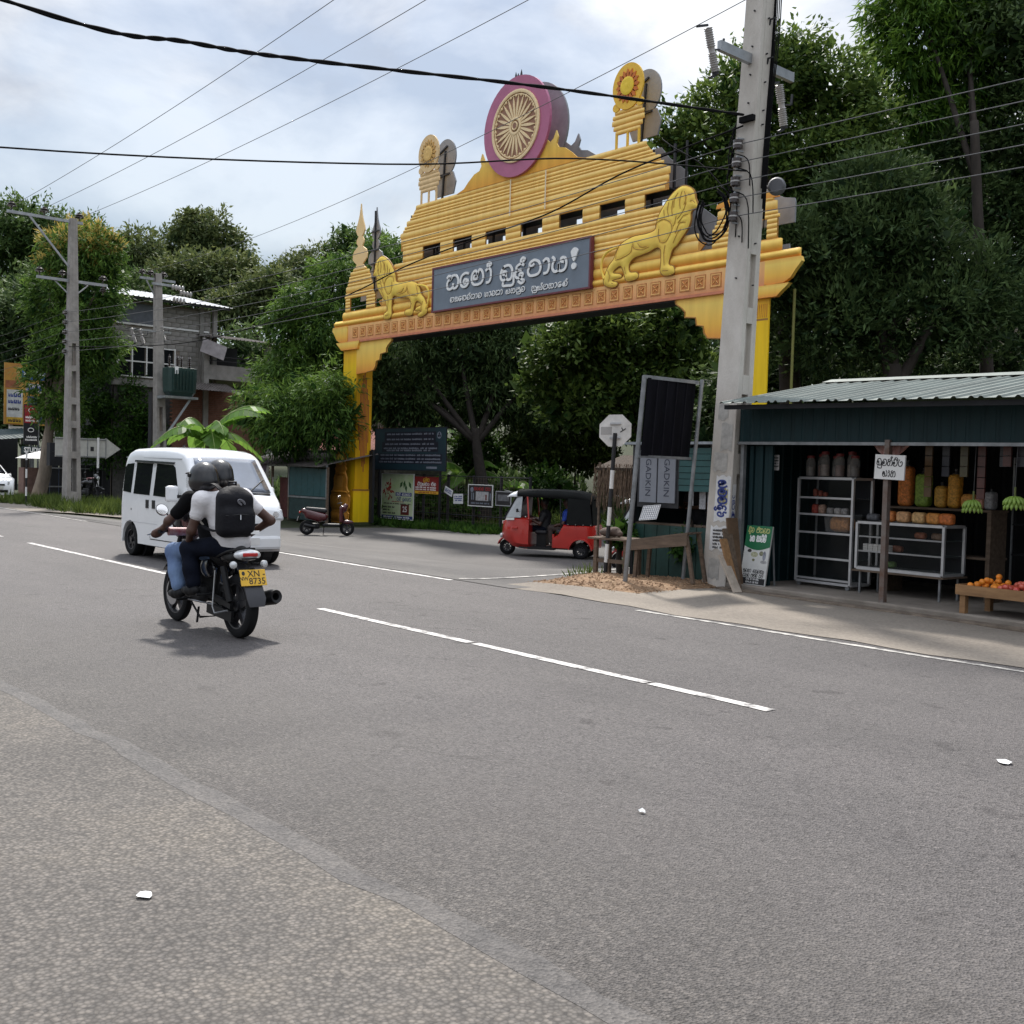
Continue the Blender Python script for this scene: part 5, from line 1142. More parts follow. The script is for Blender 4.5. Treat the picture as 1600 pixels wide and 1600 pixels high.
# packets hung in strips below the fascia, and loose shelves deep in the shop
q = random.Random(11)
for k in range(11):
    x = 2.95 + k * .17 + q.uniform(-.03, .03); t = thing('packet_strip', 'hanging strip of small snack packets under the teal fascia', 'packets', S(x, .25 + .1 * (k % 3), 2.12), SHR, 'strips of packets hung in the shop')
    col = q.choice([(.08, .025, .02), (.04, .04, .05), (.06, .05, .02), (.09, .05, .02)]); n = q.randint(2, 5)
    for j in range(n): b = MB(); b.box(-.05, .05, -.012, .012, -.13 * j - .13, -.13 * j - .01); b.build('packet', mat('strip_%d' % int(col[0] * 99 + col[2] * 7), col, .35, var=.3, scale=9), t)
rk = thing('wire_rack', 'dark wire rack deep inside the shop behind the bananas', 'rack', S(3.1, 1.9, .115), SHR)
for z in (.6, 1.0, 1.4, 1.8): b = MB(); b.box(0, 2.2, 0, .4, z, z + .02); b.build('rack_shelf', m_dark, rk)
for x in (0, .73, 1.46, 2.2): b = MB(); b.box(x - .012, x + .012, 0, .02, 0, 1.9); b.build('rack_post', m_tube, rk)
# --- leaning green advertising board
ab = thing('advert_board', 'leaning green and white advert board with phone numbers at the shop step', 'sign board', S(.16, -.06, .115), SHR)
ab.rotation_euler = (radians(-9), 0, SHR)
b = MB(); b.box(-.04, .44, -.012, .012, 0, .86); pn = b.build('panel', mat('advert_paper', (.60, .60, .58), .6, var=.1), ab)
b = MB(); pts = [(-.04, .86), (-.04, .56)] + [(-.04 + .48 * k / 10, .56 - .055 * sin(pi * k / 10)) for k in range(1, 10)] + [(.44, .56), (.44, .86)]
b.prism(pts, lambda x, z: (x, -.0122, z), lambda x, z: (x, -.0142, z)); b.build('green_field', mat('advert_green', (.010, .14, .055), .5), pn)
b = MB(); b.box(-.03, .43, -.0145, -.0122, .01, .10); b.build('number_strip', m_black, pn)
fm = lambda x, z: face_m((x, -.0146, z), (1, 0, 0), (0, 0, 1))
sinhala('lettering', ['du', 'i', 'va', 'sp', 'pa', 'i', 'na', 'va', 'na'], .065, mat('advert_yellow', (.55, .55, .20), .6), pn, fm(.20, .79), .002, .15, .40)
sinhala('lettering', ['ra', 'sa', 'sp', 'ka', 'ae', 'va', 'i', 'la', 'i'], .085, m_letter, pn, fm(.20, .67), .002, .17, .30)
sinhala('lettering', ['ha', 'va', 'sa', 'aa', 'sp', 'la', 'ka', 'u', 'va', 'sa', 'ra'], .05, m_black, pn, face_m((.20, -.0128, .20), (1, 0, 0), (0, 0, 1)), .002, .13, .40)
sinhala('lettering', ['na', 'ya', 'va', 'sp', 'pa', 'ma', 'la', 'sp', 'na', 'tta', 'i'], .05, m_black, pn, face_m((.20, -.0128, .135), (1, 0, 0), (0, 0, 1)), .002, .13, .38)
latin('phone_number', '076 97 99 496', .042, m_letter, pn, fm(.20, .078)); latin('phone_number', '074 25 38 935', .042, m_letter, pn, fm(.20, .036))
for k, (x, z, w, h, col) in enumerate(((.03, .49, .08, .05, (.05, .05, .05)), (.10, .44, .14, .08, (.42, .42, .28)), (.26, .46, .08, .07, (.22, .22, .14)), (.33, .43, .06, .14, (.25, .26, .30)), (.30, .34, .12, .05, (.34, .34, .34)), (.14, .36, .05, .04, (.20, .20, .10)))):
    b = MB(); b.prism(arc(x + w / 2, z, w / 2, h / 2, 0, 330, 10), lambda a, c: (a, -.0122, c), lambda a, c: (a, -.0132 - .0003 * k, c)); b.build('printed_picture', mat('print_%d' % k, col, .6, var=.5, scale=30), pn)
for x in (-.02, .42): b = MB(); b.bar((x, .02, .84), (x, .22, .02), .02); b.build('strut', m_tube, ab)

# ================================================================== KIOSK, BOARDS, BENCHES, STOP SIGN
kz = thing('green_kiosk', 'small dark green kiosk with a low roof behind the wooden benches', 'kiosk', (-12.15, 13.3, 0))
for k in range(6): b = MB(); b.box(k * .27, k * .27 + .255, -.02, .0, .04, .86); b.build('low_board', mat('kiosk_green', (.012, .05, .042), .55, var=.3), kz)
b = MB(); b.box(0, 1.62, 0, 1.6, 0, .05); b.build('floor', m_woodd, kz)
for x in (0, 1.6):
    for y in (0, 1.55): b = MB(); b.box(x - .03, x + .03, y - .03, y + .03, 0, 2.16); b.build('corner_post', m_steel, kz)
b = MB(); b.box(-.12, 1.72, -.15, 1.7, 2.15, 2.19); b.build('roof', mat('kiosk_roof', (.30, .33, .36), .5, .3, var=.3), kz)
b = MB(); b.box(0, 1.6, .02, .32, .86, .89); b.build('counter', m_woodd, kz)
b = MB(); b.box(0, 1.6, 1.52, 1.56, .05, 2.15); b.build('rear_wall', m_dark, kz)
b = MB(); b.box(-.015, .015, .04, 1.55, .05, 2.15); b.build('side_wall', mat('kiosk_side', (.02, .03, .035), .6), kz)
for k in range(7): b = MB(); b.box(.98, 1.60, -.05 - .01 * (k % 2), -.03, 1.42 + k * .098, 1.51 + k * .098); b.build('shutter_slat', mat('shutter_teal', (.02, .085, .085), .5, var=.2), kz)
for k, x in enumerate((.16, .55)):
    b = MB(); b.box(x, x + .36, -.06, -.035, 1.22, 2.06); pn = b.build('sign_panel', mat('kiosk_panel_grey', (.22, .235, .27), .5, var=.1), kz)
    latin('lettering', 'GADKIN', .16, mat('panel_print', (.03, .035, .06), .5), pn, face_m((x + .18, -.062, 1.62), (0, 0, -1), (1, 0, 0)), .003)
b = MB(); b.box(.10, .97, -.034, -.02, 1.14, 2.12); b.build('panel_backing', m_steel, kz)
for k, (x, z, w, h) in enumerate(((.14, 1.05, .16, .22), (1.1, 1.2, .1, .3), (1.32, 1.15, .12, .34), (1.48, 1.12, .1, .3))):
    b = MB(); b.box(x, x + w, .05, .06, z, z + h); b.build('hanging_sachets', mat('sachet_grey', (.38, .38, .40), .5, var=.5, scale=25), kz)
# a customer bent over the counter with a checked sheet
def person_simple(loc, rz, label, shirt, skin, legs, pose='stand'):
    t = thing('person', label, 'person', loc, rz)
    msk = mat('skin_brown', (.12, .058, .035), .55, var=.15)
    zz = 0
    body = [cone((0, 0, 1.0), (.03, 0, 1.42), .14, .15), cone((.03, -.17, 1.40), (.03, .17, 1.40), .07, .07), cone((.04, 0, 1.45), (.05, 0, 1.56), .055, .055), ell((.06, 0, 1.66), (.095, .080, .125)), ell((.15, 0, 1.645), (.02, .014, .02)), ell((.05, .08, 1.65), (.02, .015, .03)), ell((.05, -.08, 1.65), (.02, .015, .03))]
    for sg in (-1, 1):
        body += [cone((.03, .19 * sg, 1.39), (.12, .24 * sg, 1.12), .048, .04), cone((.12, .24 * sg, 1.12), (.33, .12 * sg, 1.10), .038, .03), ell((.37, .11 * sg, 1.10), (.05, .035, .02))]
        for k in range(4): body.append(cone((.39, (.085 + .017 * k) * sg, 1.10), (.45, (.085 + .017 * k) * sg, 1.085), .009, .007))
        body += [cone((.37, .08 * sg, 1.11), (.41, .055 * sg, 1.12), .010, .008), cone((0, .09 * sg, .98), (.03, .10 * sg, .52), .085, .055), cone((.03, .10 * sg, .52), (-.01, .10 * sg, .08), .052, .035), cone((-.02, .10 * sg, .045), (.14, .11 * sg, .03), .04, .03)]
    blob('body', body, .016, msk, t, k=.025)
    blob('shirt', [cone((0, 0, .96), (.03, 0, 1.40), .155, .165), cone((.03, -.17, 1.39), (.03, .17, 1.39), .085, .085)] + [cone((.03, .19 * s_, 1.39), (.09, .225 * s_, 1.22), .07, .062) for s_ in (-1, 1)], .018, mat('shirt_%s' % shirt[0], shirt[1], .8, var=.2, bump=.3, bscale=14), t, k=.03)
    blob('trousers', [cone((0, 0, .98), (0, 0, .92), .15, .14)] + [cone((0, .09 * s_, .95), (.03, .10 * s_, .52), .10, .075) for s_ in (-1, 1)] + [cone((.03, .10 * s_, .52), (-.01, .10 * s_, .10), .075, .062) for s_ in (-1, 1)], .018, mat('trousers_%s' % legs[0], legs[1], .85, var=.2), t, k=.03)
    blob('hair', [ell((.035, 0, 1.70), (.105, .09, .10))], .014, mat('hair_black', (.010, .009, .008), .6, var=.3), t, cutf=lambda P: (P[:, 0] - .085) - (P[:, 2] - 1.70) * .8)
    return t
person_simple((-11.45, 14.15, .05), radians(-95), 'person in a dark shirt sitting behind the kiosk counter', ('dark', (.03, .03, .035)), 0, ('dark', (.02, .02, .025)))
ck = thing('checked_sheet', 'white checked sheet of paper held out at the kiosk counter', 'paper', (-11.62, 13.10, 1.0), .1)
b = MB(); b.obox((0, 0, .06), (Vector((1, 0, .1)).normalized(), Vector((0, .5, 1)).normalized(), Vector((-.1, -1, .5)).normalized()), (.34, .26, .006)); sh = b.build('sheet', m_white, ck); 
ax_, ay_ = Vector((1, 0, .1)).normalized(), Vector((0, .5, 1)).normalized(); az_ = Vector((-.0, -1, .5)).normalized()
for k in range(-4, 5):
    b = MB(); b.bar(Vector((0, 0, .06)) + ax_ * k * .038 - ay_ * .125 + az_ * .005, Vector((0, 0, .06)) + ax_ * k * .038 + ay_ * .125 + az_ * .005, .005, .003); b.build('ruled_line', mat('ruled_blue', (.08, .09, .16), .7), ck)
for k in range(-3, 4):
    b = MB(); b.bar(Vector((0, 0, .06)) + ay_ * k * .038 - ax_ * .165 + az_ * .005, Vector((0, 0, .06)) + ay_ * k * .038 + ax_ * .165 + az_ * .005, .005, .003); b.build('ruled_line', mat('ruled_blue', (.08, .09, .16)), ck)
# --- black hoarding across the road edge
hb = thing('black_hoarding', 'tall black hoarding on two slanting steel tube posts', 'hoarding', (-10.84, 11.72, 0))
b = MB(); b.tube([(0, 0, .0), (.26, 0, 3.08)], .035, 10); b.build('post', m_tube, hb, smooth=True)
b = MB(); b.tube([(.20, 1.06, .0), (.40, 1.12, 3.10)], .030, 10); b.build('post', m_tube, hb, smooth=True)
for k in range(5):
    y0 = .03 + k * .215; b = MB(); b.loft([[(.20 + .0 * k, y0, 1.93), (.20, y0 + .212, 1.93), (.215, y0 + .212, 1.93), (.215, y0, 1.93)], [(.285, y0, 3.05), (.285, y0 + .212, 3.05), (.30, y0 + .212, 3.05), (.30, y0, 3.05)]]); b.build('board', mat('hoarding_black', (.006, .006, .009), .85, spec=.1, var=.5, scale=3, stretch=(1, 3, .4)), hb)
b = MB(); b.bar((.27, -.02, 3.06), (.31, 1.14, 3.06), .05); b.build('top_rail', m_tube, hb); b = MB(); b.bar((.19, -.02, 1.92), (.22, 1.12, 1.92), .04); b.build('bottom_rail', m_tube, hb)
for k in range(1, 5): b = MB(); b.bar((.222, .03 + k * .215, 1.95), (.306, .03 + k * .215, 3.03), .018); b.build('batten', mat('hoarding_batten', (.012, .012, .016), .8, spec=.1), hb)
# --- stop sign seen from behind
ss_ = thing('stop_sign', 'octagonal road sign seen from its pale back on a black and white post', 'road sign', (-11.87, 12.37, -.02))
dsg = (Vector((0, 0, 1)) + Vector((.055, 0, 0))).normalized()
for k in range(8): b = MB(); b.tube([dsg * (k * .29), dsg * (k * .29 + .29)], .032, 10, cap=True); b.build('post_band', m_white if k in (1, 3, 5) else m_black, ss_, smooth=True)
cc = dsg * 2.36; fx, fz = Vector((.72, .69, .04)).normalized(), Vector((.0, 0, 1)); fn = fx.cross(fz).normalized()
oc = [(.268 * cos(pi / 8 + k * pi / 4), .268 * sin(pi / 8 + k * pi / 4)) for k in range(8)]
b = MB(); b.prism(oc, lambda u, v: cc + fx * u + fz * v - fn * .040, lambda u, v: cc + fx * u + fz * v - fn * .036); pl = b.build('octagon_plate', mat('sign_back_grey', (.74, .71, .67), .5, .1, var=.2, scale=5), ss_)
for dz in (-.11, .11): b = MB(); b.obox(cc + fz * dz + fx * 0 + fn * -.025, (fx, fz, fn), (.17, .03, .03)); b.build('clamp', m_alu, pl)
b = MB(); b.obox(cc + fx * -.14 + fn * -.034, (fx, fz, fn), (.17, .12, .004)); b.build('sticker', mat('sticker_grey', (.42, .40, .38), .6), pl)
for a in (.6, 2.1, 3.7): b = MB(); b.obox(cc + fx * .12 + fn * -.033 + (fx * cos(a) + fz * sin(a)) * .025, (fx * cos(a) + fz * sin(a), fx * -sin(a) + fz * cos(a), fn), (.05, .014, .003)); b.build('painted_mark', m_black, pl)
# --- thatched awning left of the kiosk
ta = thing('thatch_awning', 'sagging awning of dry brown palm thatch left of the kiosk', 'awning', (-13.1, 13.55, 1.0))
b = MB(); b.obox((.40, .2, .86), (Vector((1, 0, 0)), Vector((0, 1, .35)).normalized(), Vector((0, -.35, 1)).normalized()), (.95, .7, .05)); b.build('roof_mat', mat('thatch_brown', (.05, .034, .022), .95, var=.5, scale=10, stretch=(4, 1, 1), bump=.6), ta)
th = MB()
for k in range(420):
    x = rnd.uniform(-.10, .92); y = rnd.uniform(-.14, .02); L = rnd.uniform(.25, .68); w = rnd.uniform(.006, .02); z = .84 - rnd.uniform(0, .2); dx = rnd.uniform(-.08, .08)
    th.add([(x, y, z), (x + w, y, z), (x + w * .6 + dx, y - .03, z - L), (x + dx, y - .03, z - L)], [(0, 1, 2, 3)])
fr = th.build('thatch_fringe', mat('thatch_dry', (.13, .085, .055), .95, var=.6, scale=14), ta, fix=False); fr['kind'] = 'stuff'
for x in (0.0, .85): b = MB(); b.tube([(x, -.10, -1.05), (x, -.10, .86)], .022, 6); b.build('pole', m_woodd, ta)
# --- rough wooden stand and slanting table
w1 = thing('wooden_stand', 'small rough wooden stand with a brown sack beside the stop sign post', 'stand', (-12.10, 12.32, mound_z(-12.0, 12.3) - .01), .12)
for x in (.04, .62):
    for y in (.03, .38): b = MB(); b.box(x - .03, x + .03, y - .03, y + .03, 0, .58); b.build('leg', m_woodd, w1)
for k in range(3): b = MB(); b.box(-.10, .78, -.02 + k * .15, .12 + k * .15, .58 + .004 * k, .61 + .004 * k); b.build('plank', m_woodd, w1)
b = MB(); b.box(.06, .60, .015, .04, .22, .28); b.build('cross_rail', m_woodd, w1)
sk = thing('brown_sack', 'lumpy brown sack lying on the small wooden stand', 'sack', (-11.95, 12.50, mound_z(-12.0, 12.3) + .615))
blob('sack_body', [ell((0, 0, .07), (.16, .11, .075)), ell((.12, .03, .08), (.10, .09, .08)), ell((.22, .02, .05), (.06, .06, .05))], .014, mat('sack_brown', (.10, .07, .055), .9, var=.3, bump=.4), sk, k=.03)
w2 = thing('slanting_table', 'slanting weathered wooden table with splayed legs in front of the kiosk', 'table', (-11.15, 12.22, mound_z(-10.8, 12.3) - .01), .18)
for k in range(3): b = MB(); b.loft([[(-.05, k * .15, .56), (-.05, k * .15 + .14, .56), (-.05, k * .15 + .14, .585), (-.05, k * .15, .585)], [(.92, k * .15, .72), (.92, k * .15 + .14, .72), (.92, k * .15 + .14, .745), (.92, k * .15, .745)]]); b.build('plank', m_woodd, w2)
b = MB(); b.loft([[(-.05, -.02, .42), (-.05, 0, .42), (-.05, 0, .56), (-.05, -.02, .56)], [(.92, -.02, .55), (.92, 0, .55), (.92, 0, .72), (.92, -.02, .72)]]); b.build('apron_board', m_woodd, w2)
for x0, x1 in ((.06, .02), (.88, 1.02)):
    for y in (.03, .40): b = MB(); b.bar((x0, y, .60 + .12 * (x0 > .5)), (x1, y, 0), .05); b.build('leg', m_woodd, w2)
# planks and an old crate leaning between pole and shop
for k, (x, y, L, tilt, w, lab) in enumerate(((-9.78, 12.72, .92, .30, .16, 'weathered plank leaning behind the pole, nearest the shop step'), (-9.70, 12.60, .80, .42, .12, 'reddish plank leaning at a slant beside the pole'), (-9.62, 12.52, .62, .62, .14, 'short pale plank with a white end leaning by the pole'), (-9.86, 12.84, 1.05, .18, .20, 'broad brown board standing upright behind the leaning planks'))):
    t = thing('leaning_plank', lab, 'plank', (x, y, .03), -.2); d = Vector((-sin(tilt), 0, cos(tilt)))
    b = MB(); b.bar((.25, 0, 0), Vector((.25, 0, 0)) + d * L, .03, w, up=(0, 1, 0)); b.build('plank', [m_woodd, m_wood, mat('pale_board', (.40, .34, .28), .8, var=.3), mat('brown_board', (.14, .085, .05), .85, var=.3)][k], t)
# papers pasted round the pale concrete pole
def pole_paper(z0, z1, face, u0, u1, m, label, lines=None, words=None):
    w, d, ox, oy = rf((z0 + z1) / 2); t = thing('pasted_poster', label, 'poster', (0, 0, 0))
    if face == 'x': P = lambda u, z: Vector((-10.1 + rf(z)[2] + rf(z)[0] / 2 + .006, 13.03 + rf(z)[3] + u * rf(z)[1] / 2, z - .05)); xd = (0, 1, 0)
    else: P = lambda u, z: Vector((-10.1 + rf(z)[2] + u * rf(z)[0] / 2, 13.03 + rf(z)[3] - rf(z)[1] / 2 - .006, z - .05)); xd = (1, 0, 0)
    t.location = P((u0 + u1) / 2, z0); L0 = t.location.copy()
    b = MB(); q = random.Random(int(z0 * 100)); N = 6; top = [P(u0 + (u1 - u0) * k / N, z1 + q.uniform(-.03, .02)) - L0 for k in range(N + 1)]; bot = [P(u0 + (u1 - u0) * k / N, z0 + q.uniform(-.02, .03)) - L0 for k in range(N + 1)]
    b.loft([[a, c] for a, c in zip(top, bot)], cap=False, closed=False); s_ = b.build('sheet', m, t)
    if lines:
        cen = P((u0 + u1) / 2, (z0 + z1) / 2) - L0; M4 = face_m(cen + Vector(((.002 if face == 'x' else 0), (-.002 if face != 'x' else 0), 0)), xd, (0, 0, 1)); fake_lines('print', lines, m_black, t, M4)
    if words:
        cen = P((u0 + u1) / 2, (z0 + z1) / 2) - L0; sinhala('lettering', words[0], words[1], words[2], t, face_m(cen + Vector(((.002 if face == 'x' else 0), (-.002 if face != 'x' else 0), 0)), (0, 0, -1) , xd), .002, .18, (z1 - z0) * .8)
m_pap = mat('weathered_paper', (.52, .50, .47), .85, var=0, col2=(.30, .29, .27), scale=7); m_papw = mat('white_paper', (.66, .66, .66), .8, var=.15)
m_blue = mat('ink_blue', (.03, .05, .22), .6)
pole_paper(.62, .98, 'y', -.55, .9, m_papw, 'white gridded notice pasted low on the pale pole', [(-.10, .10, .12 - .05 * k, .035) for k in range(6)])
pole_paper(1.05, 1.72, 'y', -.35, .95, m_papw, 'tall white poster with blue letters pasted on the pale pole', None, (['a', 'la', 'va', 'du', 'ra'], .16, m_blue))
pole_paper(1.30, 1.55, 'y', -.05, .75, mat('yellow_paper', (.55, .50, .22), .8), 'small yellow sticker on the blue lettered poster', [(-.05, .05, .05 - .03 * k, .02) for k in range(4)])
for k, (z0, z1, a, c) in enumerate(((1.78, 2.05, -.7, .5), (2.1, 2.5, -.2, .8), (2.55, 2.8, -.6, .3), (.2, .5, -.5, .4))):
    pole_paper(z0, z1, 'y', a, c, m_pap, ['torn grey paper above the blue lettered poster', 'weathered torn poster halfway up the pale pole', 'topmost torn paper scrap on the pale pole', 'faded scrap of paper near the foot of the pale pole'][k])
pole_paper(1.0, 1.6, 'x', -.9, -.45, m_papw, 'narrow white and blue bill on the shop side of the pale pole', None, (['ka', 'sa', 'la'], .06, m_blue))

# ================================================================== VEHICLES
m_tyre = mat('tyre_rubber', (.010, .010, .011), .85, spec=.2, var=.2, bump=.2, bscale=60)
m_rim = mat('rim_alloy', (.42, .42, .43), .3, .8, var=.1)
m_rimd = mat('rim_dark', (.05, .05, .055), .35, .6, var=.1)
m_vglass = mat('vehicle_glass', (.010, .011, .013), .04, 0, var=0, spec=.12)
m_wscreen = mat('windscreen_glass', (.16, .18, .22), .08, .25, var=.2, scale=2, coat=1.)  # grey, slightly metallic base colour paints in the reflected sky
m_chrome = mat('chrome', (.62, .62, .63), .12, 1., var=.05)
m_bplast = mat('black_plastic', (.009, .009, .010), .5, var=.2, spec=.3)
m_bgloss = mat('black_gloss', (.010, .010, .012), .18, var=0, coat=.6)
m_van = mat('van_white', (.78, .79, .80), .22, var=.04, scale=2, coat=.6)
m_lamp = mat('lamp_lens', (.62, .63, .64), .12, .2, var=.2, scale=20, coat=.8)
m_red = mat('red_lens', (.45, .012, .012), .2, var=.1, coat=.6)
def wheel(parent, x, y, r, w, rimr, spokes=5, mr=None, axis=(0, 1, 0), name='wheel', split=None, both=True):
    ax = Vector(axis); c = Vector((x, y, r)); b = MB(); h = w / 2
    b.lathe([(rimr, -h * .9), (rimr + .02, -h), (r - .03, -h), (r - .008, -h * .75), (r, -h * .35), (r, h * .35), (r - .008, h * .75), (r - .03, h), (rimr + .02, h), (rimr, h * .9), (rimr, -h * .9)], 36, c, ax, cap=False)
    t = b.build(name, m_tyre, parent, smooth=True)
    mr = mr or m_rim; b = MB(); b.lathe([(rimr - .012, -h * .85), (rimr + .004, -h * .9), (rimr + .004, h * .9), (rimr - .012, h * .85), (rimr - .025, 0), (rimr - .012, -h * .85)], 32, c, ax, cap=False); b.build('rim', mr, t, smooth=True)
    b = MB(); b.lathe([(rimr * .24, -h * .9), (rimr * .24, h * .9)], 16, c, ax); b.build('hub', mr, t, smooth=True)
    u, v_ = frame_of(ax)
    for k in range(spokes):
        a = 2 * pi * (k + .25) / spokes; d = u * cos(a) + v_ * sin(a); e = ax.cross(d)
        b = MB(); b.loft([[c + d * rr + e * (s1 * ww) + ax * (s2 * h * .55) for s1, s2 in ((-1, -1), (1, -1), (1, 1), (-1, 1))] for rr, ww in ((rimr * .2, rimr * .17), (rimr * .98, rimr * .11))]); b.build('spoke', mr, t)
    return t
def ring_section(x, zb, zt, wf, crown=.02):
    """closed ring round the body at station x, from lower right over the roof to lower left"""
    T = [0, .12, .28, .45, .62, .78, .90, .955, .985, 1.0]; R = []
    for t in T:
        z = zb + (zt - zb) * t; w = wf(x, z)
        ins = {.955: .006, .985: .03, 1.0: .085}.get(t, 0); R.append((x, -(w - ins), z))
    top = [(x, -wf(x, zt) * .55, zt + crown * .7), (x, 0, zt + crown), (x, wf(x, zt) * .55, zt + crown * .7)]
    return R + top + [(x, -p[1], p[2]) for p in reversed(R)]
# ---------------------------------------------------------------- white van
van = thing('white_van', 'boxy white van driving past behind the motorcycle', 'van', (-17.52, 8.24, .004), 0)
VR = 0.285
def vtop(x): return float(np.interp(x, [-1.73, -1.70, -1.64, -1.52, -1.3, -.6, 0, .5, .72, .86, 1.34, 1.42, 1.58, 1.66, 1.69], [.92, 1.30, 1.66, 1.81, 1.87, 1.89, 1.885, 1.86, 1.82, 1.74, 1.14, 1.09, 1.00, .90, .72]))
def vwid(x, z):
    w = .735 - max(0, z - 1.0) * .115; e = 0
    if x < -1.55: e = .10 * ((-1.55 - x) / .18) ** 2
    if x > 1.25: e = .13 * ((x - 1.25) / .44) ** 2
    return w - e
def vbot(x):
    z = .235
    for xc in (-1.19, 1.21):
        if abs(x - xc) < .345: z = max(z, VR + math.sqrt(.345 ** 2 - (x - xc) ** 2) - .01)
    if x > 1.60 or x < -1.68: z += .05
    return min(z, .72)
xs = sorted(set([round(float(q), 3) for q in np.concatenate([np.linspace(-1.73, 1.69, 60), -1.19 + np.linspace(-.345, .345, 17), 1.21 + np.linspace(-.345, .345, 17), [.86, 1.34, 1.42, 1.58, 1.66, 1.655]])]))
b = MB(); b.loft([ring_section(x, vbot(x), max(vtop(x), vbot(x) + .05), vwid) for x in xs]); vb = b.build('body', m_van, van, smooth=True)
def vside(poly, m, name, off=.006, par=van, sg=-1):
    """panel laid on the van's side: outline in (x, z)"""
    b = MB(); pts = catmull(poly, 3, True) if len(poly) > 12 else poly
    zs = [p[1] for p in pts]; f = lambda o: (lambda x, z: (x, sg * (vwid(x, z) + o), z))
    b.prism(pts, f(-.02), f(off)); return b.build(name, m, par)
for sg in (-1, 1):
    vside([(-1.55, 1.12), (-1.20, 1.10), (-1.20, 1.62), (-1.50, 1.60), (-1.57, 1.54)], m_vglass, 'side_window', .006, sg=sg)
    vside([(-1.08, 1.09), (-.40, 1.08), (-.40, 1.62), (-1.08, 1.63)], m_vglass, 'side_window', .006, sg=sg)
    vside([(-.24, 1.08), (.66, 1.06), (.74, 1.12), (.50, 1.56), (.40, 1.60), (-.24, 1.62)], m_vglass, 'door_window', .006, sg=sg)
    vside([(-1.12, 1.64), (.44, 1.615), (.46, 1.65), (-1.12, 1.675)], mat('visor_smoke', (.03, .032, .036), .2), 'rain_visor', .035, sg=sg)
    for x in (-1.14, -.33, .80): vside([(x - .006, .36), (x + .006, .36), (x + .006, 1.60 if x < .5 else 1.05), (x - .006, 1.60 if x < .5 else 1.05)], m_bplast, 'door_gap', .003, sg=sg)
    vside([(-1.62, 1.715), (.70, 1.70), (.70, 1.712), (-1.62, 1.727)], mat('crease_grey', (.45, .46, .48), .4), 'roof_gutter', .010, sg=sg)
    vside([(-1.70, .80), (-1.14, .80), (-1.14, .835), (-1.70, .835)], m_bplast, 'slide_rail', .004, sg=sg)
    vside([(-.33, .335), (.84, .335), (.84, .35), (-.33, .35)], m_bplast, 'sill_gap', .003, sg=sg)
    for x in (-.46, -.20): vside([(x - .055, .86), (x + .055, .86), (x + .055, 1.0), (x - .055, 1.0)], m_bplast, 'door_handle', .012, sg=sg)
    vside([(-1.4, .60), (-.05, .60), (-.05, .606), (-1.4, .606)], mat('crease_grey', (.45, .46, .48), .4), 'body_crease', .003, sg=sg)
    b = MB(); b.obox((.80, sg * .86, 1.14), ((1, 0, 0), (0, 1, 0), (0, 0, 1)), (.10, .20, .26)); mr_ = b.build('mirror', m_van, van, bevel=.04)
    b = MB(); b.bar((.84, sg * .70, 1.10), (.82, sg * .80, 1.10), .05); b.build('mirror_arm', m_bplast, mr_); b = MB(); b.box(.742, .748, sg * .86 - .085, sg * .86 + .085, 1.03, 1.25); b.build('mirror_glass', m_chrome, mr_)
    b = MB(); b.lathe([(.33, 0), (.33, .16)], 28, (-1.19, sg * .40, VR), (0, sg, 0)); b.build('wheel_well', m_black, van); b = MB(); b.lathe([(.33, 0), (.33, .16)], 28, (1.21, sg * .40, VR), (0, sg, 0)); b.build('wheel_well', m_black, van)
    b = MB(); b.obox((1.62, sg * .54, .83), (Vector((.92, -.0, .40)).normalized(), (0, 1, 0), Vector((-.40, 0, .92)).normalized()), (.10, .26, .20)); hl = b.build('headlight', m_lamp, van, bevel=.03)
    b = MB(); b.lathe([(.06, 0), (.05, .02)], 14, (1.66, sg * .53, .84), (1, 0, .4)); b.build('lamp_reflector', m_chrome, hl)
    b = MB(); b.lathe([(.05, 0), (.04, .02)], 14, (1.69, sg * .50, .42), (1, 0, 0)); b.build('fog_lamp', m_lamp, van)
def vpatch(x0, x1, yw, off, m, name, n=8):
    b = MB(); secs = []
    for k in range(n + 1):
        x = x0 + (x1 - x0) * k / n; w = yw(k / n); z0 = vtop(x); secs.append([(x, w * t, z0 + .02 * (1 - abs(t) * .55 ** 1) * (1 - .3 * abs(t)) + off) for t in np.linspace(-1, 1, 9)])
    b.loft(secs, cap=False, closed=False); o = b.build(name, m, van, smooth=True); md = o.modifiers.new('thickness', 'SOLIDIFY'); md.thickness = .006; md.offset = 0; return o
vpatch(.885, 1.315, lambda t: .545 + .075 * t, .008, m_wscreen, 'windscreen')
vpatch(1.322, 1.352, lambda t: .60, .006, m_bplast, 'cowl')
for sg in (-.30, .22): b = MB(); b.bar((1.33, sg, vtop(1.33) + .035), (1.16, sg + .34, vtop(1.16) + .03), .014); b.build('wiper', m_bplast, van)
b = MB(); b.box(1.655, 1.70, -.30, .30, .60, .70); b.build('grille', m_bplast, van, bevel=.01)
b = MB(); b.box(1.60, 1.72, -.62, .62, .27, .50); b.build('bumper', m_van, van, bevel=.05)
b = MB(); b.box(1.715, 1.725, -.22, .22, .36, .47); b.build('number_plate', m_white, van)
b = MB(); b.box(-1.5, 1.5, -.6, .6, .20, .30); b.build('underbody', m_black, van)
for x in (-1.19, 1.21):
    for sg in (-1, 1): wheel(van, x, sg * .645, VR, .165, .175, 7, m_rimd if x < 0 else m_rimd)
b = MB(); b.bar((-.05, -.30, 1.905), (.02, -.30, 1.94), .02); b.build('antenna_base', m_bplast, van)
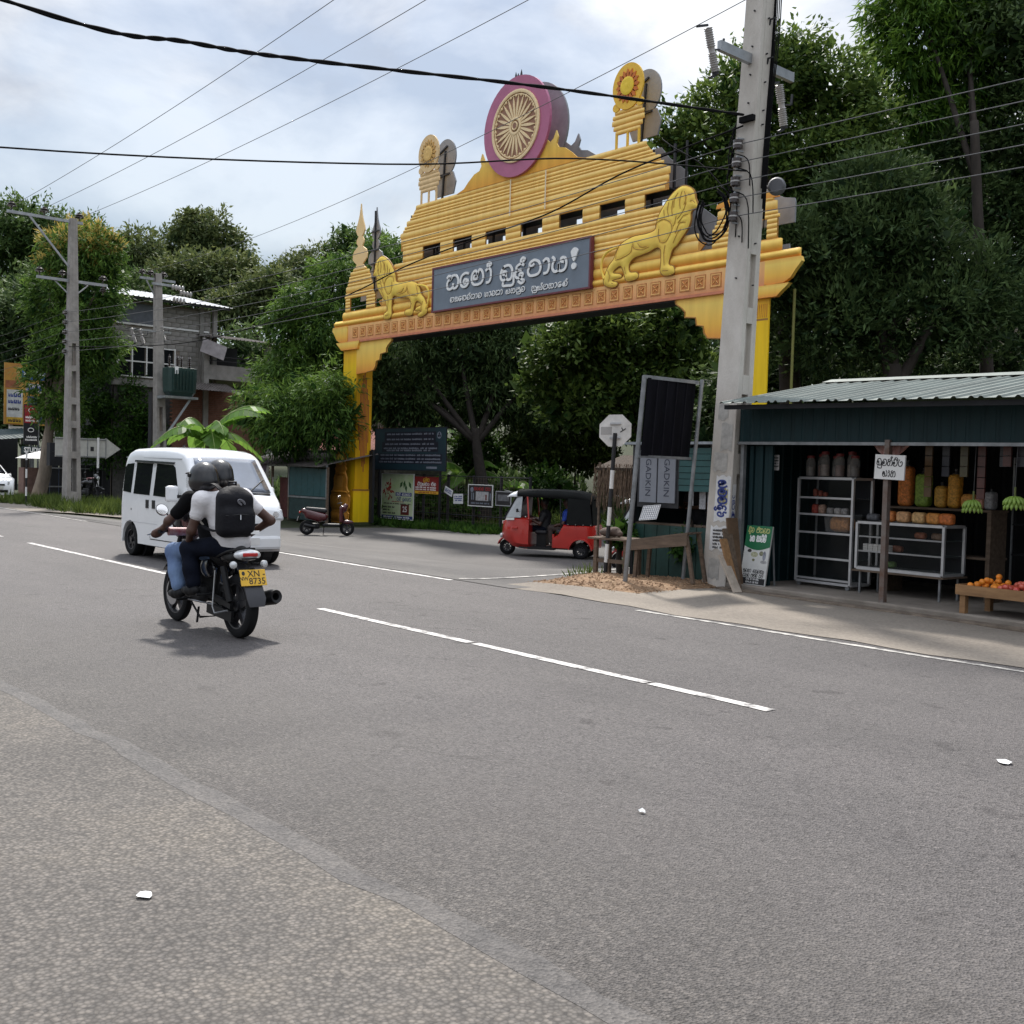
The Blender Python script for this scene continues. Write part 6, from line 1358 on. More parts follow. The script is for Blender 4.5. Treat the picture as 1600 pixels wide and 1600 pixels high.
# driver behind the glass
# ---------------------------------------------------------------- motorcycle
bike = thing('black_motorcycle', 'black motorcycle with a yellow number plate riding along the road', 'motorcycle', (-9.98, 4.79, .005), pi)
BR = .298
wheel(bike, -.68, 0, BR, .105, .215, 5, m_rimd, name='rear_wheel'); wheel(bike, .68, 0, BR, .085, .218, 5, m_rimd, name='front_wheel')
b = MB(); b.lathe([(.09, 0), (.13, .006), (.13, .012)], 20, (.68, .055, BR), (0, 1, 0)); b.build('brake_disc', m_rim, bike)
for sg in (-1, 1):
    b = MB(); b.tube([(.69, sg * .085, BR), (.50, sg * .085, .78), (.42, sg * .085, .98)], [.028, .026, .02], 10); b.build('fork_leg', m_bplast, bike, smooth=True)
    b = MB(); b.tube([(-.66, sg * .09, .34), (-.55, sg * .115, .66)], [.035, .03], 10); b.build('shock_absorber', m_bplast, bike, smooth=True)
    b = MB(); b.bar((-.68, sg * .085, BR), (-.18, sg * .07, .36), .035, .05); b.build('swing_arm', m_bplast, bike)
    b = MB(); b.tube([(.42, sg * .05, 1.0), (.40, sg * .18, 1.05), (.32, sg * .34, 1.045)], .012, 8); b.build('handlebar', m_bplast, bike, smooth=True)
    b = MB(); b.tube([(.335, sg * .30, 1.045), (.29, sg * .42, 1.035)], .018, 10); b.build('hand_grip', m_bplast, bike, smooth=True)
    b = MB(); b.tube([(.40, sg * .30, 1.05), (.38, sg * .42, 1.02), (.375, sg * .50, 1.0)], .007, 6); b.build('brake_lever', m_chrome, bike)
    b = MB(); b.tube([(.37, sg * .22, 1.06), (.38, sg * .30, 1.20), (.385, sg * .33, 1.22)], .008, 6); ms = b.build('mirror_stem', m_bplast, bike)
    b = MB(); b.lathe([(.01, -.03), (.045, -.02), (.062, 0), (.064, .012)], 18, (.375, sg * .36, 1.24), (-1, 0, .5)); b.build('mirror_shell', m_bgloss, ms, smooth=True); b = MB(); b.lathe([(.058, .013), (.056, .016)], 18, (.375, sg * .36, 1.24), (-1, 0, .5)); b.build('mirror_glass', m_chrome, ms)
    b = MB(); b.lathe([(.012, -.03), (.034, -.01), (.034, .02), (.01, .035)], 12, (-.83, sg * .155, .70), (-.9, sg * .3, 0)); b.build('indicator', m_lamp, bike, smooth=True); b = MB(); b.bar((-.80, sg * .05, .71), (-.82, sg * .14, .70), .014); b.build('indicator_stalk', m_bplast, bike)
    b = MB(); b.tube([(.05, sg * .12, .30), (.05, sg * .30, .30)], .014, 8); b.build('foot_peg', m_bplast, bike); b = MB(); b.tube([(-.32, sg * .12, .38), (-.32, sg * .27, .38)], .014, 8); b.build('foot_peg', m_bplast, bike)
blob('fuel_tank', [ell((.17, 0, .86), (.26, .145, .13)), ell((.30, 0, .82), (.14, .12, .12)), ell((.0, 0, .80), (.14, .09, .08))], .018, m_bgloss, bike, k=.06)
blob('seat', [cone((-.05, 0, .80), (-.30, 0, .805), .085, .095), cone((-.30, 0, .825), (-.64, 0, .86), .10, .075), rbox((-.38, 0, .83), (.28, .12, .04), .04)], .018, mat('seat_vinyl', (.016, .016, .017), .6, bump=.2), bike, k=.05)
blob('tail_cowl', [cone((-.20, 0, .70), (-.72, 0, .79), .085, .06), cone((-.5, .07, .74), (-.78, .05, .80), .05, .035), cone((-.5, -.07, .74), (-.78, -.05, .80), .05, .035)], .016, m_bgloss, bike, k=.04)
blob('engine', [rbox((.12, 0, .42), (.17, .13, .13), .05), rbox((-.02, .10, .36), (.13, .06, .09), .05), rbox((-.02, -.10, .36), (.13, .06, .09), .05), cone((.18, 0, .50), (.26, 0, .68), .085, .08)], .018, mat('engine_dark', (.02, .02, .022), .5, .3, var=.4, scale=14), bike, k=.03)
for k in range(6): b = MB(); b.obox((.19 + .013 * k, 0, .53 + .028 * k), (Vector((.4, 0, .92)), (0, 1, 0), Vector((-.92, 0, .4))), (.008, .24, .20)); b.build('cooling_fin', m_rimd, bike)
b = MB(); b.tube([(.42, 0, .95), (.34, 0, .55), (.22, 0, .28), (-.15, 0, .30), (-.25, 0, .62), (-.6, 0, .72)], .022, 8); b.build('frame_tube', m_bplast, bike, smooth=True)
b = MB(); b.tube([(.40, 0, .93), (.05, 0, .74), (-.28, 0, .66)], .026, 8); b.build('frame_tube', m_bplast, bike, smooth=True)
blob('side_panel', [ell((-.20, .10, .62), (.16, .03, .10))], .014, m_bgloss, bike); blob('side_panel', [ell((-.20, -.10, .62), (.16, .03, .10))], .014, m_bgloss, bike)
b = MB(); b.box(-.56, -.20, .118, .124, .655, .665); b.build('chrome_strip', m_chrome, bike)
b = MB(); b.tube([(.24, -.12, .48), (.26, -.14, .28), (.05, -.15, .22), (-.30, -.15, .27)], .024, 8); b.build('exhaust_pipe', m_rimd, bike, smooth=True)
b = MB(); b.lathe([(.03, 0), (.06, .08), (.068, .36), (.074, .60), (.062, .64), (.036, .63), (.034, .5)], 18, (-.30, -.165, .275), (-1, -.13, .20)); b.build('silencer', m_bplast, bike, smooth=True)
blob('headlamp_cowl', [ell((.55, 0, .98), (.10, .12, .14)), ell((.50, 0, 1.08), (.05, .10, .07))], .016, m_bgloss, bike, k=.04)
b = MB(); b.lathe([(.08, 0), (.075, .03), (.02, .045)], 18, (.62, 0, .97), (1, 0, -.1)); b.build('headlight', m_lamp, bike, smooth=True)
b = MB(); secs = []
for k in range(11):
    a = radians(38 + k * 11); secs.append([(.68 + (BR + .03) * cos(a) * s_, w, BR + (BR + .03) * sin(a) * s_) for w, s_ in ((-.06, .97), (-.045, 1.02), (.045, 1.02), (.06, .97))])
b.loft(secs, cap=False, closed=False); o = b.build('front_mudguard', m_bgloss, bike, smooth=True); o.modifiers.new('t', 'SOLIDIFY').thickness = .006
b = MB(); b.loft([[(-.70, -.07, .70), (-.70, .07, .70), (-.70, .07, .68), (-.70, -.07, .68)], [(-.88, -.085, .60), (-.88, .085, .60), (-.86, .085, .59), (-.86, -.085, .59)], [(-1.0, -.095, .40), (-1.0, .095, .40), (-.985, .095, .40), (-.985, -.095, .40)], [(-1.02, -.075, .325), (-1.02, .075, .325), (-1.005, .075, .325), (-1.005, -.075, .325)]]); b.build('rear_mudguard', mat('mudguard_grey', (.030, .030, .035), .5), bike, smooth=True)
npl = thing('x', None, None); bpy.data.objects.remove(npl)
nrm = Vector((-.93, 0, .36)).normalized(); upv_ = Vector((.36, 0, .93)).normalized()
pc = Vector((-.925, 0, .585))
b = MB(); b.obox(pc, (Vector((0, 1, 0)), upv_, nrm), (.26, .155, .006)); pl = b.build('number_plate', mat('plate_yellow', (.72, .42, .03), .5, var=.08), bike, bevel=.004)
pm = lambda u, v_: face_m(pc + Vector((0, -u, 0)) + upv_ * v_ + nrm * .0045, (0, -1, 0), upv_)
latin('registration', 'XN -', .085, m_black, pl, pm(.035, .034), .002); latin('registration', '8735', .085, m_black, pl, pm(.035, -.036), .002); latin('registration', 'NW', .050, m_black, pl, pm(-.095, -.010), .002)
b = MB(); b.prism(arc(0, 0, .016, .020, 0, 330, 10), lambda u, v_: pc + Vector((0, .095 - u, 0)) + upv_ * (.042 + v_) + nrm * .003, lambda u, v_: pc + Vector((0, .095 - u, 0)) + upv_ * (.042 + v_) + nrm * .0055); b.build('plate_emblem', m_black, pl)
b = MB(); b.bar((-.80, 0, .70), (-.90, 0, .66), .05, .02); b.build('plate_bracket', m_bplast, bike)
blob('tail_lamp_housing', [ell((-.80, 0, .785), (.07, .135, .055))], .012, m_lamp, bike)
b = MB(); b.obox((-.862, 0, .79), ((0, 1, 0), (0, 0, 1), (1, 0, 0)), (.15, .035, .02)); b.build('tail_lamp', m_red, bike, bevel=.008)
b = MB(); b.obox((-.868, 0, .755), ((0, 1, 0), (0, 0, 1), (1, 0, 0)), (.17, .012, .012)); b.build('tail_lamp_trim', m_bplast, bike)
b = MB(); b.tube([(-.42, .135, .82), (-.62, .13, .88), (-.76, .07, .91), (-.76, -.07, .91), (-.62, -.13, .88), (-.42, -.135, .82)], .013, 8); b.build('grab_rail', m_bplast, bike, smooth=True)
b = MB(); b.tube([(-.46, .15, .62), (-.46, .17, .28), (-.50, .165, .22), (-.74, .16, .27)], .008, 6); b.tube([(-.46, .17, .30), (.02, .19, .30)], .008, 6); b.build('sari_guard', m_rim, bike, smooth=True)
b = MB(); b.bar((-.70, .085, .20), (-.20, .09, .24), .03, .10); b.build('chain_case', m_bplast, bike)
b = MB(); b.bar((-.02, .10, .22), (-.16, .18, .10), .02); b.build('side_stand', m_bplast, bike); b = MB(); b.tube([(.10, .12, .26), (-.14, .14, .14), (-.14, -.14, .14), (.10, -.12, .26)], .012, 6); b.build('centre_stand', m_bplast, bike)
b = MB(); b.tube([(.30, .32, 1.035), (.30, .08, 1.03), (.30, -.16, 1.03)], .040, 12); b.build('rolled_bag', mat('rolled_red_bag', (.32, .06, .07), .5, var=0, col2=(.50, .36, .36), scale=14), bike, smooth=True)
# ---------------------------------------------------------------- the two riders
m_skin = mat('skin_dark', (.075, .034, .022), .5, var=.15)
def hand(c, d, n_out, up, grip=True):
    """palm and five curled fingers round a grip; d = pointing direction, n_out = across the knuckles"""
    c, d, n_, u = (Vector(q) for q in (c, d, n_out, up)); d.normalize(); n_.normalize(); u.normalize(); P = [cone(c - d * .035, c + d * .02, .030, .028)]
    for k in range(4):
        o = n_ * (k - 1.5) * .019; L = (.030, .034, .032, .025)[k]; a = c + d * .03 + o; b1 = a + d * L - u * .004; b2 = b1 + d * .004 - u * L * .9; b3 = b2 - d * L * .7 - u * .004
        P += [cone(a, b1, .0095, .009), cone(b1, b2, .009, .0085), cone(b2, b3, .0085, .007)]
    t0 = c - d * .012 - n_ * .032; P += [cone(t0, t0 + d * .03 - n_ * .012 - u * .012, .012, .010), cone(t0 + d * .03 - n_ * .012 - u * .012, t0 + d * .05 + n_ * .006 - u * .034, .010, .008)]
    return P
def helmet(t, c, yaw, pitch, m, label):
    h = thing('helmet', None, None); del_keys = None
    h.parent = t; h.location = c; h.rotation_euler = (0, pitch, yaw)
    blob('helmet_shell', [ell((0, 0, .03), (.152, .128, .138)), ell((-.02, 0, -.05), (.135, .118, .09)), ell((.04, 0, -.03), (.10, .115, .08))], .0125, m, h, k=.05, cutf=lambda P: np.maximum(-(P[:, 2] + .115), np.minimum(P[:, 0] - .085, .06 - P[:, 2])) if True else None)
    b = MB(); secs = []
    for k in range(9):
        a = radians(-68 + k * 17); secs.append([(.04 + .135 * cos(a) * s_, .135 * sin(a) * s_, z) for z, s_ in ((.075, .96), (.02, 1.04), (-.05, 1.05), (-.11, 1.0))])
    b.loft(secs, cap=False, closed=False); b.build('visor', mat('visor_clear', (.55, .55, .52), .08, var=0, alpha=.30), h, smooth=True)
    b = MB(); b.tube([(.10, -.122, .07), (.16, -.06, .085), (.175, 0, .088), (.16, .06, .085), (.10, .122, .07)], .008, 6); b.build('visor_rim', m_bplast, h)
    for sg in (-1, 1): b = MB(); b.lathe([(.024, 0), (.02, .012)], 12, (.045, sg * .124, .045), (0, sg, 0)); b.build('visor_hinge', m_bplast, h)
    b = MB(); b.tube([(-.12, -.07, -.06), (-.148, 0, -.06), (-.12, .07, -.06)], .006, 6); b.build('rear_trim', m_bplast, h)
    return h
def rider(label, hip, chest, neck, head, arms, legs, shirt, trouser, sleeve, shoes, hlm, hyaw, hpitch, hand_dir):
    t = thing('person', label, 'person', bike.location, pi); low = np.array((-.10, 0, -.095)); hip, chest, neck, head = (np.array(q) + low for q in (hip, chest, neck, head)); arms = [[np.array(q) + low for q in e] for e in arms]; legs = [[np.array(q) + (low if i < 2 else 0) for i, q in enumerate(e)] for e in legs]
    H, Cc, N, Hd = (np.array(q, float) for q in (hip, chest, neck, head))
    body = [cone(H, (H + Cc) / 2, .135, .13), cone((H + Cc) / 2, Cc, .13, .15), cone(Cc + (N - Cc) * .3, N, .10, .06), cone(N, Hd, .055, .06), ell(Hd, (.10, .080, .12)), ell(Hd + np.array([.095, 0, -.015]), (.022, .015, .024)), ell(Hd + np.array([0, .08, 0]), (.018, .014, .03)), ell(Hd + np.array([0, -.08, 0]), (.018, .014, .03))]
    sh = [cone(H + np.array([-.035, 0, .045]), (H + Cc) / 2, .158, .152), cone((H + Cc) / 2, Cc, .150, .168)]; tr = [cone(H + np.array([-.03, 0, .0]), H + np.array([.06, 0, -.02]), .152, .145)]
    for (sho, elb, wri), sg in zip(arms, (1, -1)):
        sho, elb, wri = (np.array(q, float) for q in (sho, elb, wri)); body += [cone(Cc + np.array([0, 0, .08]), sho, .08, .062), cone(sho, elb, .054, .043), cone(elb, wri, .042, .029)]
        sh += [cone(Cc + np.array([0, 0, .07]), sho, .10, .082), cone(sho, sho + (elb - sho) * sleeve, .080, .066)]
        body += hand(Vector(wri) + Vector(hand_dir[0 if sg > 0 else 1]).normalized() * .05, hand_dir[0 if sg > 0 else 1], (.15, sg * .98, 0), (0, 0, 1))
    so = []
    for (hp, kn, an, toe) in legs:
        hp, kn, an, toe = (np.array(q, float) for q in (hp, kn, an, toe)); body += [cone(hp, kn, .080, .058), cone(kn, an, .055, .036), cone(an, toe, .035, .025)]
        tr += [cone(hp, kn, .100, .078), cone(kn, kn + (an - kn) * .55, .078, .075), cone(kn + (an - kn) * .55, kn + (an - kn) * .92, .075, .072)]
        so.append([cone(an + np.array([-.05, 0, -.045]), an + (toe - an) * .5 + np.array([0, 0, -.03]), .042, .046), cone(an + (toe - an) * .5 + np.array([0, 0, -.03]), toe, .046, .034), cone(an, an + np.array([0, 0, -.05]), .045, .045)])
    blob('body', body, .013, m_skin, t, k=.03)
    blob('shirt', sh, .015, shirt, t, k=.05); blob('trousers', tr, .015, trouser, t, k=.045)
    for q in so: blob('shoe', q, .012, shoes, t, k=.02)
    helmet(t, tuple(Hd + np.array([0, 0, .02])), hyaw, hpitch, hlm, '')
    return t
m_jeans = mat('blue_jeans', (.20, .30, .48), .85, var=0, col2=(.09, .14, .28), scale=5, bump=.5, bscale=22, stretch=(1, 1, .6))
m_dkjeans = mat('dark_jeans', (.007, .009, .017), .9, var=.3, bump=.4, bscale=18, spec=.1)
m_wshirt = mat('white_tshirt', (.70, .68, .69), .85, var=.05, bump=1., bscale=7, stretch=(1, 1, 1.6))
m_bshirt = mat('black_tshirt', (.007, .007, .008), .9, var=.2, bump=.4, bscale=12, spec=.1)
m_helm = mat('helmet_black', (.010, .010, .012), .3, var=.1, coat=.25); m_shoe = mat('shoe_black', (.010, .010, .011), .6, var=.2, spec=.2)
rider('person in a black shirt and light blue jeans steering the motorcycle', (-.06, 0, .90), (.06, -.03, 1.26), (.09, -.07, 1.44), (.14, -.12, 1.575),
      [((.09, .20, 1.36), (.22, .36, 1.15), (.29, .37, 1.085)), ((.09, -.22, 1.36), (.22, -.36, 1.15), (.29, -.37, 1.085))],
      [((-.02, .10, .90), (.37, .235, .845), (.13, .235, .40), (.28, .25, .335)), ((-.02, -.10, .90), (.37, -.19, .845), (.10, -.21, .40), (.25, -.23, .335))], m_bshirt, m_jeans, .62, m_shoe, m_helm, .1, .08, [(.6, .35, -.35), (.6, -.35, -.35)])
rider('person in a white T-shirt and dark trousers riding pillion on the motorcycle', (-.40, 0, .95), (-.29, .05, 1.28), (-.22, .10, 1.45), (-.13, .17, 1.545),
      [((-.26, .25, 1.37), (-.20, .32, 1.08), (-.04, .27, .965)), ((-.27, -.17, 1.40), (-.36, -.42, 1.18), (-.13, -.30, 1.02))],
      [((-.34, .11, .94), (-.02, .26, .90), (-.22, .25, .46), (-.07, .27, .405)), ((-.34, -.11, .94), (.0, -.26, .885), (-.20, -.25, .46), (-.05, -.27, .405))], m_wshirt, m_dkjeans, .48, m_shoe, m_helm, .15, .16, [(.85, -.1, -.3), (.85, .1, -.3)])
# ---------------------------------------------------------------- backpack
bag = thing('backpack', 'black backpack with a faded logo worn by the pillion rider', 'backpack', bike.location + Vector((.10, 0, -.055)), pi)
for c_ in bike.children:
    if c_.name.split('.')[0] in ('handlebar', 'hand_grip', 'brake_lever', 'mirror_stem', 'rolled_bag', 'fuel_tank', 'seat', 'grab_rail'): c_.location = (-.09, 0, -.085) if c_.name.split('.')[0] not in ('fuel_tank', 'seat', 'grab_rail') else (-.04, 0, -.07)
m_bag = mat('bag_nylon', (.008, .008, .011), .7, var=.25, scale=8, bump=.45, bscale=16, spec=.2)
bc = np.array([-.53, .05, 1.21])
blob('main_bag', [rbox(bc, (.095, .175, .215), .08), ell(bc + np.array([.03, 0, .19]), (.08, .13, .08)), rbox(bc + np.array([-.05, 0, -.07]), (.085, .165, .12), .06)], .014, m_bag, bag, k=.05)
b = MB(); b.tube([bc + np.array([.06, -.04, .23]), bc + np.array([.05, -.035, .30]), bc + np.array([.05, .035, .30]), bc + np.array([.06, .04, .23])], .012, 6); b.build('carry_loop', m_bag, bag, smooth=True)
for sg in (-1, 1):
    P = [(-.44, .05 + sg * .08, 1.42), (-.36, .06 + sg * .12, 1.485), (-.24, .08 + sg * .145, 1.47), (-.13, .08 + sg * .165, 1.36), (-.15, .06 + sg * .19, 1.18), (-.30, .04 + sg * .20, 1.08), (-.46, .05 + sg * .16, 1.05)]
    b = MB(); pp = catmull(P, 4); b.loft([[Vector(p) + Vector((0, -.022, .006)), Vector(p) + Vector((0, .022, .006)), Vector(p) + Vector((0, .022, -.006)), Vector(p) + Vector((0, -.022, -.006))] for p in pp]); b.build('shoulder_strap', m_bag, bag, smooth=True)
b = MB(); b.tube([(bc[0] - .125, .05 - .15, 1.20), (bc[0] - .135, .05, 1.215), (bc[0] - .125, .05 + .15, 1.20)], .006, 6); b.build('zip', m_bplast, bag)
b = MB(); b.bar((bc[0] - .142, .06, 1.21), (bc[0] - .148, .062, 1.165), .010); b.build('zip_pull', m_chrome, bag)
b = MB(); P = [(cos(a) * .042, sin(a) * .022) for a in np.linspace(0, 5.2, 14)]; b.tube([(bc[0] - .106, .035 - u * .8 - v_ * .6, 1.325 + v_ * .8 - u * .5) for u, v_ in P], .006, 5); b.build('logo_swirl', mat('logo_grey', (.20, .20, .22), .6), bag)
b = MB(); b.tube([(bc[0] - .106, .035 - u * .45 - v_ * .3, 1.325 + v_ * .4 - u * .25) for u, v_ in P], .004, 5); b.build('logo_swirl', mat('logo_grey', (.20, .20, .22), .6), bag)
b = MB(); b.obox((bc[0] - .118, -.105, 1.045), ((0, 1, 0), (0, 0, 1), (1, 0, 0)), (.085, .032, .006)); b.build('brand_tab', m_letter, bag)
# ---------------------------------------------------------------- auto-rickshaw
m_tred = mat('rickshaw_red', (.42, .016, .010), .28, var=.12, scale=3, coat=.5)
m_canvas = mat('canvas_black', (.009, .010, .010), .85, spec=.2, var=.3, scale=3, bump=.3, bscale=10)
def rickshaw(label, loc, rz, full=True):
    t = thing('auto_rickshaw', label, 'three wheeler', loc, rz)
    wheel(t, 1.02, 0, .205, .10, .115, 8, m_rim if not full else m_rimd, name='front_wheel')
    for sg in (-1, 1): wheel(t, -.98, sg * .53, .205, .10, .115, 8, m_rimd, name='rear_wheel')
    # front cowl: narrow nose widening to the windscreen pillar
    def sec(x, w, z0, z1): return [(x, -w * .8, z0), (x, -w, z0 + .12), (x, -w, (z0 + z1) / 2), (x, -w * .96, z1 - .04), (x, -w * .85, z1), (x, w * .85, z1), (x, w * .96, z1 - .04), (x, w, (z0 + z1) / 2), (x, w, z0 + .12), (x, w * .8, z0)]
    b = MB(); b.loft([sec(1.13, .16, .46, .66), sec(1.09, .26, .42, .80), sec(1.02, .36, .40, .90), sec(.92, .46, .36, .955), sec(.78, .55, .26, .98), sec(.62, .60, .22, .98), sec(.45, .62, .20, .98), sec(.34, .625, .20, .97)]); b.build('front_cowl', m_tred, t, smooth=True)
    b = MB(); secs = []
    for k in range(9):
        a = radians(12 + k * 19.5); secs.append([(1.02 + .25 * cos(a) * s_, w, .215 + .25 * sin(a) * s_) for w, s_ in ((-.085, .92), (-.06, 1.05), (.06, 1.05), (.085, .92))])
    b.loft(secs, cap=False, closed=False); o = b.build('front_mudguard', m_tred, t, smooth=True); o.modifiers.new('t', 'SOLIDIFY').thickness = .008
    b = MB(); b.bar((1.03, .06, .30), (.94, .06, .74), .03, .05); b.build('fork', m_bplast, t)
    for sg in (-1, 1): b = MB(); b.lathe([(.015, -.05), (.055, -.02), (.06, .02), (.045, .035)], 14, (1.13, sg * .20, .50), (1, 0, 0)); b.build('headlight', m_lamp, t, smooth=True)
    b = MB(); b.box(1.105, 1.125, -.20, .20, .80, .87); b.build('white_letter_strip', m_white, t, bevel=.004)
    for sg in (-1, 1):
        vv = [(.98, sg * .44, .90), (.72, sg * .58, .915), (.72, sg * .585, .97), (.95, sg * .46, .965)]; b = MB(); b.add(vv, [(0, 1, 2, 3)]); o = b.build('cowl_sticker', m_white, t); o.modifiers.new('t', 'SOLIDIFY').thickness = .01
        b = MB(); b.obox((.70, sg * .605, .72), ((1, 0, 0), (0, 1, 0), (0, 0, 1)), (.14, .03, .05)); b.build('side_indicator', m_tred, t, bevel=.012)
        b = MB(); b.bar((1.00, sg * .45, .955), (.66, sg * .50, 1.56), .035); b.build('windscreen_pillar', m_bplast, t)
        b = MB(); b.bar((.34, sg * .615, .95), (.40, sg * .575, 1.58), .035); b.build('door_pillar', m_tred, t); b = MB(); b.bar((-.48, sg * .63, .82), (-.44, sg * .60, 1.58), .03); b.build('door_pillar', m_bplast, t)
    # windscreen and its side lights
    b = MB(); b.loft([[(1.00, -.43, .965), (1.07, 0, .965), (1.00, .43, .965)], [(.70, -.47, 1.52), (.75, 0, 1.53), (.70, .47, 1.52)]], cap=False, closed=False); o = b.build('windscreen', mat('pale_windscreen', (.46, .48, .50), .10, .1, var=.2, scale=2, coat=.6), t, smooth=True); o.modifiers.new('t', 'SOLIDIFY').thickness = .006  # whitish sky reflection put into the pane colour, quarter lights too
    b = MB(); b.bar((1.075, 0, .96), (.755, 0, 1.53), .018); b.build('windscreen_bar', m_bplast, t)
    for sg in (-1, 1): b = MB(); b.add([(.985, sg * .445, .97), (.55, sg * .595, .98), (.52, sg * .575, 1.50), (.70, sg * .485, 1.51)], [(0, 1, 2, 3)]); o = b.build('quarter_light', mat('pale_windscreen', (.46, .48, .5)), t); o.modifiers.new('t', 'SOLIDIFY').thickness = .005
    for sg in (-.2, .2): b = MB(); b.bar((1.06, sg, 1.0), (.86, sg * 1.3, 1.33), .012); b.build('wiper', m_bplast, t)
    # white visor over the screen, canvas hood, rear panel
    b = MB(); b.loft([[(.66, -.58, 1.50), (.66, -.52, 1.60), (.66, -.2, 1.665), (.66, .2, 1.665), (.66, .52, 1.60), (.66, .58, 1.50)], [(.84, -.54, 1.50), (.84, -.48, 1.565), (.86, -.2, 1.60), (.86, .2, 1.60), (.84, .48, 1.565), (.84, .54, 1.50)], [(.96, -.42, 1.48), (.97, -.38, 1.50), (1.0, -.15, 1.515), (1.0, .15, 1.515), (.97, .38, 1.50), (.96, .42, 1.48)]], cap=False, closed=False); o = b.build('visor', m_van, t, smooth=True); o.modifiers.new('t', 'SOLIDIFY').thickness = .012
    def hood(x, w, zt, zl): return [(x, -w, zl), (x, -w, zt - .10), (x, -w * .92, zt - .03), (x, -w * .5, zt), (x, w * .5, zt), (x, w * .92, zt - .03), (x, w, zt - .10), (x, w, zl)]
    b = MB(); b.loft([hood(.66, .59, 1.68, 1.52), hood(.2, .61, 1.70, 1.50), hood(-.4, .62, 1.70, 1.48), hood(-.85, .62, 1.68, 1.46), hood(-1.12, .60, 1.62, 1.42), hood(-1.25, .57, 1.48, 1.30)], cap=False, closed=False); o = b.build('canvas_roof', m_canvas, t, smooth=True); o.modifiers.new('t', 'SOLIDIFY').thickness = .02
    for sg in (-1, 1):
        b = MB(); b.loft([[(-.62, sg * .628, .84), (-1.26, sg * .60, .84)], [(-.64, sg * .625, 1.50), (-1.18, sg * .60, 1.46)]], cap=False, closed=False); o = b.build('canvas_side', m_canvas, t); o.modifiers.new('t', 'SOLIDIFY').thickness = .015
        for k in range(4): b = MB(); b.lathe([(.016, 0), (.010, .012)], 8, (-.66 - k * .19, sg * .64, .855), (0, sg, 0)); b.build('canvas_stud', m_chrome, t)
    b = MB(); b.loft([[(-1.27, -.59, .84), (-1.27, .59, .84)], [(-1.22, -.57, 1.45), (-1.22, .57, 1.45)]], cap=False, closed=False); o = b.build('canvas_rear', m_canvas, t); o.modifiers.new('t', 'SOLIDIFY').thickness = .015
    # rear body with arches
    xs_ = sorted(set([round(float(q), 3) for q in np.concatenate([np.linspace(-1.32, -.30, 18), -.98 + np.linspace(-.27, .27, 13)])])); secs = []
    for x in xs_:
        zb = .26 if x < -.75 else .26
        if abs(x + .98) < .27: zb = max(zb, .21 + math.sqrt(.27 ** 2 - (x + .98) ** 2))
        w = .635 - (.10 * ((-1.1 - x) / .22) ** 2 if x < -1.1 else 0); zt = .84 if x < -.52 else float(np.interp(x, [-.52, -.42, -.30], [.82, .60, .52])); zt = max(zt, zb + .05)
        secs.append([(x, -w, zb), (x, -w - .008, (zb + zt) / 2), (x, -w, zt - .03), (x, -w + .04, zt), (x, w - .04, zt), (x, w, zt - .03), (x, w + .008, (zb + zt) / 2), (x, w, zb)])
    b = MB(); b.loft(secs); b.build('rear_body', m_tred, t, smooth=True)
    for sg in (-1, 1):
        secs = []
        for k in range(11):
            a = radians(4 + k * 17.2); secs.append([(-.98 + r_ * cos(a), sg * w, .21 + r_ * sin(a)) for r_, w in ((.265, .60), (.275, .685), (.30, .685), (.305, .62))])
        b = MB(); b.loft(secs, closed=True); b.build('wheel_arch', m_tred, t, smooth=True)
        b = MB(); b.box(-.32, .36, min(sg * .40, sg * .60), max(sg * .40, sg * .60), .20, .26); b.build('footboard', m_bplast, t)
    b = MB(); b.box(-1.25, .6, -.55, .55, .22, .255); b.build('floor_pan', m_black, t)
    b = MB(); b.box(-.30, -.26, -.58, .58, .26, .60); b.build('seat_front', m_tred, t); blob('rear_seat', [rbox((-.60, 0, .66), (.26, .56, .06), .05), rbox((-.84, 0, .92), (.06, .54, .26), .05)], .03, mat('seat_dark', (.02, .02, .024), .6), t)
    blob('driver_seat', [rbox((.10, 0, .62), (.16, .28, .05), .04)], .03, mat('seat_dark', (.02, .02, .024), .6), t); b = MB(); b.box(-.02, .22, -.22, .22, .24, .58); b.build('seat_box', m_bplast, t)
    b = MB(); b.tube([(.50, -.30, 1.0), (.56, 0, .98), (.50, .30, 1.0)], .014, 8); b.build('handlebar', m_chrome, t); b = MB(); b.bar((.56, 0, .98), (.78, 0, .55), .04); b.build('steering_column', m_bplast, t)
    for sg in (-1, 1): b = MB(); b.obox((.62, sg * .70, 1.16), ((1, 0, 0), (0, 1, 0), (0, 0, 1)), (.03, .14, .09)); mo = b.build('mirror', m_bplast, t, bevel=.01); b = MB(); b.bar((.62, sg * .64, 1.16), (.60, sg * .57, 1.12), .012); b.build('mirror_stem', m_bplast, mo)
    b = MB(); b.lathe([(.06, -.5), (.06, .5)], 12, (-.98, 0, .21), (0, 1, 0)); b.build('rear_axle', m_bplast, t)
    for sg in (-1, 1): b = MB(); b.box(-1.345, -1.32, sg * .48 - .06, sg * .48 + .06, .62, .74); b.build('tail_lamp', m_red, t)
    b = MB(); b.tube([(.84, -.15, 1.60), (1.02, -.32, 1.60), (1.30, -.60, 1.64)], .006, 5); b.build('antenna', m_chrome, t)
    b = MB(); b.box(.56, .60, -.03, .03, .26, .44); b.build('brake_pedal', m_bplast, t)
    return t
tk_rz = math.atan2(-.57, -.82); tk_loc = (-19.34 + .82 * .0, 19.39, -.435)
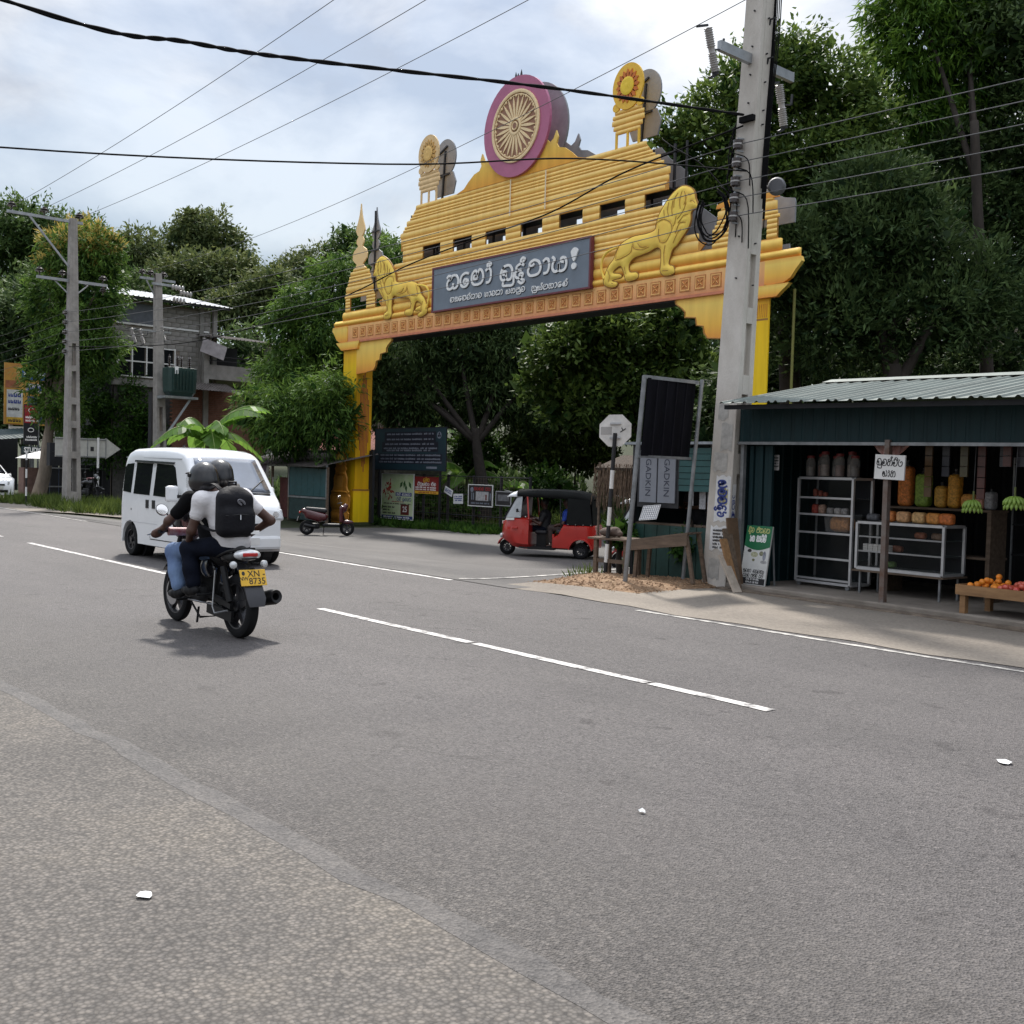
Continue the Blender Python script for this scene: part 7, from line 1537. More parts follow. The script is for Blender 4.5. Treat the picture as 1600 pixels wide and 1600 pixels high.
trike = rickshaw('red auto rickshaw with a black canvas hood pulling out below the arch', (-19.34 - .82 * .98 * 1.0 + .0, 19.39 - .57 * .98, -.438), tk_rz)
trike2 = rickshaw('second red auto rickshaw mostly hidden behind the wooden stand', (-16.38 + .86 * 1.02, 17.55 + .50 * 1.02, -.438), math.atan2(-.50, -.86), False)
# passenger and driver of the rickshaw
def sitter(label, at_, loc, rz, shirt, trouser, reach):
    t = thing('person', label, 'person', loc, rz); x, y, z = at_
    o = np.array([x, y, z]); q = lambda *a: o + np.array(a)
    body = [cone(q(0, 0, .1), q(-.03, 0, .42), .13, .14), cone(q(-.03, 0, .45), q(-.01, 0, .62), .06, .055), ell(q(.01, 0, .72), (.095, .08, .12)), ell(q(.10, 0, .705), (.02, .014, .02)), ell(q(0, .08, .715), (.018, .014, .03)), ell(q(0, -.08, .715), (.018, .014, .03))]; sh = [cone(q(0, 0, .08), q(-.03, 0, .42), .15, .16)]; tr = []
    for sg in (-1, 1):
        body += [cone(q(-.03, .17 * sg, .45), q(.06, .23 * sg, .20), .05, .042), cone(q(.06, .23 * sg, .20), q(*reach[:1], reach[1] * sg, reach[2]), .04, .03), cone(q(.02, .09 * sg, .06), q(.40, .12 * sg, .08), .08, .06), cone(q(.40, .12 * sg, .08), q(.36, .12 * sg, -.34), .055, .038), cone(q(.33, .12 * sg, -.36), q(.48, .12 * sg, -.38), .035, .028)]
        body += hand(Vector(q(reach[0], reach[1] * sg, reach[2])), (1, 0, -.1), (0, sg, 0), (0, 0, 1))
        sh += [cone(q(-.03, 0, .43), q(-.03, .17 * sg, .44), .09, .075), cone(q(-.03, .17 * sg, .44), q(.03, .21 * sg, .30), .07, .062)]; tr += [cone(q(.0, .09 * sg, .06), q(.40, .12 * sg, .08), .095, .075), cone(q(.40, .12 * sg, .08), q(.37, .12 * sg, -.26), .07, .06)]
    blob('body', body, .016, m_skin, t, k=.03); blob('shirt', sh, .018, shirt, t, k=.04); blob('trousers', tr, .018, trouser, t, k=.03)
    blob('hair', [ell(q(-.015, 0, .76), (.10, .09, .10))], .014, mat('hair_black', (.01, .009, .008)), t, cutf=lambda P: (P[:, 0] - o[0] - .05) - (P[:, 2] - o[2] - .76) * .8)
    for sg in (-1, 1): blob('shoe', [cone(q(.30, .12 * sg, -.385), q(.47, .12 * sg, -.395), .045, .035)], .014, m_shoe, t)
    return t
sitter('person in a bright blue shirt sitting in the back of the red auto rickshaw', (-.56, .22, .66), trike.location, tk_rz, mat('shirt_blue', (.02, .06, .38), .8, var=.2, bump=.3, bscale=12), mat('trousers_khaki', (.05, .035, .03), .85, var=.2), (.22, .17, .16))
sitter('person in a dark shirt at the handlebar of the red auto rickshaw', (.08, 0, .62), trike.location, tk_rz, mat('shirt_charcoal', (.02, .02, .022), .8), m_dkjeans, (.40, .24, .36))
# ---------------------------------------------------------------- parked scooter by the arch
sc = thing('maroon_scooter', 'maroon scooter parked at the foot of the left arch pillar', 'scooter', (-29.22, 17.95, g1(-29.2, 17.95) + .012), math.atan2(.80, .60))
m_mar = mat('scooter_maroon', (.07, .008, .011), .25, var=.1, coat=.5)
wheel(sc, -.62, 0, .225, .09, .14, 5, m_rimd, name='rear_wheel'); wheel(sc, .62, 0, .225, .085, .14, 5, m_rimd, name='front_wheel')
blob('rear_body', [cone((-.10, 0, .56), (-.72, 0, .74), .13, .09), cone((-.25, 0, .52), (-.60, 0, .60), .12, .10)], .022, m_mar, sc, k=.06)
blob('seat', [cone((-.08, 0, .76), (-.62, 0, .80), .08, .07)], .02, mat('seat_vinyl', (.016, .016, .017)), sc)
blob('front_shield', [rbox((.44, 0, .66), (.06, .19, .26), .06), cone((.50, 0, .84), (.56, 0, .92), .12, .08)], .022, m_mar, sc, k=.05)
blob('footboard', [rbox((.15, 0, .32), (.28, .16, .05), .04)], .02, m_bplast, sc)
blob('front_mudguard', [ell((.62, 0, .42), (.20, .06, .07))], .018, m_mar, sc)
b = MB(); b.tube([(.62, .05, .225), (.50, .05, .60), (.42, 0, .98)], .022, 8); b.build('fork', m_bplast, sc)
b = MB(); b.tube([(.34, -.32, 1.00), (.44, -.15, 1.02), (.44, .15, 1.02), (.34, .32, 1.00)], .016, 8); b.build('handlebar', m_bplast, sc)
for sg in (-1, 1): b = MB(); b.tube([(.38, sg * .24, 1.02), (.36, sg * .30, 1.16)], .008, 6); ms = b.build('mirror_stem', m_bplast, sc); b = MB(); b.lathe([(.05, 0), (.05, .012)], 14, (.36, sg * .31, 1.20), (-1, 0, .1)); b.build('mirror_glass', m_chrome, ms)
blob('engine', [rbox((-.45, .06, .28), (.22, .08, .09), .05)], .02, m_bplast, sc)
b = MB(); b.obox((-.84, 0, .70), ((0, 1, 0), (0, 0, 1), (1, 0, 0)), (.18, .07, .04)); b.build('tail_lamp', m_red, sc, bevel=.01)
b = MB(); b.obox((-.90, 0, .50), ((0, 1, 0), Vector((.3, 0, .95)), Vector((.95, 0, -.3))), (.18, .14, .006)); b.build('number_plate', m_white, sc); b = MB(); b.bar((-.82, 0, .62), (-.90, 0, .46), .04); b.build('plate_bracket', m_bplast, sc)
b = MB(); b.lathe([(.05, 0), (.055, .3), (.04, .34)], 12, (-.35, -.14, .26), (-1, 0, .15)); b.build('silencer', m_bplast, sc, smooth=True)
b = MB(); b.bar((-.1, .1, .28), (-.14, .26, .01), .02); b.build('side_stand', m_bplast, sc)
# ---------------------------------------------------------------- white hatchback far down the verge
car = thing('white_car', 'white hatchback parked facing the camera on the sandy verge', 'car', (-48.0, 13.05, .03), .02)
def ctop(x): return float(np.interp(x, [-1.9, -1.85, -1.6, -1.1, -.4, .2, .9, 1.05, 1.6, 1.8, 1.86], [.7, .95, 1.25, 1.42, 1.46, 1.42, 1.0, .95, .84, .70, .5]))
def cwid(x, z): return .80 - max(0, z - .85) * .25 - (.16 * ((x - 1.3) / .56) ** 2 if x > 1.3 else 0) - (.12 * ((-1.5 - x) / .4) ** 2 if x < -1.5 else 0)
def cbot(x):
    z = .2
    for xc in (-1.2, 1.15):
        if abs(x - xc) < .36: z = max(z, .29 + math.sqrt(.36 ** 2 - (x - xc) ** 2) - .02)
    return z
xs = sorted(set([round(float(q), 3) for q in np.concatenate([np.linspace(-1.9, 1.86, 50), -1.2 + np.linspace(-.36, .36, 13), 1.15 + np.linspace(-.36, .36, 13)])]))
b = MB(); b.loft([ring_section(x, cbot(x), max(ctop(x), cbot(x) + .05), cwid) for x in xs]); b.build('body', m_van, car, smooth=True)
b = MB(); secs = []
for k in range(7):
    x = .27 + .60 * k / 6; secs.append([(x, (cwid(x, ctop(x)) - .10) * t, ctop(x) + .028) for t in np.linspace(-1, 1, 7)])
b.loft(secs, cap=False, closed=False); o = b.build('windscreen', m_vglass, car, smooth=True); o.modifiers.new('t', 'SOLIDIFY').thickness = .006
for sg in (-1, 1):
    b = MB(); P = [(-1.2, .92), (.70, .92), (.25, 1.30), (-1.0, 1.33)]; b.prism(P, lambda x, z: (x, sg * (cwid(x, z) - .02), z), lambda x, z: (x, sg * (cwid(x, z) + .006), z)); b.build('side_window', m_vglass, car)
    b = MB(); b.obox((1.72, sg * .52, .66), (Vector((.8, sg * .5, .3)).normalized(), Vector((-.5 * sg, .85, 0)).normalized(), Vector((-.3, 0, .95)).normalized()), (.12, .30, .14)); b.build('headlight', m_lamp, car, bevel=.03)
    b = MB(); b.obox((.62, sg * .86, .98), ((1, 0, 0), (0, 1, 0), (0, 0, 1)), (.10, .16, .11)); b.build('mirror', m_van, car, bevel=.03)
    for x in (-1.2, 1.15): wheel(car, x, sg * .68, .29, .18, .19, 6)
b = MB(); b.box(1.84, 1.885, -.42, .42, .30, .40); b.build('air_intake', m_bplast, car); b = MB(); b.box(1.835, 1.87, -.30, .30, .58, .64); b.build('grille', m_bplast, car); b = MB(); b.box(1.88, 1.89, -.24, .24, .44, .54); b.build('number_plate', mat('plate_white', (.6, .6, .55), .5), car)
# distant parked motorcycles: copies of the near one
for k, (x, y, rz, lab) in enumerate(((-60.5, 16.6, 1.2, 'black motorcycle parked under the green awning, nearest the tree'), (-61.5, 15.9, 1.5, 'black motorcycle parked under the green awning beyond the first'), (-44.8, 16.1, .5, 'dark motorcycle parked behind the slotted grey pole'))):
    c_ = copy_tree(bike); c_.location = (x, y, .03); c_.rotation_euler = (0, 0, rz); c_['label'] = lab; c_['group'] = 'parked motorcycles'

# ================================================================== STALL, FENCE AND BOARDS BESIDE THE ARCH
m_brick = mat('brick_red', (.23, .11, .075), .9, var=0, col2=(.14, .065, .045), scale=5)
m_mortar = mat('mortar', (.20, .17, .14), .95, var=.2)
m_block = mat('cement_block', (.30, .285, .265), .92, var=0, col2=(.20, .19, .175), scale=2.5, bump=.3)
m_tin = mat('old_tin_roof', (.12, .105, .10), .8, .1, var=0, col2=(.06, .05, .045), scale=2)
stall = thing('roadside_stall', 'dark roadside stall with a teal metal door and low tin roof left of the arch', 'stall', (-40.3, 20.9, g1(-37, 20.9)))
for k in range(7): ribbed(k * .9, k * .9 + .9, lambda x, v, o: (x, -.45 + v * 2.6, 2.15 + v * .55 + o - .02 * x), .16, .02, m_tin, 'roof_sheet', stall)
b = MB(); b.box(0, 6.3, 1.9, 2.0, 0, 2.7); b.build('rear_wall', m_dark, stall)
for x in (0, 2.2, 3.5, 6.25): b = MB(); b.box(x - .04, x + .04, -.04, .04, 0, 2.15 - .02 * x); b.build('post', m_woodd, stall)
for k in range(6): b = MB(); b.box(3.55 + k * .45, 3.55 + k * .45 + .435, -.03, .0, .95, 2.0 - .01 * k); b.build('door_panel', mat('stall_teal', (.016, .075, .085), .5, var=.25), stall)
b = MB(); b.box(3.5, 6.25, -.05, -.02, .86, .93); b.build('door_rail', m_tube, stall); b = MB(); b.box(3.5, 3.56, -.05, -.02, .93, 2.02); b.build('door_rail', m_tube, stall); b = MB(); b.box(6.2, 6.26, -.05, -.02, .93, 1.98); b.build('door_rail', m_tube, stall)
b = MB(); b.box(3.5, 6.25, -.02, .0, .05, .86); b.build('lower_board', mat('stall_lower', (.02, .045, .045), .7, var=.4), stall)
b = MB(); b.box(2.25, 3.45, .3, .34, .05, 1.6); b.build('red_panel', mat('stall_red', (.09, .02, .018), .7, var=.4), stall); b = MB(); b.box(2.2, 2.26, -.02, .02, .3, 1.6); b.build('pale_frame', m_white, stall); b = MB(); b.box(1.2, 2.2, -.02, .02, .3, .36); b.build('pale_frame', m_white, stall)
b = MB(); b.box(0, 6.3, -.10, -.02, 2.02, 2.10); b.build('front_batten', m_tube, stall)
cu_ = thing('stall_curtain', 'drooping mauve curtain tied at the corner of the dark stall', 'curtain', (-39.9, 20.75, g1(-39.9, 20.7)))
b = MB(); secs = []
for k in range(15):
    x = k * .115; secs.append([(x, .05 * sin(k * 1.9), 2.12), (x * (1 - .12), .06 * sin(k * 1.9 + .5), 1.6 - .02 * x), (x * .55, .05 * sin(k * 1.9 + 1), 1.0 + .25 * x), (x * .42, .04 * sin(k * 1.9 + 1), .75 + .40 * x)])
b.loft(secs, cap=False, closed=False); b.build('cloth', mat('mauve_cloth', (.16, .12, .16), .85, var=.35, scale=6), cu_, smooth=True)
# house with a red tiled roof behind the stall
th_ = thing('tiled_house', 'low house with a red tiled roof behind the left arch pillar', 'house', (-45.6, 25.2, g1(-40, 25.2)))
b = MB(); b.box(0, 8.0, .6, 4.5, 0, 2.6); b.build('wall', mat('house_wall', (.22, .20, .17), .9, var=.3), th_)
tl = MB(); tl.loft([[(0, 0, 0), (.05, 0, .02), (.12, 0, .035), (.19, 0, .02), (.24, 0, 0)], [(0, .36, .03), (.05, .36, .05), (.12, .36, .065), (.19, .36, .05), (.24, .36, .03)]], cap=False, closed=False); tlm = tl.mesh('roof_tile'); tlm.materials.append(mat('roof_tile_red', (.28, .065, .04), .8, var=.5, scale=1.5))
rs = link('roof', MB().box(-.2, 8.2, -.05, 0, 0, .02).mesh('roof'), mat('roof_under', (.05, .03, .025), .9), th_); rs.location = (0, .2, 2.55)
for r_ in range(7):
    for k in range(33): o = link('roof_tile', tlm, None, rs); o.location = (-.1 + k * .247, r_ * .33, .05 + r_ * .155); o.rotation_euler = (radians(24), 0, 0)
for k in range(8): ribbed(k, k + 1.0, lambda x, v, o: (x, -1.3 + v * 1.55, 2.1 + v * .45 + o), .18, .02, mat('tin_pale', (.40, .39, .37), .6, .2, var=.3), 'verandah_sheet', th_)
b = MB(); b.box(0, 8, 2.4, 2.5, 2.6, 3.9); b.build('gable_wall', mat('house_wall', (.22, .2, .17)), th_)
# fence with wire mesh
fz = lambda x: g1(x, 24.6)
fence = thing('wire_fence', 'rusty wire mesh fence hung with posters behind the arch', 'fence', (-36.2, 24.6, 0))
for k in range(7): x = k * 1.5; b = MB(); b.box(x - .04, x + .04, -.04, .04, fz(-36.2 + x), 1.55); b.build('post', m_steel, fence)
for z in (.1, .85, 1.5): b = MB(); b.tube([(0, -.05, z), (9.0, -.05, z)], .018, 6); b.build('rail', m_steel, fence)
ms_ = MB()
for k in range(60): ms_.bar((k * .15, -.055, -.3), (k * .15, -.055, 1.5), .004)
for k in range(13): ms_.bar((0, -.058, -.25 + k * .14), (9.0, -.058, -.25 + k * .14), .004)
o = ms_.build('mesh_wires', m_rust, fence); o['kind'] = 'stuff'
def hung(name, label, cat, x0, x1, z0, z1, y, m, frame=None, rz=0., tilt=0.):
    t = thing(name, label, cat, ((x0 + x1) / 2, y, z0)); w, h = (x1 - x0) / 2, z1 - z0; t.rotation_euler = (0, tilt, rz)
    b = MB(); b.box(-w, w, -.015, .0, 0, h); p = b.build('panel', m, t)
    if frame:
        for q in ((-w - .03, -w, 0, h), (w, w + .03, 0, h), (-w - .03, w + .03, h, h + .03), (-w - .03, w + .03, -.03, 0)): b = MB(); b.box(q[0], q[1], -.025, .01, q[2], q[3]); b.build('frame', frame, t)
    return t, p, w, h
FM = lambda u, v_, y=-.016: face_m((u, y, v_), (1, 0, 0), (0, 0, 1))
t, p, w, h = hung('dark_notice_board', 'wide dark navy notice board with rows of small print beside the arch', 'notice board', -35.9, -31.35, 1.68, 3.25, 24.2, mat('board_navy', (.012, .022, .040), .5, var=0, col2=(.012, .045, .055), scale=.6), m_steel)
for x in (-2.0, 1.9): b = MB(); b.box(x - .04, x + .04, .0, .06, -2.2, 1.5); b.build('leg', m_steel, t)
m_print = mat('notice_print', (.20, .22, .27), .6)
for k, (a, c, z) in enumerate(((-1.5, .55 + .95, 1.36), (-1.5, 1.5, 1.16), (-1.6, 1.55, .98), (-1.7, 1.7, .82), (-1.5, 1.4, .74), (-1.9, 1.9, .56), (-1.9, 1.9, .42), (-2.0, 2.0, .30))): fake_lines('print_line', [(a, c, z, .075)], m_print, p, FM(0, 0))
for z, a in ((1.26, 1.65), (.88, 1.8), (.43, 2.05)): b = MB(); b.box(-a, a, -.0157, -.015, z - .20, z + .18); b.build('print_panel', mat('print_field', (.008, .010, .022), .5), p)
b = MB(); b.prism(arc(1.85, 1.30, .13, .13, 0, 340, 14), lambda u, v_: (u, -.0165, v_), lambda u, v_: (u, -.0185, v_)); b.build('round_emblem', m_print, p)
for a in (90, 210, 330): b = MB(); b.prism(arc(1.85 + .055 * cos(radians(a)), 1.30 + .055 * sin(radians(a)), .045, .045, 0, 330, 10), lambda u, v_: (u, -.0186, v_), lambda u, v_: (u, -.020, v_)); b.build('emblem_leaf', mat('print_field', (.008, .010, .022)), p)
b = MB(); b.box(1.1, 1.75, -.017, -.0158, .06, .14); b.build('white_mark', m_print, p)
t, p, w, h = hung('rambutan_banner', 'green and white fruit banner with a red 25 hung on the fence', 'banner', -35.75, -33.65, -.22, 1.50, 24.45, mat('banner_pale', (.70, .74, .58), .6, var=0, col2=(.42, .56, .24), scale=1.1), m_white)
for k in range(42):
    a, r_ = rnd.uniform(0, 6.28), rnd.uniform(0, .42); b = MB(); u0, v0 = -.55 + r_ * .9 * cos(a), 1.15 + r_ * 1.0 * sin(a); s_ = rnd.uniform(.05, .12); a2 = rnd.uniform(0, 6)
    b.prism([(u0 + s_ * cos(a2), v0 + s_ * sin(a2)), (u0 + s_ * .4 * cos(a2 + 2), v0 + s_ * .4 * sin(a2 + 2)), (u0 - s_ * cos(a2), v0 - s_ * sin(a2)), (u0 + s_ * .4 * cos(a2 - 2), v0 + s_ * .4 * sin(a2 - 2))], lambda u, v_: (u, -.0155, v_), lambda u, v_: (u, -.0165 - .0002 * k, v_)); b.build('printed_fruit', mat('fruit_red', (.42, .05, .03), .6, var=.5, scale=7), p)
for u0, v0, a in ((.35, 1.45, -2.2), (.55, 1.35, -1.4), (.75, 1.45, -1.0), (.50, 1.50, -1.8)): b = MB(); d = Vector((cos(a), sin(a))); n_ = Vector((-d.y, d.x)); q = [(u0 + d.x * L + n_.x * w_, v0 + d.y * L + n_.y * w_) for L, w_ in ((0, 0), (.15, .08), (.32, 0), (.15, -.08))]; b.prism(q, lambda u, v_: (u, -.0155, v_), lambda u, v_: (u, -.0175, v_)); b.build('printed_leaf', mat('banner_leaf', (.03, .10, .02), .6), p)
b = MB(); b.box(-.10, .95, -.0168, -.0155, .88, 1.02); b.build('blue_strip', m_blue, p); sinhala('lettering', ['ka', 'va', 'i', 'sp', 'la', 'ya', 'a', 'na'], .09, m_letter, p, FM(.42, .95, -.0169), .002, .17, .9)
sinhala('lettering', ['dha', 'va', 'i', 'sp', 'du', 'la', 'ya', 'na'], .12, m_blue, p, FM(.45, .76), .002, .16, .95)
fake_lines('print_line', [(-.9, .9, .58, .05)], m_black, p, FM(0, 0)); fake_lines('print_line', [(-.35, .4, .66, .045)], mat('print_red', (.35, .03, .03), .6), p, FM(0, 0))
for z, a in ((.44, .75), (.33, .45), (.21, .8)): fake_lines('print_line', [(-.95, -.95 + a, z, .075)], m_black, p, FM(0, 0))
b = MB(); b.box(.25, .80, -.0168, -.0155, .16, .56); b.build('price_square', mat('price_maroon', (.13, .02, .015), .5), p); latin('price', '25', .30, m_letter, p, FM(.525, .37, -.0172), .002, bold=.006)
b = MB(); b.box(-1.04, 1.04, -.0167, -.0155, .0, .12); b.build('blue_strip', m_blue, p); fake_lines('print_line', [(-.9, .8, .06, .06)], m_letter, p, FM(0, 0, -.0168))
t, p, w, h = hung('red_notice', 'red notice with yellow and white lettering next to the fruit banner', 'notice', -33.55, -32.05, .80, 1.44, 24.44, mat('notice_red', (.24, .02, .018), .6, var=.1))
sinhala('lettering', ['du', 'ra', 'i', 'ma'], .12, mat('notice_yellow', (.75, .45, .04), .6), p, FM(-.02, .52), .002, .18, .40); sinhala('lettering', ['va', 'i', 'ka', 'u', 'nna', 'ma', 'tta', 'sp', 'ma', 'i', 'la'], .11, m_letter, p, FM(0, .36), .002, .17, 1.15)
fake_lines('print_line', [(-.7, .6, .24, .06)], m_letter, p, FM(0, 0)); fake_lines('print_line', [(-.7, .6, .16, .06)], m_letter, p, FM(0, 0))
b = MB(); b.box(-.75, .75, -.0167, -.0155, .0, .10); b.build('yellow_strip', mat('notice_yellow', (.75, .45, .04)), p); fake_lines('print_line', [(-.5, .6, .05, .06)], mat('print_red', (.35, .03, .03)), p, FM(0, 0, -.0168))
for x0, x1, z0, z1, tl_, lab in ((-31.75, -31.25, .82, 1.06, .35, 'small white paper pinned askew on the fence beside the red notice'), (-31.15, -30.6, .50, .86, -.03, 'white paper with blue print pinned on the fence')):
    t, p, w, h = hung('white_paper', lab, 'paper', x0, x1, z0, z1, 24.44, m_papw, tilt=tl_); fake_lines('print_line', [(-w * .8, w * .7, h * (.75 - .2 * k), h * .16) for k in range(3)], m_blue, p, FM(0, 0))
t, p, w, h = hung('dark_poster', 'dark poster with red lettering and a white picture on the fence', 'poster', -30.25, -28.95, .48, 1.20, 24.42, mat('poster_dark', (.02, .018, .022), .5, var=.2), m_white)
sinhala('lettering', ['ka', 'tta', 'va', 'la', 'sp', 'dda', 'ya'], .11, mat('print_red', (.35, .03, .03)), p, FM(.1, .60), .002, .18, .9); b = MB(); b.box(-.25, .45, -.0167, -.0155, .18, .50); b.build('picture', mat('poster_white', (.40, .39, .40), .6, var=.4, scale=9), p)
for u in (-.5, -.4, .52): b = MB(); b.box(u, u + .05, -.0167, -.0155, .2, .45); b.build('bottle_print', m_print, p)
b = MB(); b.box(.28, .36, -.0175, -.0168, .2, .40); b.build('bottle_print', mat('price_maroon', (.13, .02, .015)), p); fake_lines('print_line', [(-.5, .5, .09, .06)], m_print, p, FM(0, 0)); b = MB(); b.prism(arc(-.47, .56, .09, .09, 0, 340, 12), lambda u, v_: (u, -.0155, v_), lambda u, v_: (u, -.017, v_)); b.build('round_logo', m_print, p)
t, p, w, h = hung('dark_poster', 'second dark poster with a grey car picture beside the white pictured one', 'poster', -28.7, -27.95, .55, 1.0, 24.40, mat('poster_dark', (.02, .018, .022)), mat('frame_grey', (.35, .35, .36), .5)); b = MB(); b.box(-.3, .3, -.0167, -.0155, .14, .36); b.build('picture', mat('poster_grey', (.15, .15, .16), .6, var=.5, scale=8), p)
# dark hoarding and a blue flag deep behind the arch
t, p, w, h = hung('dark_hoarding', 'dark square hoarding on thin legs far behind the arch', 'hoarding', -29.3, -27.4, .9, 1.75, 30.5, mat('hoarding_black', (.01, .01, .014)), m_steel); 
for x in (-.8, .8): b = MB(); b.box(x - .03, x + .03, .0, .05, -1.5, .8); b.build('leg', m_steel, t)
fl = thing('blue_flag', 'small blue flag with a pale round emblem near the thatch', 'flag', (-19.8, 21.6, g1(-19.8, 21.6))); b = MB(); b.tube([(0, 0, 0), (0, 0, 3.0)], .02, 6); b.build('pole', m_steel, fl); b = MB(); b.loft([[(0, 0, 2.35), (0, .0, 2.95)], [(.2, .05, 2.30), (.2, .05, 2.85)], [(.42, -.02, 2.30), (.42, -.02, 2.65)]], cap=False, closed=False); b.build('cloth', mat('flag_blue', (.02, .16, .30), .7, var=.2), fl, smooth=True); b = MB(); b.lathe([(.09, 0), (.09, .004)], 14, (.16, .03, 2.60), (0.3, -1, 0)); b.build('emblem', m_letter, fl)

# ================================================================== THE LEFT SIDE OF THE STREET
bl = thing('block_house', 'unfinished two storey cement block house with a white metal roof', 'building', (-50.0, 19.2, -.1))
b = MB(); b.box(-6.5, -.22, 0.1, 4.6, 0, 9.3); b.build('inner_core', m_dark, bl)
def wall_blocks(y0, y1, z0, z1, bw, bh, m, name, holes=(), x=0.):
    bmx = MB(); bmx.box(-.20, .0, 0, bw - .02, 0, bh - .02); me = bmx.mesh(name); me.materials.append(m); r_ = 0; z = z0
    while z < z1 - .05:
        y = y0 - (bw / 2 if r_ % 2 else 0)
        while y < y1 - .02:
            a, c = max(y, y0), min(y + bw, y1)
            if c - a > .06 and not any(c > h_[0] + .02 and a < h_[1] - .02 and z + bh > h_[2] + .02 and z < h_[3] - .02 for h_ in holes):
                o = link(name, me, None, bl); o.location = (x - rnd.uniform(0, .008), a, z); o.scale = (1, (c - a) / bw, min(1, (z1 - z) / bh))
            y += bw
        z += bh; r_ += 1
b = MB(); b.box(-.25, -.03, 0, 4.7, 0, 9.3); b.build('mortar_wall', m_mortar, bl)
wall_blocks(0, 4.7, 7.25, 9.2, .42, .21, m_block, 'cement_block', [(.1, 1.95, 8.25, 9.2)])
wall_blocks(0, 4.7, 5.5, 7.25, .42, .21, m_block, 'cement_block', [(.1, 2.9, 5.8, 7.25)])
b = MB(); b.box(-.02, .02, .12, 1.93, 8.27, 9.18); b.build('upper_window', mat('pane_grey_blue', (.12, .13, .16), .3, var=.2), bl); b = MB(); b.box(.0, .04, .05, 4.6, 8.18, 8.26); b.build('window_sill', m_white, bl)
for k in range(5): b = MB(); b.box(.0, .05, .1 + k * .69, .16 + k * .69, 5.8, 7.25); b.build('window_frame', m_white, bl)
for z in (5.8, 6.5, 7.2): b = MB(); b.box(.0, .045, .1, 2.9, z - .03, z + .03); b.build('window_frame', m_white, bl)
for k in range(4): b = MB(); b.box(-.02, .015, .16 + k * .69, .73 + k * .69, 5.82, 7.18); b.build('pane', m_vglass, bl)
b = MB(); b.box(-.05, .18, -.1, 4.8, 5.35, 5.55); b.build('floor_slab', m_block, bl); b = MB(); b.box(-.2, .0, 0, 4.7, .0, 5.35); b.build('lower_wall', mat('lower_wall_dark', (.10, .095, .09), .9, var=.4), bl)
for k in range(6): ribbed(-.5 + k, .5 + k, lambda y, v, o: (.75 - v * 5.2, y, 9.42 + v * 1.05 + o), .25, .03, mat('white_metal_roof', (.50, .51, .52), .5, .1, var=.12), 'roof_sheet', bl)
b = MB(); b.box(.55, .65, -.4, 5.4, 9.32, 9.41); b.build('purlin', m_steel, bl)
for y in (4.2, 4.9): b = MB(); b.box(-.1, .1, y - .1, y + .1, 0, 9.35); b.build('column', m_block, bl)
# lean-to with porch and brick walls at the right of it
wall_blocks(2.6, 6.9, 3.0, 5.4, .24, .085, m_brick, "brick") if False else None
b = MB(); b.box(.55, .72, 2.5, 7.6, 0, 5.5); b.build('brick_backing', m_mortar, bl)
bk_ = MB(); bk_.box(-.03, .03, 0, .225, 0, .07); bkm = bk_.mesh('brick'); bkm.materials.append(m_brick)
jb = MB(); q = random.Random(4)
for r_ in range(58):
    for k in range(22):
        y0 = 2.5 + k * .235 - (.117 if r_ % 2 else 0)
        jb.box(.70, .745 + q.uniform(0, .008), y0, y0 + .222, r_ * .092, r_ * .092 + .078)
o = jb.build('brickwork', m_brick, bl); o['kind'] = 'stuff'
b = MB(); b.box(.6, .85, 4.0, 4.25, 0, 7.9); b.build('column', m_block, bl); b = MB(); b.box(.6, .85, 7.3, 7.55, 0, 7.9); b.build('column', m_block, bl)
b = MB(); b.box(-3, .8, 4.2, 7.6, 5.9, 6.6); b.build('parapet', m_block, bl); b = MB(); b.box(-3, -2.9, 4.2, 7.6, 6.6, 7.9); b.build('porch_back', m_dark, bl)
b = MB(); b.tube([(.8, 4.3, 7.0), (.8, 7.5, 7.0)], .03, 6); b.build('porch_rail', m_steel, bl); b = MB(); b.tube([(.8, 4.3, 6.8), (.8, 7.5, 6.8)], .02, 6); b.build('porch_rail', m_steel, bl)
for k in range(4): ribbed(4.0 + k, 5.0 + k, lambda y, v, o: (1.3 - v * 4, y, 7.85 + v * .6 + o), .2, .03, m_tin, 'porch_roof_sheet', bl)
for k in range(3): ribbed(2.2 + k, 3.2 + k, lambda y, v, o: (2.2 - v * 1.5, y, 5.25 + v * .45 + o), .16, .03, m_tin, 'awning_sheet', bl)
b = MB(); b.obox((1.2, 4.3, 7.3), (Vector((0, .93, -.26)), Vector((.0, .26, .93)), Vector((1, 0, 0))), (1.3, .7, .03)); b.build('hung_banner', mat('banner_grey_pink', (.36, .33, .34), .7, var=.35, scale=2), bl)
# advertising hoardings beyond the tree
t = thing('billboard', 'large yellow and blue billboard partly hidden by the flowering tree', 'billboard', (-63, 18.2, 0)); 
b = MB(); b.box(-.1, 0, 0, 3.2, 3.6, 6.95); p = b.build('panel', mat('billboard_yellow', (.50, .28, .04), .6, var=0, col2=(.34, .13, .03), scale=.7), t)
for k, (y0, y1, z0, z1, c) in enumerate(((.9, 2.6, 6.1, 6.75, (.04, .12, .36)), (.12, .95, 4.0, 5.5, (.55, .55, .52)), (.05, .75, 5.6, 6.0, (.30, .10, .04)), (1.1, 3.0, 5.4, 5.9, (.50, .48, .44)), (1.2, 2.2, 3.7, 5.2, (.06, .08, .16)), (.12, .95, 3.66, 4.0, (.55, .33, .03)))): b = MB(); b.box(.0, .006 + .001 * k, y0, y1, z0, z1); b.build('printed_field', mat('bb_%d' % k, c, .6, var=.3, scale=3), p)
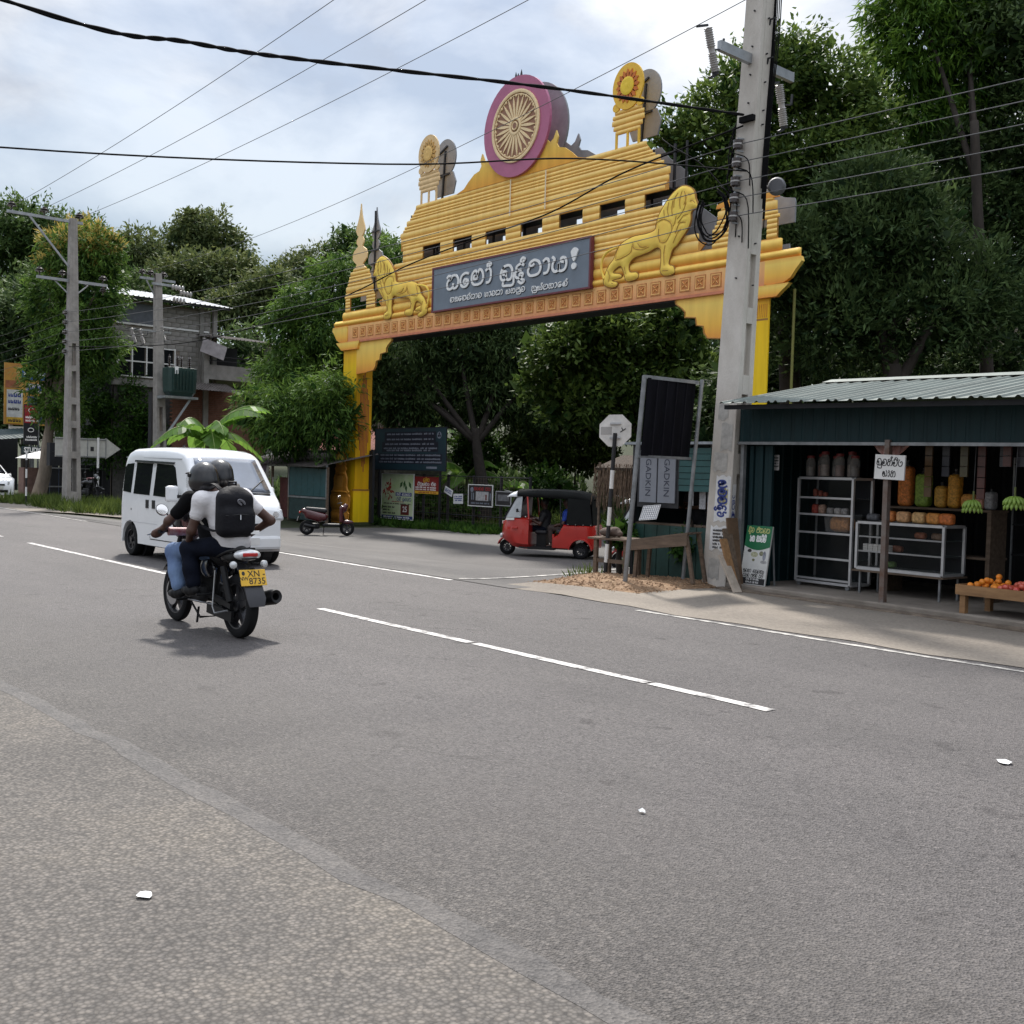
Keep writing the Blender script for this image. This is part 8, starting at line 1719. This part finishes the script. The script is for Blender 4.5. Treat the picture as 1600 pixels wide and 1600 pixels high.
fm2 = lambda y, z: face_m((.012, y, z), (0, 1, 0), (0, 0, 1))
fake_lines('print_line', [(1.0, 2.5, 6.45, .3)], m_letter, p, fm2(0, 0)); fake_lines('print_line', [(1.2, 2.9, 5.65, .28)], m_blue, p, fm2(0, 0)); fake_lines('print_line', [(.2, .85, 5.2, .22)], m_blue, p, fm2(0, 0)); fake_lines('print_line', [(.2, .85, 4.85, .22)], m_blue, p, fm2(0, 0)); fake_lines('print_line', [(.2, .85, 4.45, .16)], m_black, p, fm2(0, 0)); fake_lines('print_line', [(.2, .85, 3.82, .18)], m_black, p, fm2(0, 0))
for y in (.4, 2.8): b = MB(); b.box(-.3, -.1, y - .08, y + .08, 0, 3.6); b.build('leg', m_block, t)
b = MB(); b.box(-.2, .02, .3, 1.6, 2.9, 3.5); b.build('lower_panel', mat('cream_board', (.50, .48, .42), .7), t)
t = thing('shop_sign', 'tall red over black shop sign on a post by the tree trunk', 'sign', (-58, 17.7, 0)); b = MB(); b.box(-.06, 0, 0, .70, 2.45, 4.5); p = b.build('panel', mat('sign_black', (.015, .016, .02), .5), t)
b = MB(); b.box(0, .006, .03, .67, 3.55, 4.45); b.build('red_field', mat('sign_red', (.32, .02, .03), .5), p); fake_lines('print_line', [(.08, .62, 3.85, .14)], m_letter, p, face_m((.008, 0, 0), (0, 1, 0), (0, 0, 1))); fake_lines('print_line', [(.08, .62, 3.68, .12)], m_letter, p, face_m((.008, 0, 0), (0, 1, 0), (0, 0, 1)))
b = MB(); b.tube([(.01, .35 + .12 * cos(a), 4.2 + .12 * sin(a)) for a in np.linspace(.5, 5.5, 12)], .02, 5); b.build('logo', m_letter, p); b = MB(); b.tube([(.004, .35 + .14 * cos(a), 3.2 + .10 * sin(a)) for a in np.linspace(0, 6, 12)], .02, 5); b.build('logo', m_letter, p)
fake_lines('print_line', [(.08, .62, 2.85, .12), (.08, .62, 2.7, .10)], m_letter, p, face_m((.002, 0, 0), (0, 1, 0), (0, 0, 1))); b = MB(); b.box(-.06, .0, .68, .76, 0, 4.5); b.build('post', m_tube, t)
t = thing('studio_sign', 'white lettered STUDIO sign under the red and black sign', 'sign', (-57.6, 17.5, 0)); b = MB(); b.box(-.05, 0, 0, 1.15, 1.98, 2.36); p = b.build('panel', mat('sign_dark_teal', (.02, .04, .045), .6), t); latin('lettering', 'STUDIO', .34, m_letter, p, face_m((.004, .56, 2.17), (0, 1, 0), (0, 0, 1)), .01, squeeze=.75, bold=.01); b = MB(); b.box(-.05, -.0, .5, .6, 0, 1.98); b.build('post', m_tube, t); b = MB(); b.box(-.02, .05, -.1, 1.2, 1.78, 1.92); b.build('white_ledge', m_white, t)
t = thing('green_awning', 'dark green sheet awning over the parked motorcycles', 'awning', (-60, 14.5, 0)); 
for k in range(4): ribbed(k * 1.1, k * 1.1 + 1.1, lambda y, v, o: (.8 - v * 3, y, 2.45 + v * .5 + o + .1 * y), .2, .02, m_teal, 'awning_sheet', t)
for y in (0.1, 4.2): b = MB(); b.box(-.1, 0, y - .05, y + .05, 0, 2.5 + .1 * y); b.build('post', m_tube, t)
b = MB(); b.box(-3, -2.9, 0, 4.4, 0, 2.9); b.build('rear_wall', m_dark, t)
t = thing('market_umbrella', 'off white market umbrella over a roadside stand', 'umbrella', (-55.6, 17.9, 0)); b = MB(); b.lathe([(1.3, 1.75), (.8, 1.95), (.05, 2.15)], 10, cap=False); b.build('canopy', m_white, t); b = MB(); b.tube([(0, 0, 0), (0, 0, 2.1)], .025, 6); b.build('pole', m_tube, t)
for k, c in enumerate(((.20, .12, .10), (.10, .14, .24))): b = MB(); b.box(-.5, .3, -1.0 + k * .9, -.2 + k * .9, 0, 1.3); b.build('display_board', mat('disp_%d' % k, c, .7, var=.3), t)
t = thing('arrow_sign', 'white arrow shaped road sign pointing towards the arch, seen from its back', 'road sign', (-45.6, 15.15, 0))
b = MB(); b.prism([(0, 1.82), (2.05, 1.82), (2.05, 1.78), (2.68, 2.22), (2.05, 2.66), (2.05, 2.62), (0, 2.62)], lambda y, z: (-.03, y, z), lambda y, z: (0, y, z)); p = b.build('panel', mat('arrow_back', (.48, .47, .43), .6, var=.15), t)
for y in (.6, 1.3, 2.06): b = MB(); b.box(.0, .012, y - .015, y + .015, 1.82, 2.62); b.build('panel_seam', m_tube, p)
for z in (1.86, 2.58): b = MB(); b.box(.0, .03, .0, 2.05, z - .02, z + .02); b.build('stiffener', m_tube, p)
b = MB(); b.box(.0, .008, 1.42, 1.56, 2.1, 2.28); b.build('small_label', m_black, p)
for z0, z1, m_ in ((0, .55, m_black), (.55, 1.05, m_white), (1.05, 1.4, m_black), (1.4, 2.66, m_white)): b = MB(); b.tube([(.05, 1.72, z0), (.05, 1.72, z1)], .05, 8); b.build('post_band', m_, t)
t = thing('dark_box', 'dark wooden letter box fixed beside the tree trunk', 'box', (-46.6, 15.3, 1.45)); b = MB(); b.box(-.2, .2, -.1, 1.1, 0, .95); b.build('case', m_dark, t); b = MB(); b.box(-.05, .05, .6, .7, -1.45, 0); b.build('post', m_steel, t); b = MB(); b.box(.2, .22, 0, 1.0, .55, .60); b.build('front_rail', m_steel, t)
t = thing('striped_post', 'black and white striped marker post at the edge of the verge', 'marker post', (-41.9, 12.9, .0))
for k in range(6): b = MB(); b.tube([(0, 0, k * .33), (0, 0, k * .33 + .33)], .035, 8); b.build('post_band', m_white if k % 2 else m_black, t)
t = thing('verge_fence', 'low dark plank fence behind the arrow sign', 'fence', (-51.5, 16.5, 0))
for k in range(15): b = MB(); b.box(-.02, .02, k * .4, k * .4 + .36, 0, 1.5); b.build('plank', m_dark, t)
for z in (.45, 1.3): b = MB(); b.box(.02, .05, 0, 6, z, z + .06); b.build('rail', m_tube, t)

# ================================================================== VEGETATION
def at_px(px_, py_, d):
    """the measured spot at distance d in front of the standpoint, photograph pixels"""
    v = cfwd + cright * ((px_ - 800) / 1700) + cup * ((800 - py_) / 1700); return np.array((0, 0, CAM_H)) + np.array(v) * d
def leaves(centres, tints, per, L, Wd, droop, spread, out, seed, jit=.35):
    r = np.random.RandomState(seed); n = len(centres) * per
    c = np.repeat(centres, per, 0); o = np.repeat(out, per, 0); t = np.repeat(tints, per)
    p = c + r.normal(0, 1, (n, 3)) * spread * .8
    d = o * .7 + np.repeat(r.normal(0, 1, (len(centres), 3)), per, 0) * .38 + r.normal(0, 1, (n, 3)) * .55; d[:, 2] -= droop; d /= np.linalg.norm(d, axis=1)[:, None]
    s = np.cross(d, r.normal(0, 1, (n, 3)) * .8 + np.array([0, 0, 1.0])); s /= np.maximum(np.linalg.norm(s, axis=1), 1e-6)[:, None]
    l = L * (1 + jit * r.uniform(-1, 1, n))[:, None]; w = Wd * (1 + jit * r.uniform(-1, 1, n))[:, None] * .5
    nrm = np.cross(d, s)
    v = np.stack([p, p + d * l * .42 + s * w + nrm * w * .35, p + d * l, p + d * l * .42 - s * w + nrm * w * .35], 1).reshape(-1, 3)
    q = np.arange(n * 4).reshape(n, 4); return v, q, np.repeat(np.clip(t + r.uniform(-.12, .12, n), 0, 1), 4)
def lobe_clumps(lobes, dens, seed, inner=.55, low=.35):
    """points through the outer part of each ellipsoid, thinner below"""
    r = np.random.RandomState(seed); C_, T_, O_ = [], [], []
    for c, rad in lobes:
        c, rad = np.array(c, float), np.array(rad, float); area = (rad[0] * rad[1] + rad[1] * rad[2] + rad[0] * rad[2]) * 4.2
        n = max(6, int(area * dens * 1.75)); d = r.normal(0, 1, (n, 3)); d /= np.linalg.norm(d, axis=1)[:, None]
        keep = (d[:, 2] > -.15) | (r.uniform(0, 1, n) < low + .3); d = d[keep]; n = len(d)
        bump_ = 1 + .16 * np.sin(d[:, 0] * 6 + c[0]) * np.sin(d[:, 1] * 5 + c[1]) + .12 * np.sin(d[:, 2] * 9 + c[2])
        f = (inner + (1.06 - inner) * r.uniform(0, 1, n) ** .5) * bump_
        C_.append(c + d * rad * f[:, None]); O_.append(d); T_.append(np.clip(.34 + .30 * d[:, 2] + r.normal(0, .24, n) + .25 * (f - .8), 0, 1))  # tint carries painted light: lobe tops and outsides paler, undersides and insides darker
    return np.concatenate(C_), np.concatenate(T_), np.concatenate(O_)
m_bark = mat('bark', (.040, .031, .025), .95, var=.4, scale=4, stretch=(1, 1, .3), bump=.6, bscale=18)
m_barkl = mat('bark_pale', (.20, .165, .13), .95, var=.4, scale=4, stretch=(1, 1, .3), bump=.5, bscale=18)
LM = {'mango': leaf_mat('leaf_mango', (.016, .047, .011), (.15, .265, .046)), 'dark': leaf_mat('leaf_dark', (.014, .035, .012), (.115, .175, .060)), 'broad': leaf_mat('leaf_broad', (.018, .048, .011), (.15, .225, .048), .5), 'hill': leaf_mat('leaf_hill', (.030, .055, .020), (.15, .18, .062)), 'hill2': leaf_mat('leaf_hill_green', (.024, .055, .016), (.105, .17, .046)), 'bright': leaf_mat('leaf_bright', (.026, .070, .012), (.15, .27, .036), .5, .4), 'flower': leaf_mat('mango_blossom', (.26, .20, .04), (.50, .42, .12)), 'weed': leaf_mat('leaf_weed', (.030, .055, .012), (.12, .165, .038)), 'bush': leaf_mat('leaf_bush', (.012, .038, .007), (.070, .150, .024)), 'banana': leaf_mat('leaf_banana', (.045, .11, .018), (.13, .26, .045), .35, .45)}
def tree(name, label, base, lobes, kind, per, L, Wd, dens, droop=.5, spread=.22, seed=1, trunk_r=.25, bark=None, group=None, inner=.55, forks=4, extra=None, cat='tree'):
    x, y = base[:2]; z0 = base[2] if len(base) > 2 else g1(x, y) - .1
    t = thing(name, label, cat, (x, y, z0), 0, group); O = np.array((x, y, z0)); lob = [(np.array(c) - O, np.array(r_)) for c, r_ in lobes]
    q = random.Random(seed); cen = np.mean([c for c, _ in lob], 0); lowz = max(.4, min(c[2] - r_[2] for c, r_ in lob)); H = max(lowz + .3, cen[2] * .45)
    b = MB(); tp_ = np.array((cen[0] * .35 + q.uniform(-.2, .2), cen[1] * .35, H)); pts = [(0, 0, 0), tuple(tp_ * .35 + np.array((q.uniform(-.15, .15), q.uniform(-.15, .15), 0))), tuple(tp_ * .7), tuple(tp_)]
    b.tube(catmull(pts, 4), [trunk_r * (1.25 - .6 * k / 12) for k in range(13)], 10); b.build('trunk', bark or m_bark, t, smooth='all')
    for c, r_ in sorted(lob, key=lambda e: -e[1][2])[:forks]:
        e = c + np.array((0, 0, r_[2] * .2)); m1 = tp_ + (e - tp_) * .5 + np.array((q.uniform(-.3, .3), q.uniform(-.3, .3), q.uniform(0, .4)))
        b = MB(); b.tube(catmull([tuple(tp_ * .85), tuple(m1), tuple(e)], 4), [trunk_r * (.6 - .5 * k / 8) for k in range(9)], 7); b.build('limb', bark or m_bark, t, smooth='all')
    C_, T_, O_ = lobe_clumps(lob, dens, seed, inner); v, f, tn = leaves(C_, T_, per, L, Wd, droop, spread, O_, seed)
    Ci, Ti, Oi = lobe_clumps([(c, np.array(r_) * .72) for c, r_ in lob], dens * .5, seed + 3, .15, .9); v2, f2, t2 = leaves(Ci, Ti * 0, 5, L * 1.9, Wd * 3.2, droop * .5, spread, Oi, seed + 4)  # oversized inner leaves in the darkest tint paint the crown's shaded inside
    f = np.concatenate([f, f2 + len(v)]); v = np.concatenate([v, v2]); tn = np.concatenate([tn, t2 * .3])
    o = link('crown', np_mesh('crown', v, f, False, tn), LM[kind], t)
    if extra:
        k2, n2, L2, W2 = extra; r = np.random.RandomState(seed + 5); top = np.argsort(-(C_[:, 2] + r.uniform(0, 3, len(C_))))[:n2]; v, f, tn = leaves(C_[top] + np.array((0, 0, .12)), T_[top], 14, L2, W2, -.6, spread * .6, O_[top], seed + 6); link('blossom', np_mesh('blossom', v, f, False, tn), LM[k2], t)
    return t
def LP(lst, d0, ry=.9):
    """lobes from (px, py, rx px, rz px[, depth])"""
    out = []
    for e in lst:
        d = e[4] if len(e) > 4 else d0; s = d / 1700; out.append((at_px(e[0], e[1], d), (e[2] * s, (e[2] + e[3]) / 2 * s * ry, e[3] * s)))
    return out
# --- trees on the right, behind the shop
tree('broadleaf_tree', 'big broad leaved tree rising right behind the arch and the pale pole', (-17.5, 25.6), LP([(1100, 240, 62, 80), (1160, 165, 70, 75), (1225, 115, 75, 62), (1290, 150, 70, 70), (1180, 290, 80, 75), (1275, 265, 95, 80), (1110, 330, 50, 60), (1340, 220, 70, 75), (1050, 215, 30, 40)], 31), 'broad', 20, .19, .085, 5.2, .1, .22, 11, .32, forks=4)
tree('glossy_tree', 'dense dark glossy tree filling the space above the shop roof', (-14.2, 25.4), LP([(1330, 390, 100, 85), (1240, 410, 75, 75), (1420, 370, 95, 80), (1290, 510, 110, 80), (1430, 500, 115, 90), (1520, 470, 75, 85), (1360, 300, 80, 60)], 28.5), 'dark', 20, .21, .065, 5.4, -.25, .20, 12, .30, forks=4)
tree('drooping_tree', 'tall tree with bright drooping leaves above the glossy one', (-13.8, 29.6), LP([(1440, 50, 85, 75), (1395, 130, 62, 58), (1500, 110, 75, 85), (1440, 190, 75, 50), (1400, 20, 45, 45), (1490, -40, 90, 60), (1530, 30, 60, 70), (1420, -50, 60, 50)], 33), 'bright', 18, .32, .055, 4.6, 1.1, .26, 13, .18, forks=3)
tree('dark_tree', 'dark tall tree standing beyond the shop roof at the forest edge', (-9.6, 30.5), LP([(1580, 60, 80, 95), (1600, 190, 70, 75), (1545, 330, 60, 55), (1600, 400, 80, 90), (1570, 540, 90, 75), (1500, 250, 40, 60), (1640, 300, 70, 120), (1650, 80, 80, 110)], 32), 'dark', 18, .22, .075, 4.6, .4, .24, 14, .30, forks=4)
tree('understory_tree', 'shadowed understory tree right behind the shop ridge', (-18.6, 27.8), LP([(1260, 600, 110, 60), (1160, 620, 70, 70), (1200, 500, 70, 90), (1400, 590, 130, 60), (1560, 620, 100, 60), (1130, 690, 60, 60), (1480, 640, 120, 60)], 33), 'dark', 14, .26, .09, 3.6, .2, .26, 15, .2, forks=5)
tree('far_tree', 'tall pale barked tree seen through gaps behind the shop roof', (-15.5, 38.5), LP([(1300, 330, 120, 120), (1420, 330, 130, 130), (1540, 250, 90, 120), (1200, 420, 90, 120), (1600, 480, 110, 120), (1350, 540, 140, 90)], 43), 'dark', 12, .34, .12, 2.2, .4, .3, 16, .4, m_barkl, forks=6)
# --- trees seen through the arch
tree('forked_tree', 'dark forked tree with several stems behind the fence posters', (-32.6, 27.2), LP([(640, 560, 60, 52), (720, 545, 70, 52), (800, 560, 80, 56), (655, 630, 55, 42), (745, 615, 75, 45), (830, 620, 60, 45), (600, 620, 40, 60), (690, 480, 80, 40), (780, 490, 70, 35)], 45), 'dark', 18, .30, .06, 4.0, .9, .24, 21, .24, mat('bark_dark', (.028, .022, .018), .95, var=.4, bump=.6, bscale=18), forks=7)
tree('light_tree', 'lighter green broad leaved tree right of centre behind the arch', (-25.4, 29.4), LP([(880, 555, 62, 48), (960, 535, 72, 45), (1045, 510, 55, 50), (900, 630, 75, 32), (985, 610, 80, 50), (1075, 600, 55, 62), (1090, 670, 50, 50), (850, 600, 40, 25), (1020, 650, 60, 40), (920, 500, 60, 30)], 38.5), 'broad', 16, .26, .12, 4.0, .15, .24, 22, .22, forks=7)
tree('backing_tree', 'deep shaded tree closing the view behind the forked one', (-40.5, 33.5), LP([(640, 600, 100, 90), (760, 580, 110, 90), (880, 590, 110, 90), (620, 680, 80, 60), (560, 560, 60, 60)], 54), 'dark', 13, .36, .12, 2.4, .4, .3, 23, .3, forks=5)
tree('backing_tree', 'deep shaded tree closing the view behind the light green one', (-31.5, 37.5), LP([(980, 570, 120, 100), (1100, 560, 110, 110), (900, 640, 110, 55), (1080, 660, 110, 60), (1180, 600, 80, 100)], 50), 'dark', 13, .36, .12, 2.4, .4, .3, 24, .3, forks=5)
for k, (px0, py0, d, rx_, rz_, lab, kd) in enumerate(((900, 705, 50, 70, 32, 'sunlit leafy shrub beyond the dark hoarding behind the arch', 'weed'), (830, 690, 52, 50, 40, 'tall pale green shrub beside the lane behind the arch', 'weed'), (745, 700, 46, 40, 35, 'dark leafy shrub right of the navy notice board', 'bush'), (690, 790, 43, 55, 24, 'rambling shrub behind the fence posters', 'bush'), (760, 800, 43.5, 50, 24, 'dusty shrub behind the dark fence poster', 'bush'), (620, 800, 44, 45, 24, 'low shrub at the fence end near the pillar', 'bush'), (850, 760, 47, 45, 30, 'leafy shrub under the dark hoarding', 'bush'), (972, 832, 17.9, 18, 14, 'potted leafy plant beside the kiosk counter', 'bush'), (1085, 850, 17.2, 32, 20, 'dark leafy plant in front of the kiosk near the pole', 'bush'))):
    c = at_px(px0, py0, d); tree('leafy_shrub', lab, (c[0], c[1]), LP([(px0, py0, rx_, rz_), (px0 - rx_ * .5, py0 + rz_ * .3, rx_ * .6, rz_ * .7), (px0 + rx_ * .5, py0 + rz_ * .4, rx_ * .6, rz_ * .6)], d), kd, 12, .20 if d > 30 else .12, .08 if d > 30 else .045, 7 if d > 30 else 60, .2, .16 if d > 30 else .05, 40 + k, .05, forks=3, cat='shrub')
# --- mango tree left of the arch
tree('mango_tree', 'dense mango tree with long drooping leaves left of the arch', (-40.6, 23.6), LP([(592, 400, 40, 30, 45.5), (525, 440, 52, 40, 45), (475, 480, 46, 38), (440, 500, 30, 28), (500, 530, 85, 52, 44.5), (450, 590, 56, 48), (405, 640, 38, 40, 42), (470, 645, 76, 52, 41), (515, 640, 34, 70, 39.8), (575, 470, 40, 52, 45), (560, 560, 40, 60, 45), (440, 680, 52, 30, 41)], 44), 'mango', 20, .27, .052, 6.0, .75, .20, 31, .28, forks=7)
# --- flowering tree, bush and hill trees on the left
tree('flowering_mango', 'mango tree with pale yellow blossom behind the slotted grey pole', (-48.2, 15.3, 0), LP([(120, 400, 62, 46), (78, 470, 46, 46), (150, 465, 44, 50), (110, 540, 60, 52), (72, 590, 34, 46), (155, 545, 38, 42), (95, 640, 40, 28), (160, 400, 34, 40)], 46.5), 'mango', 18, .26, .06, 5.4, .6, .2, 33, .26, m_barkl, forks=5, extra=('flower', 150, .26, .06))
tree('rounded_bush', 'large rounded dark green bush between the two leftmost poles', (-50.2, 19.6, -.1), LP([(175, 610, 56, 50), (205, 660, 44, 46), (140, 665, 40, 46), (180, 700, 60, 36), (225, 690, 28, 40)], 51), 'bush', 18, .18, .07, 6.0, .2, .2, 34, .15, forks=3, cat='bush')
hill = [('broad crowned hill tree at the far left above the billboard', [(40, 365, 62, 50), (5, 400, 50, 50), (70, 400, 45, 45)], 92, 'hill2'), ('dark hill tree low behind the billboard', [(10, 520, 60, 70), (45, 560, 45, 70), (0, 620, 60, 60)], 80, 'dark'), ('hill tree rising behind the slotted grey pole', [(125, 385, 52, 42), (95, 400, 40, 40), (150, 410, 40, 40)], 95, 'hill2'), ('olive hill tree left of the white metal roof', [(215, 400, 46, 36), (190, 430, 46, 40), (240, 440, 46, 36)], 92, 'hill'), ('tallest olive hill tree above the white metal roof', [(330, 372, 44, 34), (290, 390, 48, 40), (360, 395, 34, 34), (300, 350, 26, 18)], 96, 'hill'), ('spreading hill tree right of the tallest one', [(320, 440, 70, 42), (270, 440, 50, 36), (375, 430, 36, 30)], 88, 'hill'), ('low hill tree above the porch roof', [(400, 470, 46, 36), (360, 490, 50, 34), (430, 450, 40, 24)], 82, 'hill'), ('hazy hill tree on the skyline left of the mango', [(455, 425, 44, 22), (500, 405, 40, 24), (425, 440, 34, 20)], 100, 'hill'), ('hazy hill tree on the skyline behind the arch spire', [(545, 385, 36, 24), (590, 395, 40, 24), (630, 400, 26, 16), (560, 410, 50, 24)], 98, 'hill2'), ('shaded hill tree behind the brick lean-to', [(390, 560, 50, 46), (350, 600, 50, 40), (420, 600, 50, 40)], 74, 'dark'), ('shaded hill tree behind the transformer pole', [(200, 480, 60, 50), (160, 520, 50, 60), (240, 500, 50, 50)], 84, 'dark'), ('dim hill tree behind the flowering mango', [(70, 480, 60, 60), (120, 470, 50, 50), (60, 640, 50, 50), (110, 620, 50, 50)], 78, 'dark')]
for k, (lab, lst, d, kd) in enumerate(hill):
    c = at_px(lst[0][0], 700, d); tree('hill_tree', lab, (c[0], c[1]), LP(lst, d), kd, 20, .42, .17, 1.35, .3, .42, 60 + k, .3, m_barkl if k == 4 else m_bark, 'trees on the hill', forks=3)
# --- banana plants
def banana_plant(label, base, H, n, L, seed, lean=0., Wl=.5, spread=1.0):
    t = thing('banana_plant', label, 'banana plant', base); q = random.Random(seed)
    b = MB(); b.tube([(0, 0, 0), (.03, 0, H * .5), (.05, 0, H)], [.12, .10, .06], 10); b.build('stem', mat('banana_stem', (.14, .16, .06), .7, var=.4, stretch=(1, 1, .2)), t, smooth='all')
    for k in range(n):
        a = 2 * pi * k / n + q.uniform(-.3, .3); up = q.uniform(.5, 1.25); l = L * q.uniform(.8, 1.1); d = np.array((cos(a), sin(a), 0)); s_ = np.array((-sin(a), cos(a), 0)); N = 12; mid = []
        for j in range(N + 1):
            u = j / N; mid.append(np.array((.05, 0, H)) + d * l * u * .8 * spread + np.array((0, 0, l * (up * u - .85 * u * u))))
        V_, F_ = [], []
        for j in range(N):
            for sg in (-1, 1):                              # each half of the blade is torn into strips
                u0, u1 = j / N, (j + .93) / N; w0, w1 = (Wl * (max(0, sin(pi * min(1, .10 + .90 * u))) ** .6) for u in (u0, u1))
                p0, p1 = mid[j], mid[j] + (mid[j + 1] - mid[j]) * .93; dz0 = -.30 * w0 - q.uniform(0, .12) * w0
                base_i = len(V_); V_ += [p0, p1, p1 + s_ * sg * w1 * .5 + np.array((0, 0, dz0)) + d * .10, p0 + s_ * sg * w0 * .5 + np.array((0, 0, dz0)) + d * .10]; F_.append([base_i + i for i in (0, 1, 2, 3)])
        tn = np.full(len(V_), q.uniform(.2, 1)); o = link('leaf', np_mesh('leaf', np.array(V_), np.array(F_), False, tn), LM['banana'], t)
        b = MB(); b.tube([tuple(p) for p in mid], [.03 - .024 * j / N for j in range(N + 1)], 5); b.build('midrib', mat('banana_rib', (.26, .32, .12), .6), o)
    return t
c = at_px(322, 745, 35); banana_plant('wide leaved banana plant behind the white van', (c[0], c[1], g1(c[0], c[1]) - .05), 3.0, 12, 2.3, 3, Wl=.66)
c = at_px(728, 790, 44.5); banana_plant('banana plant with bright leaves right of the navy notice board', (c[0], c[1], g1(c[0], c[1])), 1.9, 8, 2.0, 5, Wl=.6)
c = at_px(668, 790, 47); banana_plant('banana plant peeping over the navy notice board', (c[0], c[1], g1(c[0], c[1])), 3.3, 7, 1.7, 8, Wl=.5)
c = at_px(800, 795, 45); banana_plant('pale banana plant behind the fence near the forked tree', (c[0], c[1], g1(c[0], c[1])), 1.4, 7, 1.7, 9, Wl=.42)
# --- weeds and grass (uncountable)
def weeds(name, label, pts, n, L, Wd, seed, kind='weed', droop=-.9):
    r = np.random.RandomState(seed); P = []
    for (x0, x1, y0, y1) in pts:
        k = int(n * (x1 - x0) * (y1 - y0)); x, y = r.uniform(x0, x1, k), r.uniform(y0, y1, k); keep = (np.sin(x * 2.3) + np.sin(y * 3.1 + x) + r.normal(0, .8, k)) > -.7; x, y = x[keep], y[keep]; P.append(np.stack([x, y, gh(x, y) - .01], 1))
    P = np.concatenate(P); out = np.tile(np.array([[0, 0, .6]]), (len(P), 1)); v, f, tn = leaves(P, r.uniform(0, 1, len(P)), 7, L, Wd, droop, .05, out, seed)
    return tag(link(name, np_mesh(name, v, f, False, tn), LM[kind]), label, 'weeds', kind='stuff')
weeds('verge_grass', 'rough green grass and weeds round the slotted grey pole', [(-46, -37.2, 13.2, 16.5), (-44, -36.8, 12.5, 13.4)], 34, .42, .035, 3)
weeds('fence_weeds', 'low weeds along the foot of the poster fence', [(-35.5, -28.2, 23.2, 25.4), (-33, -26.5, 24, 26)], 30, .28, .06, 4, 'bush')
weeds('lane_weeds', 'green weeds along the lane behind the arch', [(-36, -29.8, 26, 34)], 9, .4, .10, 5, 'weed')
weeds('stand_weeds', 'small tuft of grass by the wooden stand', [(-12.75, -12.25, 12.0, 12.9)], 40, .16, .02, 6)
weeds('forest_weeds', 'dark undergrowth on the forest edge', [(-60, -36, 22.5, 40), (-36, -30, 34, 42), (-20, -8, 30, 42), (-15.5, -10, 16.5, 30)], 5, .5, .14, 7, 'dark')
# --- litter on the road
for k, (x, y, s_, lab) in enumerate(((-3.84, 1.62, .034, 'crumpled white paper lying on the coarse roadside'), (-2.80, 6.31, .05, 'flattened silvery wrapper lying in the road'), (-3.43, 3.88, .018, 'tiny white scrap on the asphalt'))):
    b = MB(); q = random.Random(k); n = 9; ring_ = [(s_ * q.uniform(.6, 1.2) * cos(2 * pi * i / n), s_ * q.uniform(.5, 1.0) * sin(2 * pi * i / n), q.uniform(0, .012)) for i in range(n)]
    b.add([(0, 0, .02)] + ring_, [(0, i + 1, (i + 1) % n + 1) for i in range(n)]); o = b.build('litter', m_letter); o.location = (x, y, .012); tag(o, lab, 'litter')
# the forest edge goes on to the right beyond the frame
src = [o for o in COL.objects if o.name in ('dark_tree', 'glossy_tree', 'broadleaf_tree')]
for k, (x, y, rz, lab) in enumerate(((-3.5, 30.5, 1.9, 'first tree of the forest edge past the end of the shop roof view'), (2.5, 28.0, 4.0, 'second tree of the forest edge along the shop row'), (9.5, 30.0, .8, 'third tree of the forest edge at the far end of the shop row'))):
    c_ = copy_tree(src[k % len(src)]); c_.location = (x, y, g1(x, y) - .1); c_.rotation_euler = (0, 0, rz); c_['label'] = lab; c_['group'] = 'forest edge behind the shops'
src = [o for o in COL.objects if o.name == 'rounded_bush'][0]  # bush copies added out of view so the van windows reflect something dark
for k, (x, y, lab) in enumerate(((-44, -7, 'first unseen bush added on the near side to darken the van window reflections'), (-55, -9, 'second unseen bush added on the near side to darken the van window reflections'), (-67, -12, 'third unseen bush added on the near side to darken the van window reflections'), (-80, -16, 'fourth unseen bush added on the near side to darken the van window reflections'))):
    c_ = copy_tree(src); c_.location = (x, y, -.1); c_.scale = (1.6, 1.6, 1.3); c_.rotation_euler = (0, 0, k * 1.3); c_['label'] = lab; c_['group'] = 'unseen bushes added on the near side'
